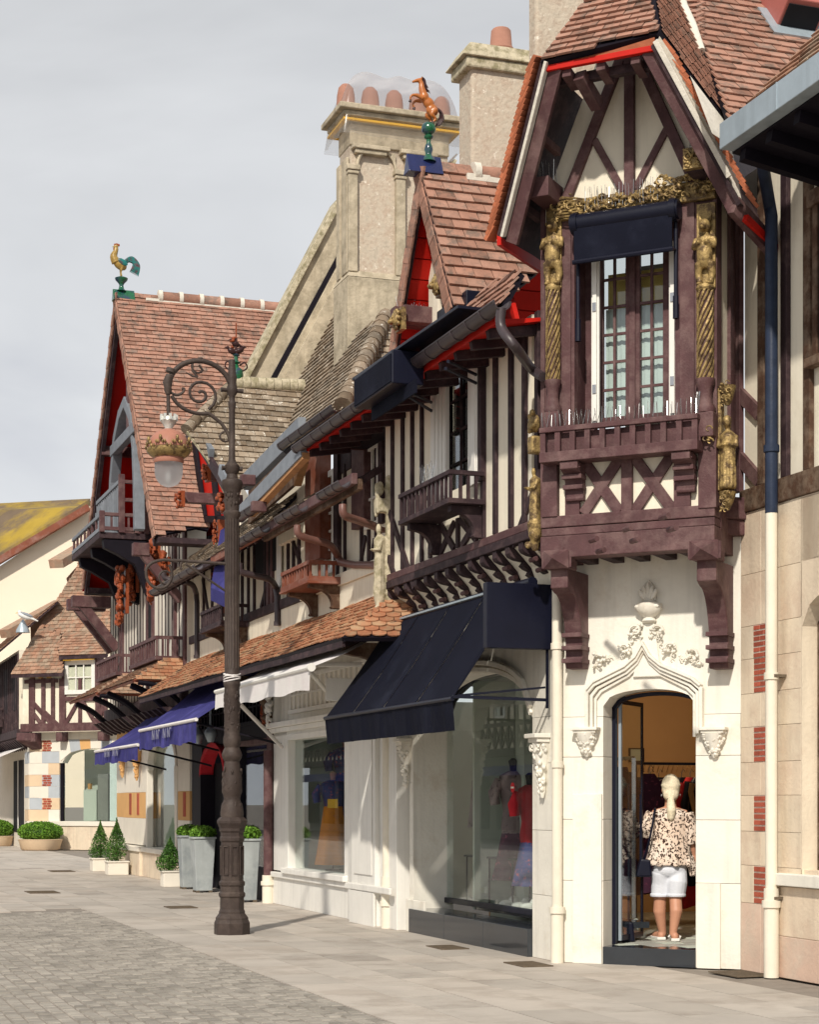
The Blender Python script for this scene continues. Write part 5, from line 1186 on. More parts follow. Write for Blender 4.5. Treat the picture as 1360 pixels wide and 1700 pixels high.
bezier_tube(b, [HV(.08, h0+.42), HV(.12, h0+.53), HV(.13, h0+.62), HV(.16, h0+.685)], [.075, .058, .045, .036], 5, 10)
bezier_tube(b, [HV(.13, h0+.685), HV(.20, h0+.67), HV(.27, h0+.645)], [.042, .034, .022], 4, 10)
b.ball(HV(.275, h0+.64), .023, .026, .022)
for k in (-1, 1): b.tube([HV(.125, h0+.71, k*.02), HV(.12, h0+.755, k*.026)], [.014, .003], 6)
for k, ds in ((-1, .0), (1, -.05)):   # hind legs
    bezier_tube(b, [HV(-.06+ds, h0+.20, k*.045), HV(.01+ds, h0+.11, k*.055), HV(-.075+ds*.6, h0+.045, k*.05), HV(-.03+ds*.6, h0-.02, k*.05)], [.062, .042, .024, .020], 5, 8)
for k, a in ((-1, 0), (1, 1)):        # forelegs raised
    if a: bezier_tube(b, [HV(.12, h0+.36, k*.045), HV(.25, h0+.40, k*.05), HV(.335, h0+.37, k*.05), HV(.345, h0+.30, k*.05)], [.042, .028, .020, .018], 5, 8)
    else: bezier_tube(b, [HV(.12, h0+.35, k*.045), HV(.22, h0+.34, k*.05), HV(.265, h0+.28, k*.05), HV(.24, h0+.225, k*.05)], [.042, .028, .020, .018], 5, 8)
b.build('horse_body', 'horse', ht, remesh=.0085)
b = MB()
bezier_tube(b, [HV(.13, h0+.735), HV(.08, h0+.69), HV(.06, h0+.60), HV(.02, h0+.50)], [.018, .026, .026, .012], 5, 8)
for i in range(9): b.tube([HV(.12-.012*i, h0+.72-.025*i), HV(.07-.012*i, h0+.68-.025*i, U(-.03, .03))], [.012, .005], 5)
b.build('mane', 'mane', ht, smooth=60)
b = MB()
for k in range(6): bezier_tube(b, [HV(-.15, h0+.24, 0), HV(-.22, h0+.18, (k-2.5)*.008), HV(-.20-.01*k, h0+.06, (k-2.5)*.012), HV(-.13-.012*k, h0-.06, (k-2.5)*.014)], [.020, .022, .020, .006], 5, 6)
b.build('tail', 'mane', ht, smooth=60)
for s, z, x in ((.345, .29, .05), (.24, .215, -.05), (-.03, -.02, -.05), (-.06, -.02, .05)): MB().tube([HV(s, h0+z+.015, x), HV(s+.006, h0+z-.018, x)], [.02, .026], 8).build('hoof', 'mane', ht, smooth=40)
# ================================================================ ORNATE CHIMNEY
ch = thing('ornate_chimney', 'tall carved stone chimney with blind arches and pots wrapped in clear plastic', 'chimney', A, -7.6, 1)
CX = -7.25                                   # face looking up the street (to the camera)
cy0 = A.y(580, CX); cy1 = A.y(752, CX); cw = .72
zz = lambda v: A.z(v, CX, (cy0+cy1)/2*.4+cy0*.6)
zsh = zz(462)
MB().box(CX-cw+.05, CX+.02, cy0-.03, cy1+.03, 6.5, zsh).build('chimney_base', 'chim', ch, bevel=.02)
MB().prism([(CX-cw+.05, cy0-.03, zsh), (CX+.02, cy0-.03, zsh), (CX-.06, cy0+.02, zsh+.10), (CX-cw+.12, cy0+.02, zsh+.10)], (0, cy1-cy0+.0, 0)).build('chimney_weathering', 'chim', ch)
zt4 = zz(232)
MB().box(CX-cw+.14, CX-.10, cy0+.04, cy1-.04, zsh+.02, zt4).build('chimney_shaft', 'chimw', ch)
pil = [(cy0+.0, cy0+.13), ((cy0+cy1)/2-.07, (cy0+cy1)/2+.07), (cy1-.13, cy1)]
zcap = zz(285)
for a, b_ in pil:
    boxp('pilaster', 'chim', ch, CX-.10, CX-.02, a, b_, zsh+.08, zcap, .01); boxp('pilaster_capital', 'chim', ch, CX-.10, CX+.02, a-.03, b_+.03, zcap, zcap+.07, .01); boxp('pilaster_capital', 'chim', ch, CX-.10, CX+.0, a-.015, b_+.015, zcap-.05, zcap-.002, .01)
boxp('pilaster', 'chim', ch, CX-.35, CX-.101, cy0-.01, cy0+.03, zsh+.08, zcap+.2, .01); boxp('pilaster', 'chim', ch, CX-cw+.12, CX-cw+.28, cy0-.01, cy0+.03, zsh+.08, zcap+.2, .01)
for (a, b_) in ((pil[0][1], pil[1][0]), (pil[1][1], pil[2][0])):      # blind arches
    K = 12; m = (a+b_)/2; r = (b_-a)/2; ztop = zt4-.14
    b = MB(); zsp = zcap+.07
    for i in range(K):
        t0, t1 = -1+2*i/K, -1+2*(i+1)/K; f = lambda t: zsp + .28*sqrt(max(0, 1-t*t))
        ya, yb = m+r*t0, m+r*t1; b.hexa([(CX-.10, ya, f(t0)), (CX-.10, yb, f(t1)), (CX-.05, yb, f(t1)), (CX-.05, ya, f(t0)), (CX-.10, ya, ztop), (CX-.10, yb, ztop), (CX-.05, yb, ztop), (CX-.05, ya, ztop)])
    b.build('blind_arch', 'chim', ch)
    b = MB(); b.tube([(CX-.045, m+r*cos(t), zsp+.28*sin(t)) for t in [pi*i/12 for i in range(13)]], .022, 6); b.build('arch_roll', 'chim', ch, smooth=40)
    boxp('label_mould', 'chim', ch, CX-.10, CX+.03, a-.08, b_-.1, zt4-.14, zt4-.08, .01); boxp('label_mould', 'chim', ch, CX-.10, CX+.0, a-.04, b_-.14, zt4-.20, zt4-.142, .01)
for k, (o_, h0_, h1_) in enumerate(((.0, -.08, .22), (.07, .22, .28), (.13, .28, .35), (.20, .35, .43))):
    boxp('cornice', 'chim', ch, CX-cw+.10-o_, CX-.06+o_, cy0+.03-o_, cy1-.03+o_, zt4+h0_, zt4+h1_-.002, .014)
boxp('yellow_strap', 'yellowawning', ch, CX-cw-.05, CX+.052, cy0-.092, cy1+.092, zt4+.222, zt4+.25)
zc_ = zt4+.43
for k in range(5):
    y = cy0+.05+(cy1-cy0-.1)*k/4; b = MB(); b.lathe([(.15, 0), (.16, .03), (.135, .06), (.125, .26), (.105, .36), (.06, .41)], CX-.33, y, zc_, 14); b.build('chimney_pot', 'pot', ch, smooth=40)
b = MB(); nx, ny = 12, 18; a0, a1, b0, b1 = CX-cw-.06, CX+.10, cy0-.15, cy1+.15
idx = {}
for i in range(nx+1):
    for j in range(ny+1):
        s_, t = i/nx, j/ny; ed = min(s_, 1-s_, t*1.4, (1-t)*1.4)
        z = zc_ - .42 + 1.0*min(1, ed*5.5)**.6 - .08*abs(sin(t*pi*4))*(ed > .1) + U(-.025, .025); 
        idx[i, j] = len(b.v); b.v.append((a0+(a1-a0)*s_+U(-.02, .02), b0+(b1-b0)*t+U(-.02, .02), z))
for i in range(nx):
    for j in range(ny): b.f.append((idx[i, j], idx[i+1, j], idx[i+1, j+1], idx[i, j+1]))
b.build('plastic_sheet', 'film', ch, smooth=170, subd=2)
# ================================================================ PLAIN CHIMNEYS
c2_ = thing('rendered_chimney', 'stout rough rendered chimney with slab cap and a single orange pot', 'chimney', A, -3.2, 2)
X2 = -2.6; ya, yb = A.y(783, X2), A.y(900, X2); zt5 = A.z(100, X2, ya)
b = MB(); b.box(X2-.42, X2, ya, yb, 7.0, zt5); b.build('chimney_shaft', 'chimw', c2_, bevel=.03)
MB().prism([(X2-.52, ya-.14, zt5+.02), (X2+.10, ya-.14, zt5+.02), (X2+.02, ya-.02, zt5+.20), (X2-.44, ya-.02, zt5+.20)], (0, yb-ya+.2, 0)).build('cap_slab', 'oldstone', c2_, bevel=.02)
boxp('cap_slab', 'oldstone', c2_, X2-.47, X2+.06, ya-.08, yb+.1, zt5-.10, zt5+.02, .02)
yp = A.y(832, X2-.2); MB().lathe([(.15, 0), (.16, .04), (.13, .08), (.115, .26), (.10, .28)], X2-.2, yp, zt5+.2, 16).build('chimney_pot', 'pot', c2_, smooth=40)
c3 = thing('plain_chimney', 'plain grey rendered chimney rising out of frame behind the bay roof', 'chimney', A, .2, 3)
X3 = .2; ya, yb = A.y(890, X3), A.y(1010, X3); boxp('chimney_shaft', 'chimw', c3, X3-.2, X3, ya, yb, 7.2, 12.2, .03); boxp('cap_slab', 'oldstone', c3, X3-.3, X3+.1, ya-.1, yb+.1, 12.2, 12.4, .03)

ht.scale = (.62, .62, .62)
# ================================================================ MIDDLE HOUSE (A frame, x -3.7 .. -15.9)
mh = thing('middle_house', 'half-timbered row house with brown window bay and tiled pent roof above a white shopfront', 'house', A, -9.5)
boxp('core_wall', 'plaster', mh, -15.9, XL-.02, .25, .5, 3.9, 5.9)
# --- white shopfront
boxp('pilaster', 'white', mh, -9.92, -9.15, -.02, .25, .5, 2.62, .006); boxp('frieze', 'white', mh, -9.92, -3.72, -.02, .25, 2.50, 2.70, .004)
boxp('cornice', 'white', mh, -9.95, -3.70, -.14, -.021, 2.62, 2.70, .01); boxp('cornice', 'white', mh, -9.95, -3.70, -.09, -.021, 2.55, 2.618, .01)
fx = (-8.98, -6.15)
boxp('window_frame', 'white', mh, -9.14, fx[0], -.05, .2, .50, 2.50, .006); boxp('window_frame', 'white', mh, fx[1], -6.0, -.05, .2, .50, 2.50, .006); boxp('window_frame', 'white', mh, fx[0], fx[1], -.05, .2, 2.42, 2.50, .004)
boxp('pane', 'glass', mh, fx[0], fx[1], .06, .068, .56, 2.42)
boxp('window_sill', 'white', mh, -9.14, -6.0, -.12, .2, .48, .56, .01); boxp('base_mould', 'white', mh, -9.9, -5.86, -.08, .2, .40, .478, .01)
boxp('shop_base', 'white', mh, -9.92, -5.9, -.04, .25, 0, .40, .006)
MB().prism([(-6.0, -.05, .0), (-5.45, -.16, 0), (-5.45, .2, 0), (-6.0, .2, 0)], (0, 0, 2.55)).build('splayed_pier', 'white', mh, bevel=.006)
boxp('pier', 'white', mh, -5.45, -4.5, -.16, .2, .0, 2.55, .006); boxp('pier_panel', 'white', mh, -5.35, -4.6, -.175, -.161, .62, 2.40, .006)
boxp('pier', 'white', mh, -4.49, -3.85, -.10, .2, .0, 2.55, .006); boxp('base_mould', 'white', mh, -5.5, -3.82, -.20, -.161, .42, .50, .01); boxp('shop_base', 'white', mh, -5.48, -4.47, -.19, -.161, 0, .415, .005)
# fanlight of small panes
def lattice(x0, x1, z0, z1, n, mtl, y=-.0, back='pane_dark'):
    boxp('fanlight_backdrop', back, mh, x0, x1, y+.08, y+.10, z0, z1)
    f = MB().box(x0-.06, x1+.06, y-.03, y+.05, z0-.06, z0).box(x0-.06, x1+.06, y-.03, y+.05, z1, z1+.06); fo = f.build('fanlight', mtl, mh, bevel=.004)
    me = mesh_of(MB().box(-.018, .018, y-.01, y+.03, z0, z1), 'glazing_bar', mtl)
    for i in range(n+1): inst('glazing_bar', me, fo, Matrix.Translation((x0+(x1-x0)*i/n, 0, 0)))
    boxp('glazing_bar', mtl, fo, x0, x1, y-.005, y+.025, (z0+z1)/2-.015, (z0+z1)/2+.015)
lattice(-9.0, -4.0, 2.86, 3.28, 22, 'white'); lattice(-15.0, -10.3, 2.80, 3.25, 20, 'ink')
boxp('wall_band', 'offwhite', mh, -9.92, XL, .02, .25, 2.70, 3.9)
boxp('dark_band', 'ink', mh, -15.9, -9.93, .12, .25, 2.5, 3.9)
b = MB(); carve(b, (-9.75, -.10, 2.75), (-9.75, -.10, 3.3), .10, 40, .06, .08); b.box(-9.86, -9.64, -.08, .2, 2.71, 3.35); b.build('scroll_bracket', 'white', mh, smooth=60)
b = MB(); carve(b, (-10.1, -.10, 2.72), (-10.1, -.10, 3.35), .07, 34, .06, .06); b.box(-10.16, -10.04, -.06, .2, 2.6, 3.35); b.build('carved_post', 'ceramic', mh, smooth=60)
# --- black shopfront
boxp('shop_pier', 'ink', mh, -15.85, -15.0, .0, .25, 0, 2.6, .006); boxp('shop_pier', 'ink', mh, -13.0, -12.35, -.04, .25, 0, 2.6, .006); boxp('shop_pier', 'maroon', mh, -10.25, -9.96, -.04, .25, .12, 2.75, .006)
boxp('shop_fascia', 'maroon', mh, -12.34, -10.0, -.05, .22, 2.42, 2.50, .008); boxp('shop_fascia', 'ink', mh, -15.0, -10.0, -.02, .22, 2.50, 2.74, .008)
boxp('stall_riser', 'ink', mh, -12.34, -10.26, -.0, .22, 0, .50, .006); boxp('pane', 'glass', mh, -12.34, -10.26, .06, .068, .50, 2.42)
for xx in (-12.34, -10.34): boxp('window_frame', 'ink', mh, xx, xx+.08, .02, .14, .5, 2.42)
boxp('shop_door', 'pane_dark', mh, -15.0, -13.0, .20, .22, 0, 2.2); b = MB().sweep([(-14.95+.95+.95*cos(pi-pi*i/10), 1.95+.55*sin(pi*i/10)) for i in range(11)], .10, -.06, .18); b.build('door_arch', 'redcloth', mh, bevel=.01)
boxp('door_post', 'ink', mh, -14.99, -14.85, -.06, .2, 0, 2.0, .006); boxp('door_post', 'ink', mh, -13.15, -13.02, -.06, .2, 0, 2.0, .006)
for xx in (-14.2, -13.2): MB().tube([(xx, -.25, 3.2), (xx, -.25, 2.8)], .02, 6).lathe([(.02, 0), (.10, -.12), (.11, -.16), (.05, -.3)][::-1], xx, -.25, 2.82, 10).build('hanging_lantern', 'zinc', mh, smooth=40)
# display space of both shops
boxp('display_wall', 'interior', mh, -9.6, -5.4, 1.5, 1.54, .3, 2.8); boxp('display_wall', 'interior', mh, -9.6, -9.56, .25, 1.5, .3, 2.8); boxp('display_wall', 'interior', mh, -5.2, -5.16, .5, 1.5, .3, 2.8)
boxp('display_floor', 'interior', mh, -9.6, -5.2, .2, 1.5, .44, .50); boxp('display_ceiling', 'interior', mh, -9.6, -5.2, .2, 1.5, 2.76, 2.8)
boxp('display_wall', 'intdark', mh, -12.6, -9.7, 1.6, 1.64, .3, 2.8); boxp('display_floor', 'intdark', mh, -12.6, -9.7, .2, 1.6, .40, .46)
# --- pent roof with round tiles
PE, PT = 3.38, 4.02
pe = [Vector((-15.7, -1.02, PE)), Vector((XL+2.15-.75, -1.02, PE)), Vector((XL-.02, -.12, PT)), Vector((-15.7, -.12, PT))]
pe[1] = Vector((-3.05, -1.02, PE)); 
roof(mh, pe, (1, 0, 0), 'tile_orange', .17, .105, .015, 300, rounded=True, sag=.02, deckth=.06, jit=.01)
# hipped return at the right end
roof(mh, [Vector((-3.05, -1.02, PE)), Vector((-2.75, -.05, PE)), Vector((XL-.02, -.12, PT))], (Vector((-2.75, -.05, PE))-Vector((-3.05, -1.02, PE))), 'tile_orange', .17, .105, .015, 60, rounded=True)
boxp('pent_fascia', 'dark', mh, -15.7, -3.1, -1.0, -.96, PE-.10, PE-.03, .005)
for k in range(30): MB().bar((-15.5+k*.42, -.96, PE-.06), (-15.5+k*.42, .1, PE+.32), .08, .06).build('rafter', 'dark', mh)
MB().prism([(-15.7, -.95, PE-.02), (-15.7, .1, PE+.35), (-15.7, .1, PE+.38), (-15.7, -.95, PE+.01)], (12.6, 0, 0)).build('pent_boards', 'oak', mh)
for xx in (-9.9, -3.95): bracket(mh, xx, xx+.14, .05, -.75, 2.75, 3.40, 'oak')
boxp('plaster_band', 'plaster', mh, -15.7, XL, -.06, .25, PT-.04, 4.36, .004)
boxp('sill_beam', 'dark', mh, -15.7, -8.2, -.09, .2, 4.362, 4.50, .006); boxp('sill_beam', 'plaster', mh, -8.19, XL, -.09, .2, 4.362, 4.52, .004)
# --- upper wall
boxp('upper_wall', 'plaster', mh, -15.7, XL, .0, .24, 4.5, 5.98)
def m3(u, w=.075, v0=None, v1=None, mt='dark', y=0.0, pr=.035):
    x = A.x(u, y-.02); timber(mh, A, (x, 4.52 if v0 is None else A.z(v0, x, y)), (x, 5.96 if v1 is None else A.z(v1, x, y)), w, y, pr, mt)
for u in (338, 352, 364, 392, 402, 412, 422, 440, 478, 487, 496): m3(u)
for u in (560, 572, 600, 612, 624): m3(u, .06)
for u in (445, 452): m3(u, .12, mt='maroon')
for a, b_, c, d in ((335, 960, 350, 1050), (432, 1010, 450, 935), (478, 880, 497, 935), (592, 960, 605, 890), (620, 895, 612, 950)):
    p, q = A.P(a, b_, -.03), A.P(c, d, -.03); timber(mh, A, (p.x, p.z), (q.x, q.z), .075, 0, .03, 'dark')
# brown window bay
def bayp(u0, u1, v0, mt, y=-.06, d=.08, name='bay_post', v1=748):
    x0, x1 = A.x(u0, y), A.x(u1, y); boxp(name, mt, mh, x0, x1, y, y+d, A.z(v0, x0, y), max(A.z(v1, x0, y), 5.98), .008)
bayp(506, 531, 938, 'rust', -.16, .16); bayp(531, 537, 935, 'plaster'); bayp(553, 560, 930, 'dark'); bayp(560, 582, 790, 'dark', -.02, .03, 'panel'); bayp(583, 604, 880, 'maroon', -.10, .1); bayp(627, 634, 870, 'dark')
window(mh, A.x(537, -.05), A.x(553, -.05), 4.6, 5.98, -.05, 1, 5, 'white', 'glass2', .08, .03)
window(mh, A.x(604, -.05), A.x(627, -.05), 4.95, 5.98, -.05, 2, 3, 'white', 'glass2', .06, .03)
boxp('dark_opening', 'pane_dark', mh, A.x(425, -.02), A.x(462, -.02), -.03, -.002, 5.0, 5.98); boxp('casement', 'white', mh, A.x(461, -.03), A.x(468, -.03), -.05, -.031, 4.6, 5.98)
# balconies
def mbal(u0, u1, v0, v1, y, n, mt):
    x0 = A.x(u0, y); x1 = A.x(u1, y); z1 = A.z(v0, x0, y); z0 = A.z(v1, x0, y)
    balcony(mh, x0, x1, -.08, y, z0, z1, n, mt, .035, .05, .06, 3, 0)
    for xx in (x0+.15, x1-.25): bracket(mh, xx, xx+.12, -.02, y+.05, z0-.34, z0-.002, 'oak', bev=0)
    boxp('balcony_planks', mt, mh, x0, x1, y-.02, -.08, z0-.03, z0-.001)
mbal(466, 513, 951, 983, -.52, 12, 'rust'); mbal(332, 367, 1017, 1050, -.52, 12, 'dark')
# lower eave: fascia, gutters, mossy strip
LZ, LY = 5.28, -.70
boxp('eave_beam', 'maroon', mh, -8.2, -2.6-1.1, LY, LY+.07, LZ-.04, LZ+.09, .008); boxp('eave_beam', 'oak', mh, -8.2, XL-.05, LY+.08, LY+.14, LZ-.10, LZ+.03, .008)
boxp('eave_beam', 'rust', mh, -11.2, -8.21, LY, LY+.07, LZ-.05, LZ+.07, .008); boxp('eave_beam', 'dark', mh, -15.9, -11.21, LY+.01, LY+.07, LZ-.05, LZ+.06, .006)
for k in range(28): MB().bar((-15.6+k*.43, LY+.08, LZ-.04), (-15.6+k*.43, .0, LZ+.38), .07, .06).build('rafter', 'dark', mh)
for a, b_ in ((535, 572), (465, 502), (398, 440)):
    x0, x1 = A.x(a, LY-.07), A.x(b_, LY-.07); gutter(mh, (x0, LY-.07, LZ), (x1, LY-.07, LZ), .075, 'gutter', 3)
x0, x1 = A.x(255, LY-.07), A.x(330, LY-.07); gutter(mh, (x0, LY-.07, LZ), (x1, LY-.07, LZ), .075, 'gutter', 6)
roof(mh, [Vector((-15.9, LY, LZ+.05)), Vector((-7.9, LY, LZ+.05)), Vector((-8.4, .0, LZ+.72)), Vector((-15.9, .0, LZ+.72))], (1, 0, 0), 'tile_moss', .17, .10, .016, 0, sag=.02)
roof(mh, [Vector((-7.9, LY, LZ+.06)), Vector((-5.7, LY, LZ+.06)), Vector((-5.9, LY+.2, LZ+.20)), Vector((-7.9, LY+.2, LZ+.20))], (1, 0, 0), 'tile_moss', .17, .07, .016, 0)
# downpipes swinging back to the wall
def swan(u0, v0, u1, v1, u2, v2, yb=-.10, mt='pipe_rust', tail=None, r=.048):
    p0, p1, p2 = A.P(u0, v0, LY-.07), A.P(u1, v1, -.30), A.P(u2, v2, yb)
    pts = [p0, p0+Vector((0, .02, -.12)), p0.lerp(p1, .5)+Vector((0, 0, -.06)), p1, p2]
    sp = smoothpath(pts, 6)
    if tail: sp += [A.P(*t, yb) for t in tail]
    downpipe(mh, sp, r, mt, [(sp[-1], (0, 0, 1))])
swan(569, 838, 618, 872, 632, 880)
swan(494, 872, 548, 905, 562, 925, tail=[(566, 934), (590, 938), (625, 938)])
swan(398, 935, 448, 962, 458, 975, mt='gutter', tail=[(461, 990), (461, 1035)])
swan(272, 948, 318, 970, 326, 985, mt='gutter', tail=[(327, 1000), (327, 1090)])
downpipe(mh, [(-9.94, -.10, .30), (-9.94, -.10, 2.3)], .07, 'maroon'); downpipe(mh, [(-9.94, -.10, 0), (-9.94, -.10, .42)], .09, 'pipe_cream', [((-9.94, -.10, .3), (0, 0, 1))])
# --- upper gutter line, dormers
UZ = EZ
gutter(mh, A.P(470, 738, EY+.0)+Vector((0, 0, 0)), Vector((A.x(560, EY), EY, A.P(470, 738, EY).z)), .075, 'gutter', 5)
hz0 = A.P(470, 742, EY).z
boxp('red_fascia', 'red', mh, A.x(472, EY), A.x(560, EY), EY+.05, EY+.07, hz0-.12, hz0-.03)
# hipped roof with mortared round hip tiles
H0, H1 = A.P(568, 690, EY), A.P(640, 532, .15)
E0 = A.P(470, 742, EY); E0.z = H0.z = (E0.z+H0.z)/2
roof(mh, [E0, H0, H1, A.P(604, 545, .35)+Vector((0, 0, 0)), A.P(520, 660, -.3)], (1, 0, 0), 'tile_moss', .17, .10, .016, 40)
rn4 = Vector((sin(radians(55)), 0, cos(radians(55))))
def ph(u, v): return A.pl(u, v, H1, rn4)
roof(mh, [ph(645, 528), ph(578, 690), ph(610, 690), ph(700, 640), ph(660, 528)], (0, 1, 0), 'tile_moss', .17, .115, .018, 60)
for k in range(15):
    o = H0.lerp(H1, (k+.3)/15); q = H0.lerp(H1, (k+1.35)/15); MB().tube([o+Vector((0, 0, .03)), q+Vector((0, 0, .055))], [.115, .085], 9).build('hip_tile', 'tile_moss', mh, smooth=50)
boxp('cornice_board', 'offwhite', mh, A.x(575, EY+.1), A.x(618, EY+.1), EY+.05, EY+.2, EZ+.02, EZ+.14, .01)
# main roof behind, seen almost edge on, with the raking stone party wall
sm_ = radians(62); mn = Vector((0, -sin(sm_), cos(sm_))); PW = -13.2
pw0 = A.Q(405, 632, PW); pw1 = A.Q(563, 334, PW)
d_ = (pw1-pw0).normalized(); nrm_ = Vector((0, -d_.z, d_.y))
MB().prism([pw0-Vector((0, .1, .3)), pw1, pw1+Vector((0, 1.5, 0)), pw0+Vector((0, 2.4, -.5))], (-.35, 0, 0)).build('party_wall', 'chim', mh, bevel=.01)
b = MB(); b.bar(pw0+Vector((-.15, 0, 0)), pw1+Vector((-.15, 0, 0)), .10, .50, up=nrm_); b.build('coping', 'oldstone', mh, bevel=.01)
for (u0, v0, u1, v1, wd, pr, mtl) in ((448, 640, 568, 418, .10, .05, 'ink'), (460, 640, 568, 438, .13, .12, 'chim'), (474, 645, 568, 470, .24, .20, 'chim')):  # near-black bar paints in the dark of a groove; the rest are mouldings
    q0, q1 = A.Q(u0, v0, PW), A.Q(u1, v1, PW); MB().bar(q0+Vector((pr/2, 0, 0)), q1+Vector((pr/2, 0, 0)), wd, pr, up=nrm_).build('moulding_and_groove', mtl, mh, bevel=.008)
mr0 = A.Q(486, 648, PW); mr1 = A.Q(568, 500, PW); dm_ = (mr1-mr0).normalized(); nm_ = Vector((0, -dm_.z, dm_.y))
lo_ = mr0-dm_*1.2
roof(mh, [lo_+Vector((.22, 0, 0)), lo_+Vector((3.6, 0, 0)), mr1+dm_*1.5+Vector((3.6, 0, 0)), mr1+dm_*1.5+Vector((.22, 0, 0))], (1, 0, 0), 'tile_moss', .17, .12, .022, 0, deck='oldstone')
# lichened cross gable with red soffit and hipped peak
GX = -12.9; gp_ = A.Q(388, 637, GX); gf = A.P(320, 712, -.85); GX = gf.x
ridge0, ridge1 = A.Q(388, 637, GX), A.Q(505, 642, GX); gr = A.P(372, 815, -.85)
cn = (gf-gr).cross(Vector((0, 1, 0))).normalized()
if cn.z < 0: cn = -cn
cn = Vector((.80, 0, .60)).normalized()
def pc(u, v): return A.pl(u, v, ridge0, cn)
roof(mh, [pc(388, 640), pc(310, 716), pc(345, 762), pc(372, 815), pc(392, 806), pc(480, 745), pc(508, 735), pc(505, 642)], (0, 1, 0), 'tile_moss', .17, .125, .020, 300, deck='oldstone', sag=.015)
for k in range(9): 
    o = ridge0.lerp(ridge1, k/9); MB().tube([o+Vector((0, 0, .0)), ridge0.lerp(ridge1, (k+.93)/9)], .12, 9).build('ridge_tile', 'oldstone', mh, smooth=50)
q0_, q1_ = pc(310, 716), pc(388, 640)
for k in range(9): MB().tube([q0_.lerp(q1_, k/9)+Vector((0, 0, .02)), q0_.lerp(q1_, (k+1.1)/9)+Vector((0, 0, .04))], [.11, .08], 8).build('hip_tile', 'tile_moss', mh, smooth=50)
gfr = [A.P(u, v, -.75) for u, v in ((318, 716), (300, 760), (308, 860), (372, 862), (382, 822))]
a1_, a2_, a3_ = A.P(318, 716, -.8), A.P(380, 815, -.8), A.P(285, 790, -.8)
for p, q, mt_, w in ((a1_, a2_, 'dark', .16), (a1_, a3_, 'dark', .14)):
    d = (q-p).normalized(); MB().bar(p, q, w, .06, up=Vector((0, 1, 0)).cross(d)).build('bargeboard', mt_, mh, bevel=.008)
MB().bar(a1_+Vector((.15, 0, .06)), a1_.lerp(a2_, .5)+Vector((.15, 0, .06)), .16, .08, up=Vector((0, 1, 0)).cross((a2_-a1_).normalized())).build('zinc_flashing', 'slate', mh)
MB().bar(a1_.lerp(a2_, .75)+Vector((.15, 0, .06)), a2_+Vector((.15, 0, .0)), .16, .08, up=Vector((0, 1, 0)).cross((a2_-a1_).normalized())).build('zinc_flashing', 'slate', mh)
# red boarding at the back of the gable, framed by dark beams
yb_ = .25
rb = [A.P(u, v, yb_) for u, v in ((322, 730), (385, 835), (378, 862), (312, 862), (300, 800))]
MB().prism(rb, (0, .05, 0)).build('red_boarding', 'red', mh)
for a, b_, c, d, w in ((322, 730, 340, 862, .22), (352, 760, 362, 862, .25), (303, 862, 385, 862, .12)):
    p, q = A.P(a, b_, yb_-.04), A.P(c, d, yb_-.04); MB().bar(p, q, w, .05, up=(1, 0, 0)).build('beam', 'ink', mh, bevel=.005)
p = A.P(303, 826, -.82); MB().bar(p, p+Vector((0, 1.0, 0)), .17, .16).build('beam', 'maroon', mh, bevel=.008); p2 = A.P(342, 790, -.55); MB().bar(p2, p2+Vector((0, .6, 0)), .16, .16).build('beam', 'maroon', mh, bevel=.008)
def mask(u, v, y, s, mt='ceramic'):
    p = A.P(u, v, y); b = MB(); b.box(p.x-s, p.x+s, p.y, p.y+s*.6, p.z-s*1.3, p.z+s*1.3); 
    for k in range(26): b.ball((p.x+U(-s, s), p.y-U(0, s*.6), p.z+U(-1.2, 1.2)*s), s*.35, s*.3, s*.3, 6, 4)
    return b.build('carved_mask', mt, mh, smooth=60)
mask(299, 829, -.9, .10); mask(342, 786, -.62, .10); mask(370, 835, -.6, .12)
b = MB(); x_ = A.x(361, -.2); carve(b, (x_, -.22, 5.3), (x_, -.22, 6.2), .05, 40, .045, .05); b.box(x_-.05, x_+.05, -.2, -.05, 4.6, 6.2); b.build('carved_post', 'ceramic', mh, smooth=60)
# small slated gable between (grey edged rafters)
for (u0, v0, u1, v1, mt_, w, y) in ((502, 708, 410, 800, 'slate', .24, -.80), (500, 722, 424, 795, 'batten', .08, -.76), (505, 745, 398, 856, 'slate', .20, -.88), (508, 757, 418, 853, 'batten', .09, -.86)):
    p, q = A.P(u0, v0, y), A.P(u1, v1, y); d = (q-p).normalized(); MB().bar(p, q, w, .10, up=Vector((0, 1, 0)).cross(d)).build('verge_board', mt_, mh, bevel=.005)
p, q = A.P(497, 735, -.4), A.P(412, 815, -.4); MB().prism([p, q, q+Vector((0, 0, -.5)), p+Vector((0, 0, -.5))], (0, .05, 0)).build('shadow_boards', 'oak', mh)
MB().bar(A.P(506, 762, -.7), A.P(494, 800, -.5), .12, .10).build('strut', 'batten', mh)
boxp('dormer_cheek', 'plaster', mh, A.x(462, -.1), A.x(505, -.1), -.10, .1, 5.3, 6.25)
for (u0, u1, v) in ((385, 410, 812), (400, 428, 856)):
    p, q = A.P(u0, v, -.95), A.P(u1, v-18, -.95); q.z = p.z; gutter(mh, p, q, .08, 'gutter', 2); MB().box(q.x-.02, q.x+.1, -1.05, -.85, p.z-.1, p.z+.04).build('gutter_end', 'maroon', mh, bevel=.01)
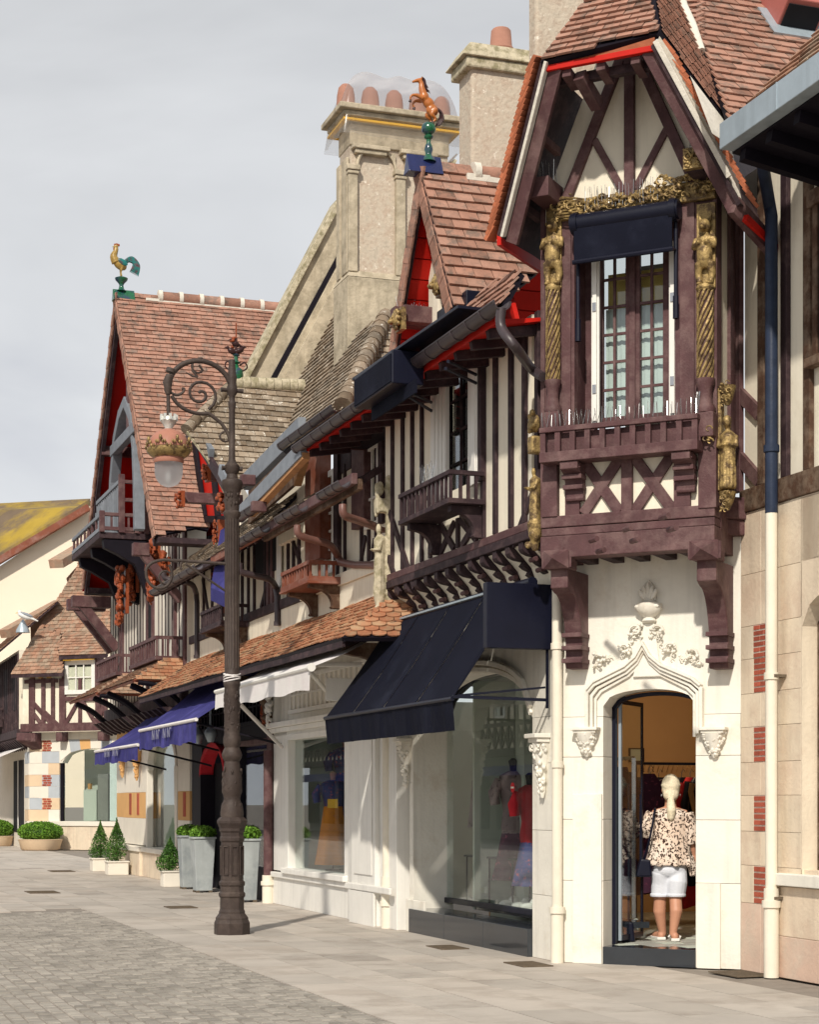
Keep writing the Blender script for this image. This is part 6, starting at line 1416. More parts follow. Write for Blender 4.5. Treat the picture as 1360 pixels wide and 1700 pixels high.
# striped blind hanging at the upper window
ub = thing('rolled_blind', 'dark blue narrow awning hanging beside the lamp post at upper window level', 'awning', A, -11.5, -.5, 4.8)
p = [A.P(384, 870, -.25), A.P(366, 880, -.25), A.P(350, 975, -.75), A.P(372, 985, -.75)]
MB().prism(p, (0, .03, 0)).build('cloth', 'bluecloth', ub); MB().prism([p[2], p[3], p[3]+Vector((0, 0, -.2)), p[2]+Vector((0, 0, -.2))], (0, .02, 0)).build('valance', 'bluecloth', ub)
# green jar finial with flowers
fj = A.Q(392, 636, GX); ft = thing('jar_finial', 'small green jar finial topped with brown glazed birds and flowers', 'finial', A, fj.x, fj.y, fj.z)
MB().lathe([(.17, -.02), (.16, .06), (.20, .2), (.17, .36), (.08, .42), (.06, .5), (.13, .54), (.06, .58), (.05, .7), (.1, .74), (.04, .78)], fj.x, fj.y, fj.z, 14).build('jar', 'greenglaze', ft, smooth=50)
for k in (-1, 1): b = MB(); b.tube(smoothpath([(fj.x, fj.y-k*.12, fj.z+.30), (fj.x, fj.y-k*.3, fj.z+.42), (fj.x, fj.y-k*.24, fj.z+.56), (fj.x, fj.y-k*.10, fj.z+.48)], 4), .022, 6); b.build('handle', 'mane', ft, smooth=60)
b = MB(); b.tube([(fj.x, fj.y, fj.z+.74), (fj.x, fj.y, fj.z+1.2)], .035, 8)
for (s1, z1, k) in ((.12, .84, 1), (-.10, .88, -1), (.02, 1.05, 1)):
    c = Vector((fj.x, fj.y-s1, fj.z+z1)); b.ball(c, .07, .13, .08, 8, 6, Matrix.Rotation(-.5*k, 3, 'X')); b.ball(c+Vector((0, -.11*k, .09)), .045); b.tube([c+Vector((0, -.14*k, .09)), c+Vector((0, -.21*k, .07))], [.02, .004], 5); b.tube([c+Vector((0, .08*k, -.02)), c+Vector((0, .22*k, -.10))], [.045, .02], 6); b.tube([c, (fj.x, fj.y, c.z-.1)], .025, 5)
b.build('glazed_birds', 'mane', ft, smooth=60); b = MB()
for k in range(6): b.ball((fj.x+U(-.1, .1), fj.y-U(-.15, .3), fj.z+U(.85, 1.25)), .055, .055, .05, 6, 4)
b.build('flowers', 'ceramic', ft, smooth=60); MB().tube([(fj.x, fj.y, fj.z+1.1), (fj.x, fj.y, fj.z+1.6)], .02, 6).build('spike', 'ceramic', ft); ft.scale = (.6, .6, .6)
# ================================================================ AWNINGS
def awning(name, label, x0, x1, yt, zt_a, yb, zb, val, mt, nseam, edge=None, wav=.02, skew=0, arms=True):
    t = thing(name, label, 'awning', A, (x0+x1)/2, yb, zb, 'shop awnings along the pavement')
    T0, T1, B0, B1 = Vector((x0+skew, yt, zt_a)), Vector((x1+skew, yt, zt_a)), Vector((x0, yb, zb)), Vector((x1, yb, zb)); b = MB(); K, J = 30, 8
    for i in range(K):
        for j in range(J):
            f = lambda a, s: T0.lerp(T1, a).lerp(B0.lerp(B1, a), s)+Vector((0, 0, -.05*sin(pi*s)+.012*sin(a*nseam*pi)**2*sin(pi*s)))
            b.quad(f(i/K, j/J), f((i+1)/K, j/J), f((i+1)/K, (j+1)/J), f(i/K, (j+1)/J))
    b.build('canvas', mt, t, smooth=60)
    b = MB(); K = 60
    for i in range(K):
        wv = lambda a: Vector((0, -.01+wav*sin(a*83)+wav*.7*sin(a*37), -val*(1-.06*sin(a*23)))); p0, p1 = B0.lerp(B1, i/K), B0.lerp(B1, (i+1)/K)
        b.quad(p0, p1, p1+wv((i+1)/K), p0+wv(i/K))
    b.build('valance', mt, t, smooth=60)
    MB().tube([B0, B1], .028, 8).build('front_bar', edge or mt, t, smooth=40)
    if arms:
        for xx in (x0+.3, x1-.3): MB().tube([(xx, yb+.02, zb-.03), (xx+.3, -.02, zb-.35)], .018, 6).build('support_arm', 'ink', t)
    return t
blue1 = awning('shop_awning', 'larger royal blue shop awning with white piping left of the lamp post', A.x(232, -1.3), A.x(326, -1.3), -.2, 3.60, -1.3, A.z(1194, A.x(326, -1.3), -1.3), .33, 'bluecloth', 6, 'whitecloth', .012)
blue2 = awning('shop_awning', 'lower royal blue shop awning furthest to the left', A.x(158, -1.3), A.x(229, -1.3), -.2, 3.22, -1.3, A.z(1236, A.x(229, -1.3), -1.3), .26, 'bluecloth', 6, 'whitecloth', .012)
whit = awning('shop_awning', 'pale stained white canvas awning behind the lamp post', A.x(358, -1.3), A.x(515, -1.3), -.15, 3.66, -1.3, A.z(1108, A.x(515, -1.3), -1.3), .25, 'whitecloth', 4, 'white', .004, arms=False)
MB().tube([A.P(398, 1168, -1.2), A.P(468, 1240, -.08)], .028, 8).build('support_arm', 'whitecloth', whit, smooth=40); MB().tube([A.P(512, 1112, -1.25), A.P(545, 1150, -.2)], .028, 8).build('support_arm', 'white', whit, smooth=40)
MB().tube([(B_ := Vector((A.x(515, -1.3), -1.3, A.z(1108, A.x(515, -1.3), -1.3)))), B_+Vector((.06, 0, 0))], .05, 10).build('bar_cap', 'white', whit, smooth=40)
sg = thing('blank_panel', 'blank white rectangular panel fixed at the end under the tiled pent roof', 'panel', A, -4.3, -.6, 2.8)
p = A.Q(541, 1125, -4.2), A.Q(600, 1125, -4.2); MB().box(-4.22, -4.18, p[0].y, -.02, A.Q(541, 1163, -4.2).z, p[0].z).build('board', 'white', sg, bevel=.004)
MB().tube([A.Q(527, 1103, -4.3), A.Q(600, 1103, -4.3)], .03, 8).build('bar', 'white', sg, smooth=40)

def marks(t, u, v, h, n):
    p = A.P(u, v, -1.3); b = MB(); x = p.x-.9
    for gi in range(2):
        for k in range(n):
            z0 = p.z-h/2; b.bar((x, -1.345, z0), (x+.02, -1.345, z0+h), .045, .004)
            if k % 2 == 0: b.bar((x+.02, -1.346, z0+h), (x+.16, -1.346, z0), .035, .004)
            elif k == 3: b.bar((x, -1.346, z0+h*.9), (x+.14, -1.346, z0+h*.9), .035, .004)
            x += .17
        x += .22
    b.build('printed_lettering', 'gullgrey2', t, kind='stuff')
marks(blue1, 275, 1217, .15, 4); marks(blue2, 191, 1249, .13, 4)
# ================================================================ ROOSTER GABLE HOUSE (A frame, x -15.9 .. -25)
rg = thing('gable_house', 'tall half-timbered gable house with red soffit, balcony and rooster on the ridge', 'house', A, -20.5)
VY = -.75
ga = A.P(190, 492, VY); gr_ = A.P(258, 880, VY); gl_ = A.P(136, 985, VY); gz = (gr_.z+gl_.z)/2; gr_.z = gl_.z = gz; ga.x = (gr_.x+gl_.x)/2+.1
rn5 = (ga-gr_).cross(Vector((0, 1, 0))).normalized(); rn5 = rn5 if rn5.z > 0 else -rn5
def pg(u, v): return A.pl(u, v, ga, rn5)
yend = A.y(458, ga.x)
g5 = gr_+Vector((0, .95, 0))
rdk, _ = roof(rg, [ga, gr_, pg(326, 876), pg(345, 880), pg(420, 700), Vector((ga.x, yend+.4, ga.z))], (0, 1, 0), 'tile', .24, .125, .02, 300, deck='ink')
ln5 = (ga-gl_)
MB().prism([ga, gl_, gl_+Vector((0, 3.2, 0)), ga+Vector((0, 3.2, 0))], (.06, 0, -.06)).build('red_boarding', 'red', rg)
MB().prism([ga+Vector((-.03, 0, .05)), gl_+Vector((-.08, 0, .03)), gl_+Vector((-.08, 3.2, .03)), ga+Vector((-.03, 3.2, .05))], (.02, 0, -.02)).build('roof', 'tile', rg)
for sgn, q in ((1, gr_), (-1, gl_)):
    d = (ga-q); L_ = d.length; d.normalize(); n = 30
    for i in range(n):
        o = q+d*(L_*i/n)+Vector((0, -.02-.008*(i % 2), 0)); h = L_/n*1.1; inn = Vector((-sgn*.22, 0, -.03)); MB().prism([o, o+d*h, o+d*h+inn, o+inn], (0, .03, 0)).build('verge_tile', 'tile', rg)
    MB().bar(q+Vector((-sgn*.25, .06, -.1)), ga+Vector((-sgn*.12, .06, -.22)), .16, .08, up=Vector((0, 1, 0)).cross(d)).build('bargeboard', 'dark', rg)
for k in range(8):
    y0 = VY+.9+k*.42; MB().tube([(ga.x, y0, ga.z+.02), (ga.x, y0+.38, ga.z+.02)], .13, 9).build('ridge_tile', 'tile', rg, smooth=50); MB().tube([(ga.x, y0-.04, ga.z+.03), (ga.x, y0+.04, ga.z+.03)], .145, 9).build('ridge_mortar', 'cap', rg, smooth=50)
boxp('ridge_bed', 'cap', rg, ga.x-.1, ga.x+.1, VY+.6, yend+.4, ga.z-.12, ga.z-.03)
boxp('eave_board', 'dark', rg, gr_.x-.4, gr_.x+.03, VY+.05, VY+1.7, gz-.12, gz-.02)
# gable wall set back, arch open to the red loft
GY = -.05
def gp2(u, v, y=GY): return A.P(u, v, y)
wl5, wr5 = -24.4, -16.0
MB().prism([(wl5, .6, gz-.1), (wr5, .6, gz-.1), (ga.x, .6, ga.z-.4)], (0, .1, 0)).build('loft_wall', 'red', rg)
for a, b_, c, d, w, mt in ((196, 640, 160, 900, .20, 'maroon'), (212, 600, 196, 905, .16, 'maroon'), (205, 560, 260, 870, .20, 'slate'), (205, 560, 150, 905, .2, 'maroon')):
    pass
pa = [gp2(u, v, -.45) for u, v in ((187, 900), (190, 800), (196, 730), (204, 690), (213, 668), (222, 690), (228, 740), (230, 800), (231, 880))]
MB().sweep([(p.x, p.z) for p in pa], .20, -.55, -.35).build('arch_brace', 'slate', rg, bevel=.01)
for (x0, z0, x1, z1, w, y, mt) in ((ga.x-1.75, 8.85, ga.x+1.75, 8.85, .22, -.5, 'slate'), (ga.x-3.2, 7.4, ga.x-2.0, 7.4, .2, -.5, 'maroon'), (ga.x, 9, ga.x, ga.z-.3, .2, -.45, 'maroon'), (ga.x+.75, 9, ga.x+.75, 10.4, .16, -.4, 'dark'), (ga.x-3.0, 6.4, ga.x-1.2, 9.6, .16, -.42, 'maroon')):
    MB().bar((x0, y, z0), (x1, y, z1), w, .14, up=(0, 0, 1) if abs(z1-z0) < .1 else (1, 0, 0)).build('timber', mt, rg, bevel=.01)
for xx, zz_ in ((ga.x-3.25, 7.4), (ga.x-1.95, 8.9)): MB().bar((xx, -.72, zz_), (xx, .5, zz_), .2, .2).build('purlin_end', 'maroon', rg, bevel=.01)
ap5 = [(-19.6, 6.5), (-16.2, 6.5), (-19.6, 9.6)]
MB().prism([(x, GY, z) for x, z in ap5], (0, .1, 0)).build('gable_wall', 'whitestone', rg)
for k in range(11):
    x = -19.5+k*.29; timber(rg, A, (x, 6.5), (x, 6.5+(-16.3-x)*.93), .09, GY, .04, 'maroon')
# storey walls
boxp('upper_wall', 'whitestone', rg, wl5, wr5, GY, .3, 3.3, 6.5)
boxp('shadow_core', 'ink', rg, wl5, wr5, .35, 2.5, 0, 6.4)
for k in range(26):
    x = wl5+.1+k*.33; x = min(x, wr5-.1)
    if -20.0 < x < -18.9 or -23.2 < x < -22.6: continue
    timber(rg, A, (x, 3.6), (x, 6.5), .05, GY, .012, 'dark')
for x in (-22.9, -22.65, -19.75, -19.2, -17.0, -16.1): timber(rg, A, (x, 3.6), (x, 6.5), .14, GY, .05, 'maroon')
boxp('window_opening', 'pane_dark', rg, -19.65, -19.25, GY-.03, GY-.001, 4.2, 6.0); boxp('window_opening', 'pane_dark', rg, -23.1, -22.7, GY-.03, GY-.001, 4.2, 6.0)
boxp('sill_beam', 'dark', rg, wl5, wr5+.1, GY-.14, GY-.001, 3.28, 3.58, .01)
for k in range(16): MB().prism([(wl5+.2+k*.52, GY, 3.0), (wl5+.2+k*.52, GY-.2, 3.08), (wl5+.2+k*.52, GY-.42, 3.26), (wl5+.2+k*.52, GY, 3.27)], (.16, 0, 0)).build('console', 'dark', rg)
# carved orange brackets and dark consoles
def figs(u, v0, v1, y, s):
    x = A.x(u, y); z0, z1 = A.z(v0, x, y), A.z(v1, x, y); b = MB(); b.box(x-.1, x+.1, y, y+.07, z0+.2, z1)
    carve(b, (x, y-.05, z0), (x, y-.05, z1), s, 60, .10, .1); b.build('carved_figure', 'ceramic', rg, smooth=60)
figs(207, 1035, 945, -.5, .12); figs(224, 1000, 945, -.15, .08); figs(259, 995, 905, -.45, .14); figs(277, 975, 925, -.1, .08)
# upper balcony
by0, by1 = -1.35, GY
bx0_, bx1_ = A.x(137, by0), A.x(158, by0)
bz = A.z(905, A.x(160, by0), by0)
x1b = A.x(246, by0); x0b = A.x(150, by0)
xL, xR, by0, zb5 = -23.0, -19.3, -1.12, 6.86
boxp('balcony_floor', 'dark', rg, xL, xR, by0, by1, zb5-.12, zb5, .01)
MB().box(xL, xR, by0, by0+.07, zb5+.02, zb5+.10).box(xL, xR, by0, by0+.07, zb5+.30, zb5+.37).build('balcony_rail', 'slate', rg, bevel=.006)
me5 = mesh_of(MB().box(-.04, .04, -.02, .02, 0, .20), 'baluster', 'maroon'); me6 = mesh_of(MB().box(-.02, .02, -.02, .02, 0, .92), 'baluster', 'slate')
for k in range(8): inst('baluster', me5, rg, Matrix.Translation((xL+.1+k*(xR-xL-.2)/7, by0+.035, zb5+.10)))
boxp('balcony_rail', 'slate', rg, xL+.5, xR, -.72, -.66, zb5+1.0, zb5+1.08, .006)
for k in range(16): inst('baluster', me6, rg, Matrix.Translation((xL+.6+k*.2, -.69, zb5+.06)))
for (y0, y1, h) in ((by0, by0+.10, .42), (-.74, -.62, 1.16), (-.42, -.34, 1.02), (-.22, -.14, 1.02)): boxp('balcony_post', 'maroon', rg, xR-.06, xR+.05, y0, y1, zb5, zb5+h, .008)
for (z_, y0) in ((zb5+.04, by0+.1), (zb5+.32, by0+.1), (zb5+.62, -.62), (zb5+.98, -.62)): boxp('balcony_rail', 'maroon', rg, xR-.04, xR+.04, y0, by1, z_, z_+.07, .006)
for k in range(5): boxp('baluster', 'maroon', rg, xR-.02, xR+.02, by0+.22+k*.17, by0+.26+k*.17, zb5+.11, zb5+.32)
for (xx, ) in ((xR-.25,), (xR-1.7,), (xL+.4,)): 
    pts = [(by1, zb5-1.25), (by1-.12, zb5-1.2), (by1-.35, zb5-.62), (by1-.7, zb5-.42), (by0+.1, zb5-.30), (by0+.08, zb5-.13), (by1, zb5-.13)]
    MB().prism([(xx, y, z) for y, z in pts], (.22, 0, 0)).build('bracket', 'ink', rg, bevel=.01)
MB().bar((-16.6, -.8, 6.15), (-16.6, -.05, 5.25), .16, .15).build('brace', 'maroon', rg, bevel=.01); boxp('beam_end', 'maroon', rg, -16.70, -16.50, -.95, -.65, 6.05, 6.28, .01)
for xx in (-24.2, -23.5): MB().bar((xx, -.85, 5.9), (xx, -.05, 4.9), .2, .18).build('brace', 'maroon', rg, bevel=.01); boxp('beam_end', 'maroon', rg, xx-.12, xx+.12, -1.05, -.2, 5.8, 6.05, .01)
boxp('eave_board', 'dark', rg, gl_.x, gl_.x+.5, VY+.05, VY+1.2, gz-.14, gz-.02)
# two small tiled pents with low railings above
for (xa, xb, nm) in ((-19.3, -16.4, 1), (-23.4, -20.7, 2)):
    z0, z1 = 3.72, 4.12
    roof(rg, [Vector((xa-.5, -1.05, z0)), Vector((xb+.4, -1.05, z0)), Vector((xb, -.4, z1)), Vector((xa, -.4, z1))], (1, 0, 0), 'tile_old', .17, .10, .015, 0, deck='rust')
    roof(rg, [Vector((xb+.4, -1.05, z0)), Vector((xb+.4, GY, z0)), Vector((xb, GY, z1)), Vector((xb, -.4, z1))], (0, 1, 0), 'tile_orange' if nm == 1 else 'tile_old', .17, .10, .015, 0, deck='rust')
    balcony(rg, xa+.1, xb-.05, GY, -.55, z1+.02, z1+.46, 12, 'maroon', .05, .06, .07, 4, 0)
    for xx in (xa+.2, xb-.1): 
        P_b = smoothpath([(xx, GY-.02, 3.05), (xx, -.35, 3.25), (xx, -.65, 3.5), (xx, -1.0, 3.66)], 4); MB().tube(P_b, .06, 6).build('curved_brace', 'ink', rg, smooth=40)
    MB().tube(smoothpath([(xb+.35, GY-.02, 3.0), (xb+.38, -.2, 3.35), (xb+.38, -.6, 3.62), (xb+.38, -.95, 3.68)], 4), .05, 6).build('curved_brace', 'ink', rg, smooth=40)
# ground floor in coloured courses
zc5 = [0.62, 1.18, 1.72, 2.26, 2.8, 3.1]; cols5 = ['whitestone', 'yolk', 'whitestone', 'whitestone', 'yolk']
for (xa, xb, ya_) in ((-23.0, -20.3, 0), (-17.0, -15.95, -.02), (-24.4, -23.1, .1)):
    for j in range(5):
        m_ = (xa+xb)/2+U(-.2, .2)
        for a, b_ in ((xa, m_), (m_, xb)): boxp('stone_block', cols5[j], rg, a+.002, b_-.002, ya_, .3, zc5[j]+.002, zc5[j+1]-.002)
    boxp('base_block', 'stone' if 1 else 0, rg, xa-.1, xb+.1, ya_-.16, .3, 0, .5, .01); boxp('base_mould', 'whitestone', rg, xa-.12, xb+.12, ya_-.2, .3, .502, .60, .01)
boxp('base_block', 'stone', rg, -20.2, -17.1, -.10, .3, 0, .5, .01); boxp('base_mould', 'whitestone', rg, -20.2, -17.1, -.14, .3, .502, .60, .01)
b = MB(); archwall(b, -20.28, -17.02, 2.2, 3.28, -20.1, -17.2, 2.22, 2.95, .0, .3); b.build('wall', 'whitestone', rg); MB().sweep([(-20.12, .6), (-20.12, 2.2)]+[(-18.65+1.47*cos(pi-pi*i/12), 2.2+.75*sin(pi*i/12)) for i in range(13)]+[(-17.18, 2.2), (-17.18, .6)], .14, -.03, .1).build('window_surround', 'whitestone', rg, bevel=.01)
boxp('display_wall', 'interior', rg, -19.9, -18.6, .28, .32, .6, 2.8); boxp('pane', 'glass', rg, -20.05, -17.25, .14, .15, .6, 2.9); boxp('display_back', 'intdark', rg, -18.6, -17.2, .30, .33, .6, 2.8)
for k, xx in enumerate((-22.2, -21.3, -16.5)): boxp('brick_inset', 'brick', rg, xx, xx+.22, -.012 if k < 2 else -.03, .02, 1.25, 1.7); boxp('brick_inset', 'brick', rg, xx, xx+.22, -.012 if k < 2 else -.03, .02, 2.82, 3.08)
corbel(rg, -20.9, 2.62, 1.2, -.05, 'yolk'); corbel(rg, -22.6, 2.7, 1.2, -.05, 'yolk')
# rooster finial
rx, ry, rz = ga.x, VY+.12, ga.z
rt_ = thing('rooster_finial', 'golden glazed rooster with teal tail on a green ridge pedestal', 'finial', A, rx, ry, rz)
MB().prism([(rx-.18, ry-.25, rz-.16), (rx+.18, ry-.25, rz-.16), (rx, ry-.25, rz+.16)], (0, .62, 0)).build('ridge_saddle', 'greenglaze', rt_, bevel=.01)
MB().lathe([(.14, .12), (.08, .18), (.06, .28), (.09, .34), (.17, .42), (.19, .48), (.10, .52)], rx, ry, rz, 14).build('pedestal', 'greenglaze', rt_, smooth=50)
def RV(s, z, x=0): return Vector((rx+x, ry-s, rz+z))
b = MB(); b.ball(RV(.04, .88), .13, .22, .15, 12, 8, Matrix.Rotation(-.6, 3, 'X')); bezier_tube(b, [RV(.15, .92), RV(.22, 1.08), RV(.17, 1.22), RV(.14, 1.33)], [.14, .11, .075, .06], 4, 10); b.ball(RV(.15, 1.37), .06, .07, .065)
b.tube([RV(.2, 1.37), RV(.28, 1.35)], [.03, .005], 6)
for k in (-1, 1): b.tube([RV(.0, .76, k*.06), RV(.02, .64, k*.06), RV(.0, .53, k*.06)], [.05, .022, .025], 6)
b.build('rooster_body', 'goldglaze', rt_, remesh=.013)
b = MB(); 
for k in range(8): a = k/7; bezier_tube(b, [RV(-.08, .92+.03*a), RV(-.22-.08*a, 1.0+.10*a), RV(-.36-.14*a, .92-.02*a), RV(-.34-.14*a+.1*(1-a), .68-.1*a)], [.05, .045, .04, .008], 5, 6)
for k in (-1, 1): b.ball(RV(-.02, .92, k*.12), .03, .16, .08, 8, 6, Matrix.Rotation(-.5, 3, 'X'))
b.build('tail', 'teal', rt_, smooth=60)
b = MB(); 
for k in range(4): b.ball(RV(.19-.04*k, 1.44-.012*abs(k-1.5)), .02, .028, .04, 6, 4)
b.ball(RV(.22, 1.30), .02, .02, .045, 6, 4); b.build('comb', 'ceramic', rt_, smooth=60)
rt_.scale = (.7, .7, .7)
# ================================================================ FAR CORNER HOUSE
F5 = Frame(-12.2, 58, -26.05); G5 = Frame(-12.2, 58, -71.05)
fh = thing('far_corner_house', 'distant half-timbered corner house with swept tile roof and white six-pane dormer window', 'house', F5, 1.6)
boxp('plinth', 'stone', fh, -.0, 4.2, -.12, .3, 0, .75, .01); boxp('plinth_mould', 'whitestone', fh, 0, 4.2, -.16, .3, .752, .9, .01)
cl = ['sandstone', 'whitestone', 'bluestone', 'sandstone', 'whitestone', 'bluestone', 'sandstone', 'bluestone', 'whitestone']
z5 = [.9+.37*i for i in range(8)]
for j in range(7):
    cut = .5 if j % 2 else .75
    boxp('stone_block', cl[(j*2) % 9], fh, 0, cut-.004, 0, .3, z5[j]+.003, z5[j+1]-.003); boxp('stone_block', cl[(j*2+1) % 9], fh, cut, 1.18, 0, .3, z5[j]+.003, z5[j+1]-.003)
for j in (1, 3, 6):
    for k in range(5):
        for q in range(2): boxp('brick', 'brick', fh, .52+q*.17+(k % 2)*.04, .67+q*.17+(k % 2)*.04, -.012, .01, z5[j]+.015+k*.072, z5[j]+.07+k*.072)
b = MB(); arc5 = archwall(b, 1.18, 4.2, 2.75, 3.5, 1.3, 3.9, 2.78, 3.2, .0, .3); b.build('wall', 'whitestone', fh)
for k in range(7):
    t0, t1 = k/7, (k+1)/7; xa, xb = 1.25+2.7*t0, 1.25+2.7*t1; za = 2.82+.38*sqrt(1-(2*t0-1)**2); zb = 2.82+.38*sqrt(max(0, 1-(2*t1-1)**2))
    MB().prism([(xa, -.02, za), (xb, -.02, zb), (1.25+2.9*t1-.1, -.02, 3.48), (1.25+2.9*t0-.1, -.02, 3.48)], (0, .018, 0)).build('voussoir', ['whitestone', 'bluestone', 'yolk', 'whitestone', 'bluestone', 'whitestone', 'bluestone'][k], fh)
for j in range(3): boxp('stone_block', cl[j+1], fh, 3.9, 4.2, 0, .3, .9+j*.62, 1.51+j*.62)
boxp('window_frame', 'ink', fh, 1.18, 1.27, .05, .15, .9, 3.0); boxp('pane', 'glass', fh, 1.27, 3.9, .1, .11, .9, 3.2); boxp('display_back', 'interior', fh, 1.2, 4.0, 1.3, 1.33, .9, 3.2); boxp('display_floor', 'interior', fh, 1.2, 4.0, .2, 1.3, .86, .9)
boxp('display_case', 'interior', fh, 1.75, 2.25, .5, .7, .92, 1.9); boxp('display_shelf', 'intdark', fh, 2.3, 2.7, .5, .8, .92, 2.4); boxp('screen', 'curtain', fh, 2.8, 3.9, .45, .48, .92, 3.1); boxp('bottle_box', 'wood', fh, 1.95, 2.05, .45, .55, 1.92, 2.1)
# jetty and timbers
for xx in (.25, 1.3, 2.9): boxp('bracket', 'maroon', fh, xx, xx+.24, -.36, .0, 3.42, 3.72, .03)
MB().prism([(-.1, -.55, 3.72), (.5, -.3, 3.72), (.5, 0, 3.45), (.1, 0, 3.42)], (0, 0, -.25)).build('corner_bracket', 'maroon', fh, bevel=.02)
boxp('plaster_band', 'plaster', fh, 0, 4.2, -.02, .2, 3.502, 3.74)
YJ5 = -.35
boxp('sill_beam', 'maroon', fh, -.05, 4.3, YJ5-.06, YJ5+.1, 3.742, 4.0, .01)
boxp('upper_wall', 'plaster', fh, 0, 4.3, YJ5, YJ5+.1, 4.0, 5.75)
def t5(u0, v0, u1, v1, w): p, q = F5.P(u0, v0, YJ5), F5.P(u1, v1, YJ5); timber(fh, F5, (p.x, p.z), (q.x, q.z), w, YJ5, .06, 'maroon')
for u, w in ((54, .22), (73, .14), (89, .13), (105, .24), (134, .12), (164, .2), (176, .14)): t5(u, 1205, u, 1126, w)
boxp('rail', 'maroon', fh, .1, 1.4, YJ5-.045, YJ5-.001, 5.28, 5.40); 
for k in range(3): boxp('ochre_panel', 'yolk', fh, .32+k*.32, .50+k*.32, YJ5-.02, YJ5-.002, 5.42, 5.62)
t5(57, 1168, 90, 1205, .13); t5(57, 1185, 72, 1205, .12); t5(75, 1182, 100, 1206, .12); t5(132, 1162, 108, 1205, .12); t5(137, 1162, 162, 1205, .12); t5(176, 1160, 166, 1195, .12); t5(106, 1160, 164, 1160, .14)
wz5 = F5.z(1153, 1.6, YJ5)
window(fh, F5.x(108, YJ5-.04), F5.x(158, YJ5-.04), wz5, wz5+1.05, YJ5-.07, 3, 2, 'white', 'glass2', .13, .035)
boxp('blind_box', 'yellowawning', fh, F5.x(109, YJ5-.1), F5.x(157, YJ5-.1), YJ5-.25, YJ5-.1, wz5+1.05, wz5+1.12, .01)
boxp('dormer_cheek', 'maroon', fh, F5.x(104, YJ5), F5.x(108, YJ5), YJ5-.05, YJ5+.3, wz5-.1, wz5+1.3); boxp('dormer_cheek', 'maroon', fh, F5.x(158, YJ5), F5.x(163, YJ5), YJ5-.05, YJ5+.3, wz5-.1, wz5+1.3)
# roof: lower swept skirt and upper hip, dormer slope
def F(u, v, y): return F5.P(u, v, y)
ez = F(20, 1120, -.75).z
s_ = [F(18, 1120, -.75), F(105, 1120, -.75), F(100, 1050, .0), F(66, 1040, .1)]
for p in s_[:2]: p.z = ez
roof(fh, s_, (1, 0, 0), 'tile_old', .2, .14, .02, 0, deck='dark', camf=F5)
roof(fh, [F(58, 1052, .15), F(100, 1052, .15), F(190, 1075, .1), F(200, 985, .9), F(180, 870, 1.8), F(150, 870, 1.9), F(128, 950, 1.2)], (1, 0, 0), 'tile_old', .2, .14, .02, 0, deck='dark', camf=F5)
dzz = wz5+1.2
e0_, e1_ = F(98, 1095, -.6), F(178, 1092, -.6); e0_.z = e1_.z = dzz
roof(fh, [e0_, e1_, F(170, 1050, .15), F(92, 1050, .15)], (1, 0, 0), 'tile_old', .2, .13, .02, 0, deck='dark', camf=F5)
boxp('dormer_fascia', 'dark', fh, e0_.x, e1_.x, -.62, -.57, dzz-.12, dzz-.01); boxp('skirt_fascia', 'dark', fh, s_[0].x, s_[1].x, -.76, -.70, ez-.10, ez-.0)
# left return of the house
fl_ = thing('far_side_house', 'distant half-timbered side front with gutter, balcony and sloping brown roof at left edge', 'house', G5, -3)
boxp('wall', 'whitestone', fl_, -11, -.02, .0, .3, 0, 3.6); boxp('upper_wall', 'plaster', fl_, -11, -.2, -.3, .1, 3.7, 6.4); boxp('sill_beam', 'dark', fl_, -11, -.1, -.38, .1, 3.6, 3.85, .01)
for k in range(18): MB().prism([(-10.6+k*.58, 0, 3.2), (-10.6+k*.58, -.4, 3.55), (-10.6+k*.58, 0, 3.58)], (.2, 0, 0)).build('console', 'dark', fl_)
for k in range(20): timber(fl_, G5, (-10.8+k*.55, 3.85), (-10.8+k*.55, 6.3), .14, -.3, .05, 'dark')
for k in range(4): boxp('dark_opening', 'pane_dark', fl_, -9.6+k*2.6, -8.6+k*2.6, -.33, -.301, 4.5, 6)
balcony(fl_, -7.5, -4.6, -.34, -1.0, 4.1, 4.75, 12, 'dark', .06, .08, .3, 3, 0)
roof(fl_, [Vector((-11, -.95, 6.35)), Vector((-.2, -.95, 6.35)), Vector((.6, .8, 7.9)), Vector((-11, 1.2, 8.3))], (1, 0, 0), 'tile_old', .25, .16, .02, 0, deck='dark')
gutter(fl_, (-11, -1.02, 6.3), (-.2, -1.02, 6.3), .09, 'gutter', 8)
for j in range(6):
    boxp('stone_block', cl[j], fl_, -1.0, -.02, -.03, -.001, z5[j]+.003, z5[j+1]-.003)
boxp('shop_window', 'pane_dark', fl_, -4.2, -1.4, -.02, -.001, .5, 2.9); boxp('shop_mullion', 'white', fl_, -2.9, -2.75, -.04, -.021, .5, 2.9)
t_ = thing('far_awning', 'pale cream awning of the distant shop at far left', 'awning', G5, -4, -1, 2.9); MB().prism([(-8, -.05, 3.3), (-1.1, -.05, 3.3), (-1.0, -1.1, 2.85), (-8, -1.1, 2.85)], (0, 0, .02)).build('canvas', 'whitecloth', t_); MB().prism([(-8, -1.1, 2.85), (-1.0, -1.1, 2.85), (-1.0, -1.12, 2.6), (-8, -1.12, 2.6)], (0, .01, 0)).build('valance', 'whitecloth', t_)
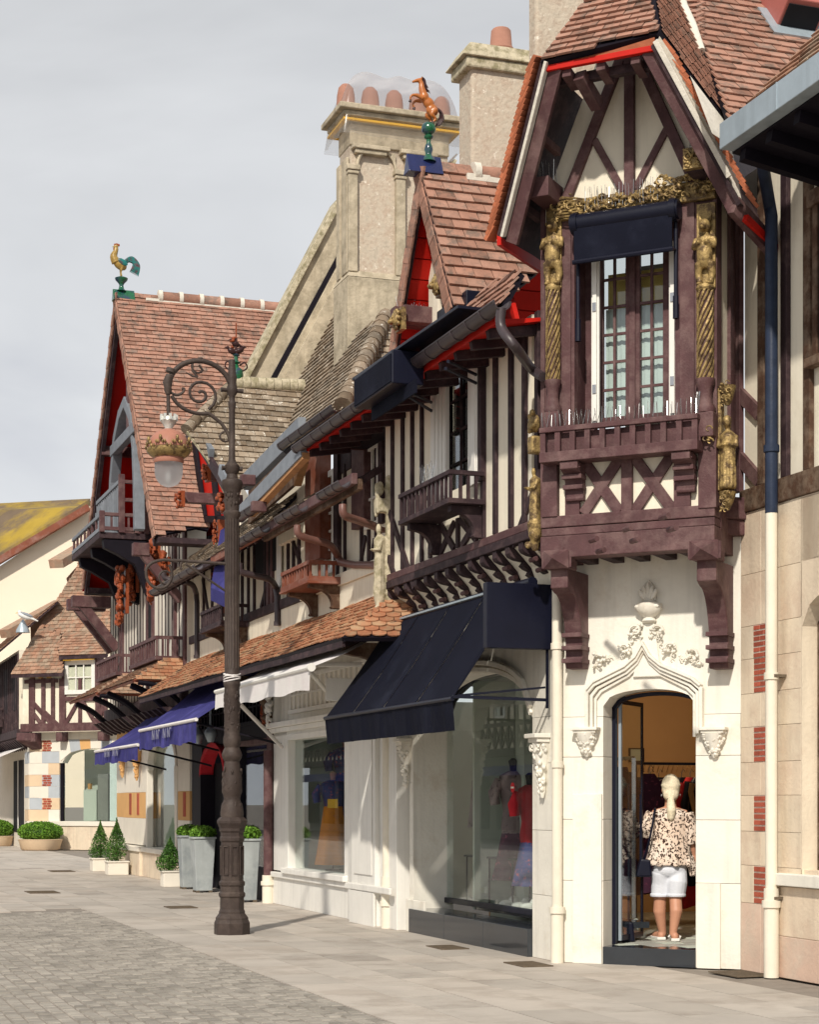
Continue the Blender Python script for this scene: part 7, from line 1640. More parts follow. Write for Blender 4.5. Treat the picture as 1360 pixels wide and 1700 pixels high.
# cross gable with brown verge above the side front
pv = [W0.w(0, 0)]
def wp(u, v, Y): return Vector(((u-680)/FOC*Y, Y, CAMH+(1330-v)/FOC*Y))
for (u0, v0, u1, v1) in ((8, 1052, 100, 1002), (93, 936, 140, 908)):
    p, q = wp(u0, v0, 58.6), wp(u1, v1, 60.5); d = (q-p).normalized(); b = MB(); b.bar(F5.loc(p), F5.loc(q), .28, .5, up=(0, 0, 1)); b.build('verge_board', 'tile_old', fh)
# tile hung triangle below it
p = [F5.loc(wp(u, v, 59.2)) for u, v in ((50, 1030), (92, 1010), (92, 1075), (52, 1085))]; MB().prism(p, (0, .2, 0)).build('tile_hanging', 'tile_old', fh)
p = [F5.loc(wp(u, v, 59.6)) for u, v in ((110, 960), (150, 915), (150, 1000), (120, 1000))]; MB().prism(p, (0, .2, 0)).build('tile_hanging', 'tile_old', fh)
# ================================================================ CREAM HOUSE FAR BEHIND
cb_ = thing('cream_house', 'large plain cream building with mossy yellow lichened roof behind the rooftops', 'building', W0, -18, 80)
p = [wp(u, v, 80) for u, v in ((-120, 1020), (145, 843), (215, 800), (400, 800), (400, 1340), (-120, 1340))]
MB().prism(p, (0, 12, 0)).build('wall', 'farcream', cb_)
p = [wp(u, v, Y) for u, v, Y in ((-140, 1010, 79.6), (143, 842, 79.6), (150, 836, 90), (-140, 851, 90))]
MB().prism(p, (0, 0, .25)).build('roof', 'mossroof', cb_)
MB().bar(wp(-140, 1013, 79.5), wp(148, 842, 79.5), .28, .3).build('verge_board', 'rust', cb_)
for k in range(16): q = wp(-130+k*18, 850-k*.9, 90); MB().tube([q, q+Vector((.45, 0, .02))], .14, 8).build('ridge_tile', 'oldstone', cb_, smooth=50)
bg_ = thing('slate_house', 'distant grey slate roofed house at the left edge below the cream wall', 'building', W0, -18, 95)
MB().prism([wp(u, v, 95) for u, v in ((-80, 1330), (45, 1330), (45, 1075), (-80, 1075))], (0, 6, 0)).build('wall', 'farcream', bg_); MB().prism([wp(u, v, 94.5) for u, v in ((-90, 1130), (55, 1130), (45, 1070), (-80, 1070))], (0, .3, 0)).build('roof', 'slate', bg_)
# ================================================================ SHOP INTERIORS
ir = thing('shop_interior', 'warm lit boutique room seen through the arched doorway with orange walls', 'shop room', A, -1, 2)
MB().prism([(-3.6, 1.001, .10), (1.251, 1.001, .10), (1.9, 1.65, .10), (3.4, 1.65, .10), (3.4, 4.8, .10), (-3.6, 4.8, .10)], (0, 0, .064)).build('floor', 'floorin', ir)
MB().prism([(.65, .40, .10), (1.25, 1.0, .10), (-.2, 1.0, .10)], (0, 0, .063)).build('floor', 'floorin', ir)
b = MB(); 
for k in range(6):
    for j in range(3): 
        p = B.w(.55+j*.34, .34+k*.34); q = A.loc(p); boxp('floor_tile', 'floorin' if (k+j) % 2 else 'interior', ir, q.x-.11, q.x+.11, q.y-.11, q.y+.11, .1645, .168)
boxp('end_wall', 'intorange', ir, -3.65, -3.6, 1.0, 4.8, .16, 3.1); boxp('back_wall', 'intorange', ir, -3.6, 3.4, 4.8, 4.85, .16, 3.1); boxp('side_wall', 'intdark', ir, 3.4, 3.45, 1.7, 4.8, .16, 3.1)
MB().prism([(-3.65, .35, 2.9), (.6, .35, 2.9), (1.9, 1.65, 2.9), (3.45, 1.65, 2.9), (3.45, 4.85, 2.9), (-3.65, 4.85, 2.9)], (0, 0, .06)).build('ceiling', 'intdark', ir)
boxp('partition', 'interior', ir, -3.6, -.25, 1.0, 1.05, .1, 2.9); boxp('partition', 'interior', ir, -2.75, -2.70, .45, 1.0, .3, 2.9); boxp('display_floor', 'blackstone', ir, -2.7, .62, .46, 1.0, .30, .36)
boxp('display_column', 'interior', ir, -2.2, -1.95, .75, .99, .36, 2.9)
lt_ = thing('ceiling_lamp', 'warm round ceiling lamp inside the boutique', 'lamp', A, -1.6, 2.6, 2.8)
MB().lathe([(.16, 0), (.17, .04), (.10, .09)], -1.6, 2.6, 2.8, 14).build('lamp_shade', 'interior', lt_, smooth=40)
ll = bpy.data.lights.new('ceiling_lamp_light', 'POINT'); ll.energy = 42; ll.color = (1, .72, .42); ll.shadow_soft_size = .12; lo = bpy.data.objects.new('ceiling_lamp_light', ll); COL.objects.link(lo); lo.location = A.w(-1.6, 2.6, 2.65)
# garments
def garment(mb, c, w, h, yaw, flare=1.25, fold=.02, sleeves=True):
    """a dress on a hanger: folded tube from the shoulders down"""
    c = Vector(c); ex = Vector((cos(yaw), sin(yaw), 0)); ey = Vector((-sin(yaw), cos(yaw), 0)); n, m = 16, 7; b = len(mb.v); ph = U(0, 6)
    for j in range(m+1):
        t = j/m; ww = w*(.45+.15*min(1, t*6) if t < .12 else .55+.0*t)*(1+(flare-1)*t); dd = .055+.05*t
        if t == 0: ww = w*.16
        for i in range(n):
            a = 2*pi*i/n; k = 1+.22*sin(a*5+ph)*t; mb.v.append(tuple(c+ex*ww*cos(a)*k+ey*dd*sin(a)*k+Vector((0, 0, -h*t+(.0 if j < m else .02*sin(a*3))))))
    for j in range(m):
        for i in range(n): i2 = (i+1) % n; mb.f.append((b+j*n+i, b+j*n+i2, b+(j+1)*n+i2, b+(j+1)*n+i))
    if sleeves:
        for k in (-1, 1): mb.tube([c+ex*k*w*.40+Vector((0, 0, -h*.05)), c+ex*k*w*.62+Vector((0, 0, -h*.26)), c+ex*k*w*.60+Vector((0, 0, -h*.42))], [.05, .06, .05], 7)
def dress(name, label, x, y, z, w, h, yaw, mt, **k):
    t = thing(name, label, 'dress', W0, x, y, z-h); b = MB(); garment(b, (x, y, z), w, h, yaw, **k); b.build('cloth', mt, t, smooth=70)
    MB().tube([(x, y, z), (x, y, z+.05), (x+.02, y, z+.09), (x+.04, y, z+.06)], .005, 5).build('hook', 'chrome', t); return t
def WP(u, v, Y): return Vector(((u-680)/FOC*Y, Y, CAMH+(1330-v)/FOC*Y))
rk = thing('clothes_rack', 'tall grey metal clothes rack just inside the doorway on the left', 'clothes rack', W0, 2.25, 18.7, .17)
q = WP(1052, 1258, 18.4); zr_ = q.z
MB().bar((q.x, 18.4, .17), (q.x, 18.4, zr_), .04, .04).bar((q.x, 18.4, zr_), (q.x-.35, 19.3, zr_), .035, .035).bar((q.x-.35, 19.3, zr_), (q.x-.35, 19.3, .17), .04, .04).bar((q.x-.05, 18.3, .19), (q.x+.05, 18.6, .19), .03, .03).build('rack_frame', 'chrome', rk)
for i, (dy, dx) in enumerate(((.05, -.02), (.17, -.07), (.28, -.11), (.42, -.16), (.55, -.21))):
    dress('hanging_dress', ['dark pink printed dress at the front of the rack by the door', 'second dark printed dress on the rack by the door', 'third printed dress on the rack by the door, mostly hidden', 'fourth printed dress on the rack by the door, mostly hidden', 'rearmost printed dress on the rack by the door'][i], q.x+dx-.09, 18.42+dy, zr_-.09, .42, 1.15 if i % 2 else 1.28, 1.2+U(-.2, .2), 'pinkdress')
dress('hanging_dress', 'long pink and black printed dress left of the woman beside the rack pole', WP(1078, 1280, 18.9).x, 18.9, WP(1078, 1284, 18.9).z, .36, 1.25, .3, 'pinkdress')
rl = thing('wall_rail', 'dark clothes rail across the back of the boutique', 'clothes rail', W0, 3, 20.3, 1.9)
ra, rb_ = WP(1056, 1267, 20.3), WP(1175, 1268, 20.3); MB().bar(ra, rb_, .03, .03).bar(ra+Vector((0, .03, 0)), ra+Vector((0, .03, -1.75)), .03, .03).build('rail', 'navy', rl)
hm_ = mesh_of(MB().tube([(0, 0, 0), (.0, 0, .10)], .006, 5), 'hook', 'wood')
for k in range(15): inst('hook', hm_, rl, Matrix.Translation(ra.lerp(rb_, (k+.5)/15)+Vector((0, .03, -.10))) @ Matrix.Rotation(.3, 4, 'Y'))
for i, u in enumerate((1064, 1080, 1094, 1132, 1146, 1158)):
    p = WP(u, 1290, 20.3); dress('hanging_coat', ['first', 'second', 'third', 'fourth', 'fifth', 'sixth'][i]+' black garment from the left on the rail at the back wall', p.x, 20.3, 1.80, .42, 1.2 if i != 4 else 1.45, .8, 'black' if i != 4 else 'redcloth', flare=1.1)
for u, s in ((1092, 'left of'), (1150, 'right of')):
    p = WP(u, 1300, 19.9); h = thing('wooden_hanger', 'pale wooden hanger showing at the '+s+' the blonde head', 'hanger', W0, p.x, 19.9, p.z); MB().tube([p, p+Vector((.1 if u < 1100 else -.02, 0, -.09)), p+Vector((.13 if u < 1100 else .03, 0, -.36))], [.03, .03, .022], 8).build('hanger_arm', 'wood', h, smooth=50)
p = WP(1056, 1255, 21.2); fs = thing('framed_notice', 'small dark framed notice on the orange wall above the clothes', 'picture', W0, p.x, 21.2, p.z)
pa_ = A.loc(p); b = MB(); X_ = -3.58; y_ = A.y(1056, X_); zc = A.z(1253, X_, y_); b.box(X_, X_+.02, y_-.09, y_+.09, zc-.07, zc+.07)
fs.location = A.w(X_, y_, zc-.07); fs.rotation_euler = (0, 0, A.a); OFF[fs.name] = Vector((X_, y_, zc-.07)); b.build('notice', 'interior', fs)
b = MB(); 
for (a, b2, c, d) in ((-.10, -.085, -.08, .08), (.085, .10, -.08, .08), (-.10, .10, .07, .085), (-.10, .10, -.085, -.07)): b.box(X_, X_+.03, y_+a, y_+b2, zc+c, zc+d)
b.build('notice_frame', 'navy', fs)
bg1 = thing('dark_handbag', 'navy handbag standing on the floor behind the door glass', 'handbag', W0, 2.16, 17.6, .17); p = WP(1040, 1548, 17.5); MB().prism([(p.x-.11, 17.5, .17), (p.x+.09, 17.5, .17), (p.x+.07, 17.5, .36), (p.x-.08, 17.5, .38)], (0, .14, 0)).build('bag_body', 'navy', bg1, bevel=.02)
bx1_ = thing('white_box', 'small white box on the floor beside the rack foot', 'box', W0, 2.34, 18.0, .17); p = WP(1052, 1545, 18); MB().box(p.x-.05, p.x+.05, 18, 18.15, .17, .36).build('carton', 'white', bx1_, bevel=.004)
mr = thing('standing_mirror', 'narrow dark framed mirror or glass panel inside the doorway on the left', 'mirror', W0, 2.1, 17.9, .17)
p0, p1 = WP(1026, 1300, 17.7), WP(1046, 1300, 17.7); MB().box(p0.x, p0.x+.02, 17.7, 17.73, .2, p0.z).box(p1.x-.02, p1.x, 17.7, 17.73, .2, p0.z).box(p0.x+.02, p1.x-.02, 17.7, 17.73, p0.z-.02, p0.z).box(p0.x+.02, p1.x-.02, 17.7, 17.73, .98, 1.0).build('mirror_frame', 'navy', mr)
# ---- display of the black-awning shop (A frame)
def mannequin(label, x, y, z0, h, top, skirt, wd=.17, neck='ink', cat='mannequin', hi=.52, lo=.18):
    t = thing('mannequin', label, cat, A, x, y, z0)
    MB().tube([(x, y, z0), (x, y, z0+h*.55)], .012, 6).lathe([(.12, 0), (.12, .015), (.02, .03)], x, y, z0, 12).build('stand', 'navy', t, smooth=40)
    b = MB(); b.lathe([(wd*.75, h*.50), (wd*.8, h*.56), (wd*.66, h*.66), (wd*.85, h*.76), (wd*1.02, h*.85), (wd*.9, h*.90), (wd*.35, h*.93)], x, y, z0, 16)
    for k in (-1, 1): b.tube([(x, y+k*wd*.95, z0+h*.87), (x, y+k*wd*1.35, z0+h*.78), (x, y+k*wd*1.25, z0+h*.70)], [.06, .07, .06], 8)
    b.build('top', top, t, smooth=60)
    MB().lathe([(.035, h*.92), (.04, h*.96), (.055, h*1.0), (.02, h*1.02)], x, y, z0, 10).build('neck', neck, t, smooth=60)
    b = MB(); n = 24; base = len(b.v)
    for j in range(6):
        tt = j/5
        for i in range(n): a = 2*pi*i/n; r = (wd*.72+wd*.55*tt)*(1+.13*tt*sin(a*6)); b.v.append((x+r*cos(a), y+r*sin(a), z0+h*(hi-(hi-lo)*tt)))
    for j in range(5):
        for i in range(n): i2 = (i+1) % n; b.f.append((j*n+i, j*n+i2, (j+1)*n+i2, (j+1)*n+i))
    b.build('skirt', skirt, t, smooth=60); return t
xm = A.x(850, .72)
mannequin('headless mannequin in a checked top and pink frilled skirt behind the large shop window', A.x(852, .72), .72, .36, 1.62, 'checker', 'pinkdress', .17)
mannequin('dark dressed form with a red jacket at the far right of the large shop window', A.x(880, .62), .62, .36, 1.45, 'redcloth', 'floral', .14)
dA = A.x(812, .9); dr_ = thing('hanging_dress', 'pale checked sleeveless top hanging beside the mannequin', 'dress', A, dA, .9, 1.2)
b = MB(); garment(b, (dA, .88, 1.86), .34, .62, 1.4, sleeves=False); b.build('cloth', 'checker', dr_, smooth=60)
tb_ = thing('display_table', 'thin dark metal display table in the large shop window', 'table', A, A.x(815, .8), .8, .36)
xa_, xb_ = A.x(790, .75), A.x(870, .75)
MB().box(xa_, xb_, .60, .92, .88, .90).build('table_top', 'navy', tb_)
for xx in (xa_+.02, (xa_+xb_)/2, xb_-.04):
    for yy in (.62, .90): boxp('leg', 'navy', tb_, xx, xx+.015, yy, yy+.015, .36, .88)
hb = thing('black_handbag', 'small black handbag on the metal display table', 'handbag', A, A.x(800, .75), .75, .90); x_ = A.x(802, .75)
MB().prism([(x_-.12, .68, .90), (x_+.12, .68, .90), (x_+.09, .68, 1.06), (x_-.09, .68, 1.06)], (0, .10, 0)).build('bag_body', 'black', hb, bevel=.02); MB().tube(smoothpath([(x_-.07, .73, 1.05), (x_-.05, .73, 1.16), (x_+.05, .73, 1.16), (x_+.07, .73, 1.05)], 4), .008, 6).build('handle', 'black', hb)
for i, (u, s) in enumerate(((845, 'left'), (866, 'middle'), (880, 'right'))):
    x_ = A.x(u, .60); z_ = .36; t = thing('white_shoe', s+' white trainer on the black display floor', 'shoe', A, x_, .60, z_, 'white trainers in the window')
    b = MB(); b.ball((x_, .60, z_+.04), .055, .12, .045, 10, 8); b.ball((x_, .66, z_+.075), .05, .06, .055, 10, 8); b.build('upper', 'white', t, smooth=60); MB().ball((x_, .60, z_+.015), .06, .135, .018, 12, 6).build('sole', 'white', t, smooth=60)
sgn_ = thing('no_entry_sticker', 'round red no-entry sign with white bar on the large shop window', 'sign', A, A.x(852, .41), .41, 1.5)
x_ = A.x(852, .41); z_ = A.z(1307, x_, .41)
MB().lathe([(.055, -.002), (.055, .002)], 0, 0, 0, 24).xf(Matrix.Translation((x_, .405, z_)) @ Matrix.Rotation(pi/2, 4, 'X')).build('disc', 'signred', sgn_); boxp('bar', 'white', sgn_, x_-.042, x_+.042, .399, .402, z_-.010, z_+.010)
# ---- display of the white shop
mannequin('mannequin in a navy floral top and orange trousers behind the white shopfront', A.x(553, .60), .60, .52, 1.42, 'floral', 'orange', .19, 'skin', hi=.66, lo=.06)
mannequin('second floral dressed mannequin at the right edge of the white shop window', A.x(573, .95), .95, .9, 1.55, 'floral', 'floral', .2, 'skin')
x_ = A.x(552, .38); yc = thing('yellow_card', 'small yellow card in front of the orange outfit', 'sign', A, x_, .52, 1.3); MB().box(x_-.25, x_+.25, .38, .385, A.z(1341, x_, .38), A.z(1326, x_, .38)).build('card', 'yellowawning', yc)
x_ = A.x(520, .8); gb_ = thing('hanging_bag', 'small blue bag hanging in the white shop window', 'bag', A, x_, .8, 2); MB().prism([(x_-.07, .78, 1.72), (x_+.07, .78, 1.72), (x_+.04, .78, 1.95), (x_-.04, .78, 1.95)], (0, .05, 0)).build('bag_body', 'floral', gb_, bevel=.01); MB().tube([(x_-.03, .8, 1.95), (x_, .8, 2.15), (x_+.03, .8, 1.95)], .006, 5).build('strap', 'navy', gb_)
# ================================================================ LAMP POST
LXp, LYp = -3.89, -2.09
lp = thing('street_lamp', 'ornate brown cast iron lamp post with scrolled arm and hanging crowned copper lantern', 'street lamp', A, LXp, LYp)
lz = lambda v: CAMH+(1330-v)*20.9/3000
def Lp(u, v, dx=0): return Vector((LXp+dx, LYp-(384-u)/134, lz(v)))
oc = [(.225, 0), (.225, .13), (.205, .17), (.205, .19), (.165, .24), (.165, .26), (.152, .29), (.15, .42), (.168, .44), (.168, .47), (.150, .49), (.150, .55), (.164, .57), (.164, .60), (.145, .62), (.140, 1.06), (.155, 1.08), (.155, 1.11), (.145, 1.13), (.145, 1.17), (.16, 1.19), (.16, 1.22), (.19, 1.28), (.19, 1.31), (.15, 1.35)]
MB().lathe([(r*.93, z) for r, z in oc], LXp, LYp, 0, 8).build('pedestal', 'iron', lp, bevel=.005)
for k in range(8):
    t = 2*pi*k/8; r = .139; m4 = Matrix.Translation((LXp, LYp, 0)) @ Matrix.Rotation(t, 4, 'Z')
    b = MB().box(-.030, .030, -r*.93-.006, -r*.93+.01, .68, .695).box(-.030, .030, -r*.93-.006, -r*.93+.01, 1.005, 1.02).box(-.034, -.026, -r*.93-.006, -r*.93+.01, .68, 1.02).box(.026, .034, -r*.93-.006, -r*.93+.01, .68, 1.02); b.xf(m4).build('panel_moulding', 'iron', lp)
sh_ = [(.13, 1.33), (.135, 1.40), (.12, 1.50), (.10, 1.53), (.095, 1.56), (.10, 1.60), (.118, 1.64), (.112, 1.80), (.095, 1.92), (.09, 1.96), (.085, 1.99), (.11, 2.03), (.118, 2.07), (.10, 2.12), (.085, 2.15), (.10, 2.19), (.102, 2.26), (.088, 2.31), (.09, 2.34), (.088, 2.85), (.098, 2.87), (.098, 2.90), (.088, 2.92), (.088, 2.97), (.098, 2.99), (.084, 3.02), (.080, 4.80), (.10, 4.83), (.10, 4.86), (.082, 4.88), (.085, 4.93), (.088, 5.08), (.115, 5.15), (.125, 5.20), (.115, 5.23), (.07, 5.25), (.06, 5.30), (.085, 5.34), (.085, 5.40), (.05, 5.44), (.038, 5.48), (.035, 6.05), (.045, 6.10), (.045, 6.13), (.034, 6.15), (.034, 6.20), (.06, 6.24), (.06, 6.30), (.045, 6.34), (.055, 6.40), (.055, 6.43), (.045, 6.47), (.035, 6.62)]
MB().lathe(sh_, LXp, LYp, 0, 24).build('post', 'iron', lp, smooth=35)
b = MB()
for k in range(16):
    t = 2*pi*k/16; b.tube([(LXp+.080*cos(t), LYp+.080*sin(t), 3.06), (LXp+.078*cos(t), LYp+.078*sin(t), 4.78)], .009, 5)
b.build('fluting', 'iron', lp, kind='stuff')
b = MB()
for k in range(150):
    t = U(0, 6.28); z = random.choice((U(1.38, 1.5), U(1.64, 1.9), U(2.36, 2.8), U(2.36, 2.8), U(4.95, 5.12))); r = .115 if z < 1.55 else (.108 if z < 2 else .085); b.ball((LXp+r*cos(t), LYp+r*sin(t), z), .014, .014, .03*U(.6, 1.6), 6, 4)
b.build('cast_leaves', 'iron', lp, kind='stuff', smooth=60)
for k in (-1, 1): MB().tube([(LXp, LYp+k*.04, 6.27), (LXp, LYp+k*.13, 6.27)], [.02, .028], 8).tube([(LXp, LYp+k*.06, 5.37), (LXp, LYp+k*.12, 5.37)], [.02, .03], 8).build('knob', 'iron', lp, smooth=50)
def arcp(cu, cv, ru, rv, a0, a1, n=16): return [Lp(cu+ru*cos(radians(a0+(a1-a0)*i/n)), cv-rv*sin(radians(a0+(a1-a0)*i/n))) for i in range(n+1)]
MB().tube([Lp(384, 640)]+arcp(334, 652, 49, 47, 14, 155, 18)+[Lp(287, 640)], .030, 10).build('arm', 'iron', lp, smooth=50)
MB().tube([Lp(289, 622), Lp(287, 628)], .055, 10).tube([Lp(286, 632), Lp(283, 645), Lp(284, 658)], [.04, .055, .035], 10).tube([Lp(284, 655), Lp(284, 664)], [.05, .03], 10).build('arm_socket', 'iron', lp, smooth=50)
MB().tube(arcp(334, 652, 47, 40, 200, 285, 12)+[Lp(350, 692), Lp(368, 706), Lp(378, 722), Lp(383, 742)], [.022]*16+[.018], 8).build('lower_brace', 'iron', lp, smooth=50)
sp = [Lp(338+ (27-1.05*i)*cos(radians(-60+24*i))*1.0-4, 660-(27-1.05*i)*sin(radians(-60+24*i))) for i in range(24)]
MB().tube(sp, .018, 8).build('scroll', 'iron', lp, smooth=50)
MB().tube(arcp(330, 615, 9, 10, 60, 330, 12)+[Lp(332, 612)], .014, 7).tube([Lp(334, 606), Lp(334, 600)], .03, 8).build('scroll', 'iron', lp, smooth=50)
MB().tube([Lp(322, 612), Lp(322, 622), Lp(330, 632)], .014, 7).tube([Lp(312, 626), Lp(322, 631), Lp(330, 632)], [.006, .014, .012], 7).build('scroll', 'iron', lp, smooth=50)
MB().tube(smoothpath([Lp(287, 660), Lp(297, 664), Lp(306, 660), Lp(309, 653), Lp(305, 653)], 4), .016, 7).build('scroll', 'iron', lp, smooth=50)
MB().tube(arcp(373, 727, 8, 8, 90, 350, 12)+[Lp(383, 724)], .012, 7).build('scroll', 'iron', lp, smooth=50)
ln_ = Lp(285, 700); lx_, ly_ = ln_.x, ln_.y
MB().tube([Lp(284, 662), Lp(285, 706)], .022, 8).build('hanging_rod', 'iron', lp, smooth=50)
Zs = [lz(v) for v in (704, 712, 722)]
b = MB().lathe([(.05, 0), (.045, .05), (.075, .10), (.095, .13), (.085, .17)], lx_, ly_, lz(726), 14)
for k in range(9): t = 2*pi*k/9; b.box(lx_+.088*cos(t)-.014, lx_+.088*cos(t)+.014, ly_+.088*sin(t)-.014, ly_+.088*sin(t)+.014, lz(726)+.13, lz(726)+.20)
la = b.build('lantern_crown', 'silver', lp, smooth=40)
MB().lathe([(.232, 0), (.226, .05), (.20, .12), (.15, .175), (.06, .215)], lx_, ly_, lz(752), 24).build('lantern_dome', 'copper', lp, smooth=50)
MB().lathe([(.17, -.10), (.22, -.07), (.252, -.03), (.252, .0), (.232, .01)], lx_, ly_, lz(754), 28).build('lantern_rim', 'gold', lp, smooth=50)
b = MB()
for k in range(8):
    t = 2*pi*k/8+.2; c = Vector((lx_+.246*cos(t), ly_+.246*sin(t), lz(754)+.05)); tg_ = Vector((-sin(t), cos(t), 0))
    for j in range(-3, 4): b.ball(c+tg_*j*.027+Vector((0, 0, .04*cos(j*.6)+(.02 if j % 2 == 0 else 0)-.03)), .013, .013, .022, 6, 4)
    b.ball(c+Vector((0, 0, .045)), .02, .02, .035, 6, 5)
b.build('gilded_crest', 'gold', lp, kind='stuff', smooth=60)
MB().lathe([(.165, 0), (.175, .02), (.17, .07), (.16, .09)], lx_, ly_, lz(777), 20).build('lantern_neck', 'copper', lp, smooth=50)
pr_g = [(.160, 0)]+[(.160*cos(a), -.10-.17*sin(a)) for a in [i*pi/16 for i in range(0, 8)]]+[(.01, -.27)]
MB().lathe(pr_g[::-1], lx_, ly_, lz(777), 22).build('glass_globe', 'frost', lp, smooth=60); MB().ball((lx_, ly_, lz(800)), .04, .04, .09, 12, 8).build('bulb', 'bulb', lp, smooth=60)
# lower banner bracket
MB().tube([Lp(378, 937), Lp(330, 936), Lp(292, 935)]+arcp(282, 955, 32, 20, 60, 180, 8)+arcp(270, 958, 20, 24, 180, 400, 14), .018, 8).build('banner_bracket', 'iron', lp, smooth=50)
MB().tube([Lp(378, 985), Lp(312, 941)]+arcp(310, 944, 7, 8, 60, 230, 8), .014, 7).build('banner_bracket', 'iron', lp, smooth=50); MB().tube(arcp(280, 964, 10, 11, 0, 300, 10), .012, 6).build('scroll', 'iron', lp, smooth=50)
b = MB()
for k in range(6): b.tube([(LXp+.095*cos(t), LYp+.095*sin(t), 2.93+k*.014+.02*sin(t+k)) for t in [i*pi/8 for i in range(17)]], .008, 5)
b.build('rope', 'whitecloth', lp, kind='stuff', smooth=50)
# ================================================================ PLANTERS
def planter(lab, x, y, s=.34, h=.90):
    t = thing('zinc_planter', lab, 'planter', A, x, y, 0, 'tall zinc planters'); b = MB(); a = s/2*.76; c = s/2
    b.hexa([(x-a, y-a, .03), (x+a, y-a, .03), (x+a, y+a, .03), (x-a, y+a, .03), (x-c, y-c, h), (x+c, y-c, h), (x+c, y+c, h), (x-c, y+c, h)]); b.build('pot', 'lead', t, bevel=.008)
    boxp('rim', 'lead', t, x-c-.02, x+c+.02, y-c-.02, y+c+.02, h, h+.035, .008)
    for i in (-1, 1):
        for j in (-1, 1): boxp('foot', 'grate', t, x+i*a*.8-.03, x+i*a*.8+.03, y+j*a*.8-.03, y+j*a*.8+.03, 0, .035)
    b = MB(); foliage(b, (x, y, h+.10), s*.62, s*.66, .13, 1500, .045, .3); b.build('plant', 'leaf', t, kind='stuff')
planter('leftmost tall zinc planter with clipped greenery by the dark doorway', -14.71, -.30); planter('zinc planter standing just left of the lamp post foot', -13.45, -.33, .36); planter('zinc planter partly behind the lamp post on its right', -10.35, -.33, .33, .93)
def topiary(lab, x, y, h, s=.40):
    t = thing('potted_conifer', lab, 'potted shrub', A, x, y, 0, 'small conifers in white pots'); c = s/2
    MB().prism([(x-c, y-c, 0), (x+c, y-c, 0), (x+c, y+c, 0), (x-c, y+c, 0)], (0, 0, .26)).build('pot', 'whitestone', t, bevel=.01); boxp('rim', 'whitestone', t, x-c-.02, x+c+.02, y-c-.02, y+c+.02, .26, .29, .006)
    b = MB(); foliage(b, (x, y, .28+h/2), .27, .27, h/2, 2600, .035, .2, lambda p: Vector((p.x*(1-p.z)*.62, p.y*(1-p.z)*.62, p.z))); foliage(b, (x+.02, y-.08, .42), .2, .2, .17, 900, .03, .4); b.build('foliage', 'conifer', t, kind='stuff')
    MB().tube([(x, y, .2), (x, y, .28+h*.8)], [.025, .01], 6).build('stem', 'trunk', t)
topiary('pointed conifer in the rear white pot at the corner of the gable house', -23.3, -.45, .85); topiary('taller pointed conifer in the front white pot at the gable house', -21.2, -.45, .92, .42); topiary('slim conifer in a small white pot squeezed beside the zinc planter', -15.6, -.45, .62, .30)
for (u, v, w_, lab) in ((67, 1411, .70, 'wide round clipped hedge in a pale stone trough'), (-4, 1404, .55, 'clipped hedge in a stone trough cut by the left edge')):
    Yp = 4590/(v-1330); x = (u-680)/FOC*Yp; t = thing('hedge_planter', lab, 'planter', W0, x, Yp, 0); b = MB(); b.lathe([(w_*.78, 0), (w_*.86, .04), (w_*.95, .28), (w_, .34), (w_*.9, .35)], x, Yp, 0, 20); b.build('trough', 'sandstone', t, smooth=40)
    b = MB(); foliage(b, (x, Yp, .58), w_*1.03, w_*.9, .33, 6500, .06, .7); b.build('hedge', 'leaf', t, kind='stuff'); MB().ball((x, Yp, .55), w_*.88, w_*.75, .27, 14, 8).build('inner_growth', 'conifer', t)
# seagull on its little chimney top
p = WP(41, 1028, 57); sgl = thing('seagull', 'grey and white seagull perched above the distant side roof', 'seagull', W0, p.x, p.y, p.z)
b = MB(); b.ball(p+Vector((0, 0, .10)), .24, .10, .09, 10, 8, Matrix.Rotation(.35, 3, 'Y')); b.ball(p+Vector((-.16, 0, .22)), .07, .06, .07); b.tube([p+Vector((.1, 0, .08)), p+Vector((.42, 0, -.06))], [.06, .02], 6); b.build('body', 'gull', sgl, smooth=60); MB().ball(p+Vector((.06, 0, .14)), .22, .11, .06, 10, 6, Matrix.Rotation(.35, 3, 'Y')).build('wings', 'gullgrey', sgl, smooth=60); MB().tube([p+Vector((-.22, 0, .21)), p+Vector((-.30, 0, .19))], [.02, .005], 5).build('beak', 'yellow', sgl)
p = WP(38, 1050, 57.3); vc = thing('roof_cowl', 'small pale pointed cowl under the perched seagull', 'cowl', W0, p.x, p.y, p.z); MB().lathe([(.22, 0), (.2, .1), (.02, .42)], p.x, p.y, p.z, 10).build('cone', 'zinc', vc, smooth=40)
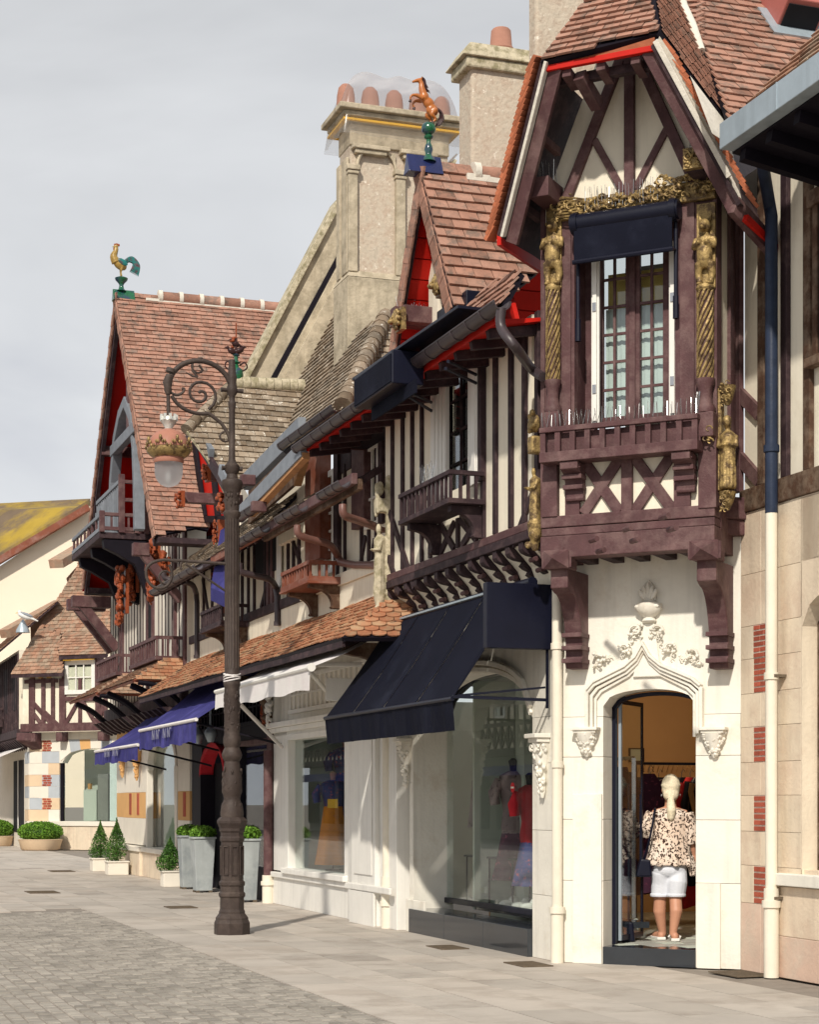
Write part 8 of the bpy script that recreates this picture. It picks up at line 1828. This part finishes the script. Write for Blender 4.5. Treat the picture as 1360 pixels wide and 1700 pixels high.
# ================================================================ WOMAN IN THE DOORWAY
WX, WY = 2.55, 17.72
def wv(u, v, dy=0): 
    Y = WY+dy; return Vector(((u-680)/FOC*Y, Y, CAMH+(1330-v)/FOC*Y))
wm_ = thing('person', 'blonde woman seen from behind in leopard print blouse and white bermuda shorts entering the shop', 'person', W0, WX, WY, .168)
Z0 = .168
b = MB()
for (uh, uk, ua, uf, dy, s) in ((1099, 1096, 1101, 1100, .12, -1), (1124, 1122, 1117, 1116, -.06, 1)):
    hip = wv(uh, 1455, .02); kn = wv(uk, 1493, dy*.5); ca = wv(uk+1*s, 1512, dy*.8-.03); an = wv(ua, 1552, dy); 
    b.tube([hip, kn+Vector((0, 0, .09)), kn, ca, ca.lerp(an, .5), an, Vector((an.x, an.y, Z0+.06))], [.075, .080, .062, .063, .048, .035, .037], 12)
    ft_ = Vector((an.x+s*.02, an.y, Z0+.045)); b.ball(ft_, .04, .055, .045, 10, 8); b.tube([ft_+Vector((0, 0, .0)), ft_+Vector((s*.03, .10, -.01)), ft_+Vector((s*.045, .17, -.018))], [.038, .04, .026], 10)
    for k in range(5): b.ball(ft_+Vector((s*.045+(k-2)*.016, .19-abs(k-1)*.008, -.022)), .010, .018, .010, 6, 5)
b.ball(wv(1112, 1445, .03), .13, .085, .10, 14, 10); b.tube([wv(1112, 1445, .03), wv(1112, 1400, .03), wv(1112, 1356, .03)], [.10, .09, .085], 14)
b.tube([wv(1084, 1352, .03), wv(1112, 1346, .03), wv(1140, 1352, .03)], [.045, .06, .045], 12)
b.tube([wv(1113, 1348, .03), wv(1114, 1325, .05)], [.062, .056], 12); b.ball(wv(1114, 1308, .06), .077, .095, .112, 14, 12)
for s in (-1, 1): b.ball(wv(1114+s*14, 1311, .07), .012, .022, .03, 8, 6)
b.ball(wv(1115, 1309, .155), .014, .024, .016, 6, 5)                      # nose, turned away
def hand(mb, wr, d, up, s=1, side=1):
    """palm, four bent fingers of different length, and a thumb from the palm's side"""
    d = Vector(d).normalized(); up = Vector(up).normalized(); sd = d.cross(up).normalized()
    mb.tube([wr, wr+d*.04, wr+d*.085], [.024, .032, .030], 10)
    for k, L in enumerate((.062, .072, .068, .052)):
        o = wr+d*.085+sd*side*(k-1.5)*.018; mb.tube([o-d*.02, o+d*L*.45+up*.004, o+d*L*.8+up*.022, o+d*L+up*.042], [.0095, .0092, .0085, .007], 7)
    o = wr+d*.03+sd*side*-.026; mb.tube([o, o+d*.03+sd*side*-.026+up*.01, o+d*.058+sd*side*-.030+up*.022], [.013, .011, .008], 7)
# right arm hanging, hand by the door jamb; left arm bent forward
b.tube([wv(1142, 1351, .02), wv(1149, 1376, .0), wv(1149, 1398, .02), wv(1152, 1418, .05)], [.055, .045, .038, .026], 12); hand(b, wv(1152, 1418, .05), (0.02, .10, -1), (0, 1, .1), side=-1)
b.tube([wv(1082, 1351, .02), wv(1072, 1374, .03), wv(1075, 1386, .12), wv(1086, 1384, .28)], [.055, .045, .036, .026], 12); hand(b, wv(1086, 1384, .28), (.5, 1, .1), (0, 0, -1), side=1)
b.build('body', 'skin', wm_, remesh=.0075)
b = MB()   # blouse
b.tube([wv(1112, 1350, .02), wv(1112, 1372, .02), wv(1112, 1400, .02), wv(1112, 1436, .02)], [.185, .185, .20, .232], 26)
b.v = [(x, WY+.02+(y-WY-.02)*.66, z) for x, y, z in b.v]
b.ball(wv(1112, 1352, .02), .19, .105, .07, 18, 10)
b.tube([wv(1085, 1350, .02), wv(1072, 1374, .03), wv(1073, 1385, .08)], [.075, .072, .065], 12); b.tube([wv(1140, 1350, .02), wv(1147, 1375, .0), wv(1149, 1400, .02)], [.075, .074, .068], 12)
for k in range(9): a = k*.7; b.tube([wv(1112, 1395, .02)+Vector((.17*cos(a), .11*sin(a), 0)), wv(1112, 1438, .02)+Vector((.24*cos(a), .155*sin(a), 0))], [.012, .026], 7)
b.tube([wv(1143, 1425, 0), wv(1150, 1440, .0), wv(1150, 1454, .0)], [.06, .045, .03], 8)
b.build('blouse', 'leopard', wm_, remesh=.010)
b = MB()   # shorts
b.ball(wv(1112, 1442, .02), .172, .13, .11, 18, 10)
for uh, uk, dq in ((1099, 1096, .055), (1124, 1122.5, -.02)): b.tube([wv(uh, 1446, .02), wv(uh, 1465, dq), wv(uk, 1487, dq)], [.098, .104, .090], 16)
b.build('shorts', 'denim', wm_, remesh=.008)
for uk, dq in ((1096, .055), (1122.5, -.02)):
    MB().lathe([(.093, 0), (.097, .004), (.097, .028), (.093, .032)], wv(uk, 1487, dq).x, WY+dq, wv(uk, 1488, dq).z, 20).build('hem', 'denim', wm_, smooth=50)
b = MB()   # hair: cap, gathered tail
b.ball(wv(1114, 1304, .045), .092, .108, .118, 20, 14)
b.ball(wv(1114, 1318, .0), .080, .07, .075, 14, 10); b.tube([wv(1114, 1326, -.06), wv(1114, 1334, -.10), wv(1115, 1345, -.115), wv(1114, 1358, -.10), wv(1114, 1364, -.09)], [.032, .042, .046, .036, .010], 12)
b.tube([wv(1114, 1312, .03), wv(1114, 1322, -.02), wv(1114, 1327, -.055)], [.088, .066, .034], 14)
for k in range(14): a = pi*k/13; b.tube([wv(1114, 1286, .04)+Vector((.03*cos(a), -.02, 0)), wv(1114, 1303, .04)+Vector((.092*cos(a), -.108*sin(a)*.9, 0)), wv(1114, 1326, -.055)], [.007, .009, .006], 5)
b.build('hair', 'hair', wm_, remesh=.0065)
MB().tube([wv(1114, 1327, -.065)+Vector((.03*cos(a), .0, .02*sin(a))) for a in [i*pi/6 for i in range(13)]], .007, 6).build('hair_band', 'black', wm_, smooth=50)
for s in (-1, 1): MB().tube([wv(1114+s*15.5, 1318, .07)+Vector((0, .012*cos(a), .016*sin(a)-.01)) for a in [i*pi/5 for i in range(11)]], .0025, 5).build('earring', 'chrome', wm_)
for (ua, dy, s) in ((1101, .12, -1), (1117, -.06, 1)):
    an = wv(ua, 1552, dy); x, y = an.x+s*.02, an.y; b = MB(); b.prism([(x-.042, y-.055, Z0), (x+.042, y-.055, Z0), (x+s*.035+.046, y+.13, Z0), (x+s*.05+.03, y+.21, Z0), (x+s*.05-.03, y+.21, Z0), (x+s*.035-.046, y+.13, Z0)], (0, 0, .028)); b.build('sandal_sole', 'white', wm_, bevel=.006)
    MB().tube([(x-.05, y+.07, Z0+.03), (x-.01, y+.08, Z0+.085), (x+.05+s*.02, y+.07, Z0+.03)], [.012, .016, .012], 8).build('sandal_strap', 'white', wm_, smooth=50)
hbg = thing('shoulder_bag', 'dark navy shoulder bag hanging at the left side of the woman', 'handbag', W0, wv(1070, 1452, -.02).x, WY, wv(1070, 1452).z)
c = wv(1068, 1440, -.02); MB().prism([(c.x-.075, c.y-.05, c.z-.09), (c.x+.085, c.y-.05, c.z-.09), (c.x+.07, c.y-.05, c.z+.08), (c.x-.03, c.y-.05, c.z+.09)], (0, .11, 0)).build('bag_body', 'navy', hbg, bevel=.02)
MB().tube(smoothpath([wv(1069, 1428, -.03), wv(1077, 1400, -.12), wv(1083, 1372, -.14), wv(1086, 1352, -.10), wv(1088, 1342, .0), wv(1086, 1352, .13)], 5), .011, 7).build('strap', 'navy', hbg, smooth=50)
# ================================================================ OPPOSITE SIDE OF THE STREET (met in the shop windows' reflections)
OF = Frame(*A.w(-2, -19)[:2], -71.05+180)
def opp(i, x0, x1, h, lab):
    t = thing('opposite_house', lab, 'house', OF, (x0+x1)/2, 0)
    boxp('ground_wall', 'intdark', t, x0, x1, .1, .4, 0, 3.3); boxp('upper_wall', 'plaster', t, x0, x1, -.2, .3, 3.3, h); boxp('sill_beam', 'dark', t, x0, x1, -.3, .3, 3.3, 3.6)
    n = int((x1-x0)/.7)
    for k in range(n+1): timber(t, OF, (x0+(x1-x0)*k/n, 3.6), (x0+(x1-x0)*k/n, h), .16, -.2, .06, 'dark')
    for k in range(n): timber(t, OF, (x0+(x1-x0)*k/n, 3.6), (x0+(x1-x0)*(k+1)/n, 4.5), .12, -.2, .04, 'dark'); timber(t, OF, (x0+(x1-x0)*(k+1)/n, 3.6), (x0+(x1-x0)*k/n, 4.5), .12, -.2, .045, 'dark')
    timber(t, OF, (x0, 4.55), (x1, 4.55), .16, -.2, .08, 'dark')
    k = x0+1
    while k < x1-1.5: window(t, k, k+1.1, 4.8, 6.1, -.27, 2, 3, 'white', 'glass2', .1, .04); boxp('shop_opening', 'pane_dark', t, k-.3, k+1.7, .05, .09, .4, 2.8); k += 2.8
    MB().prism([(x0-.3, -.9, h), (x1+.3, -.9, h), (x1+.3, 3, h+4), (x0-.3, 3, h+4)], (0, 0, .15)).build('roof', 'tile_old', t); MB().prism([(x0, -.2, 2.9), (x1, -.2, 2.9), (x1, -1.3, 2.5), (x0, -1.3, 2.5)], (0, 0, .03)).build('canopy', 'bluecloth', t)
opp(0, 14, 30, 6.6, 'half-timbered house across the street nearest of the three'); opp(1, 30.2, 46, 7.4, 'taller half-timbered house across the street, middle of the three'); opp(2, 46.2, 74, 6.5, 'long half-timbered house across the street furthest down the road')
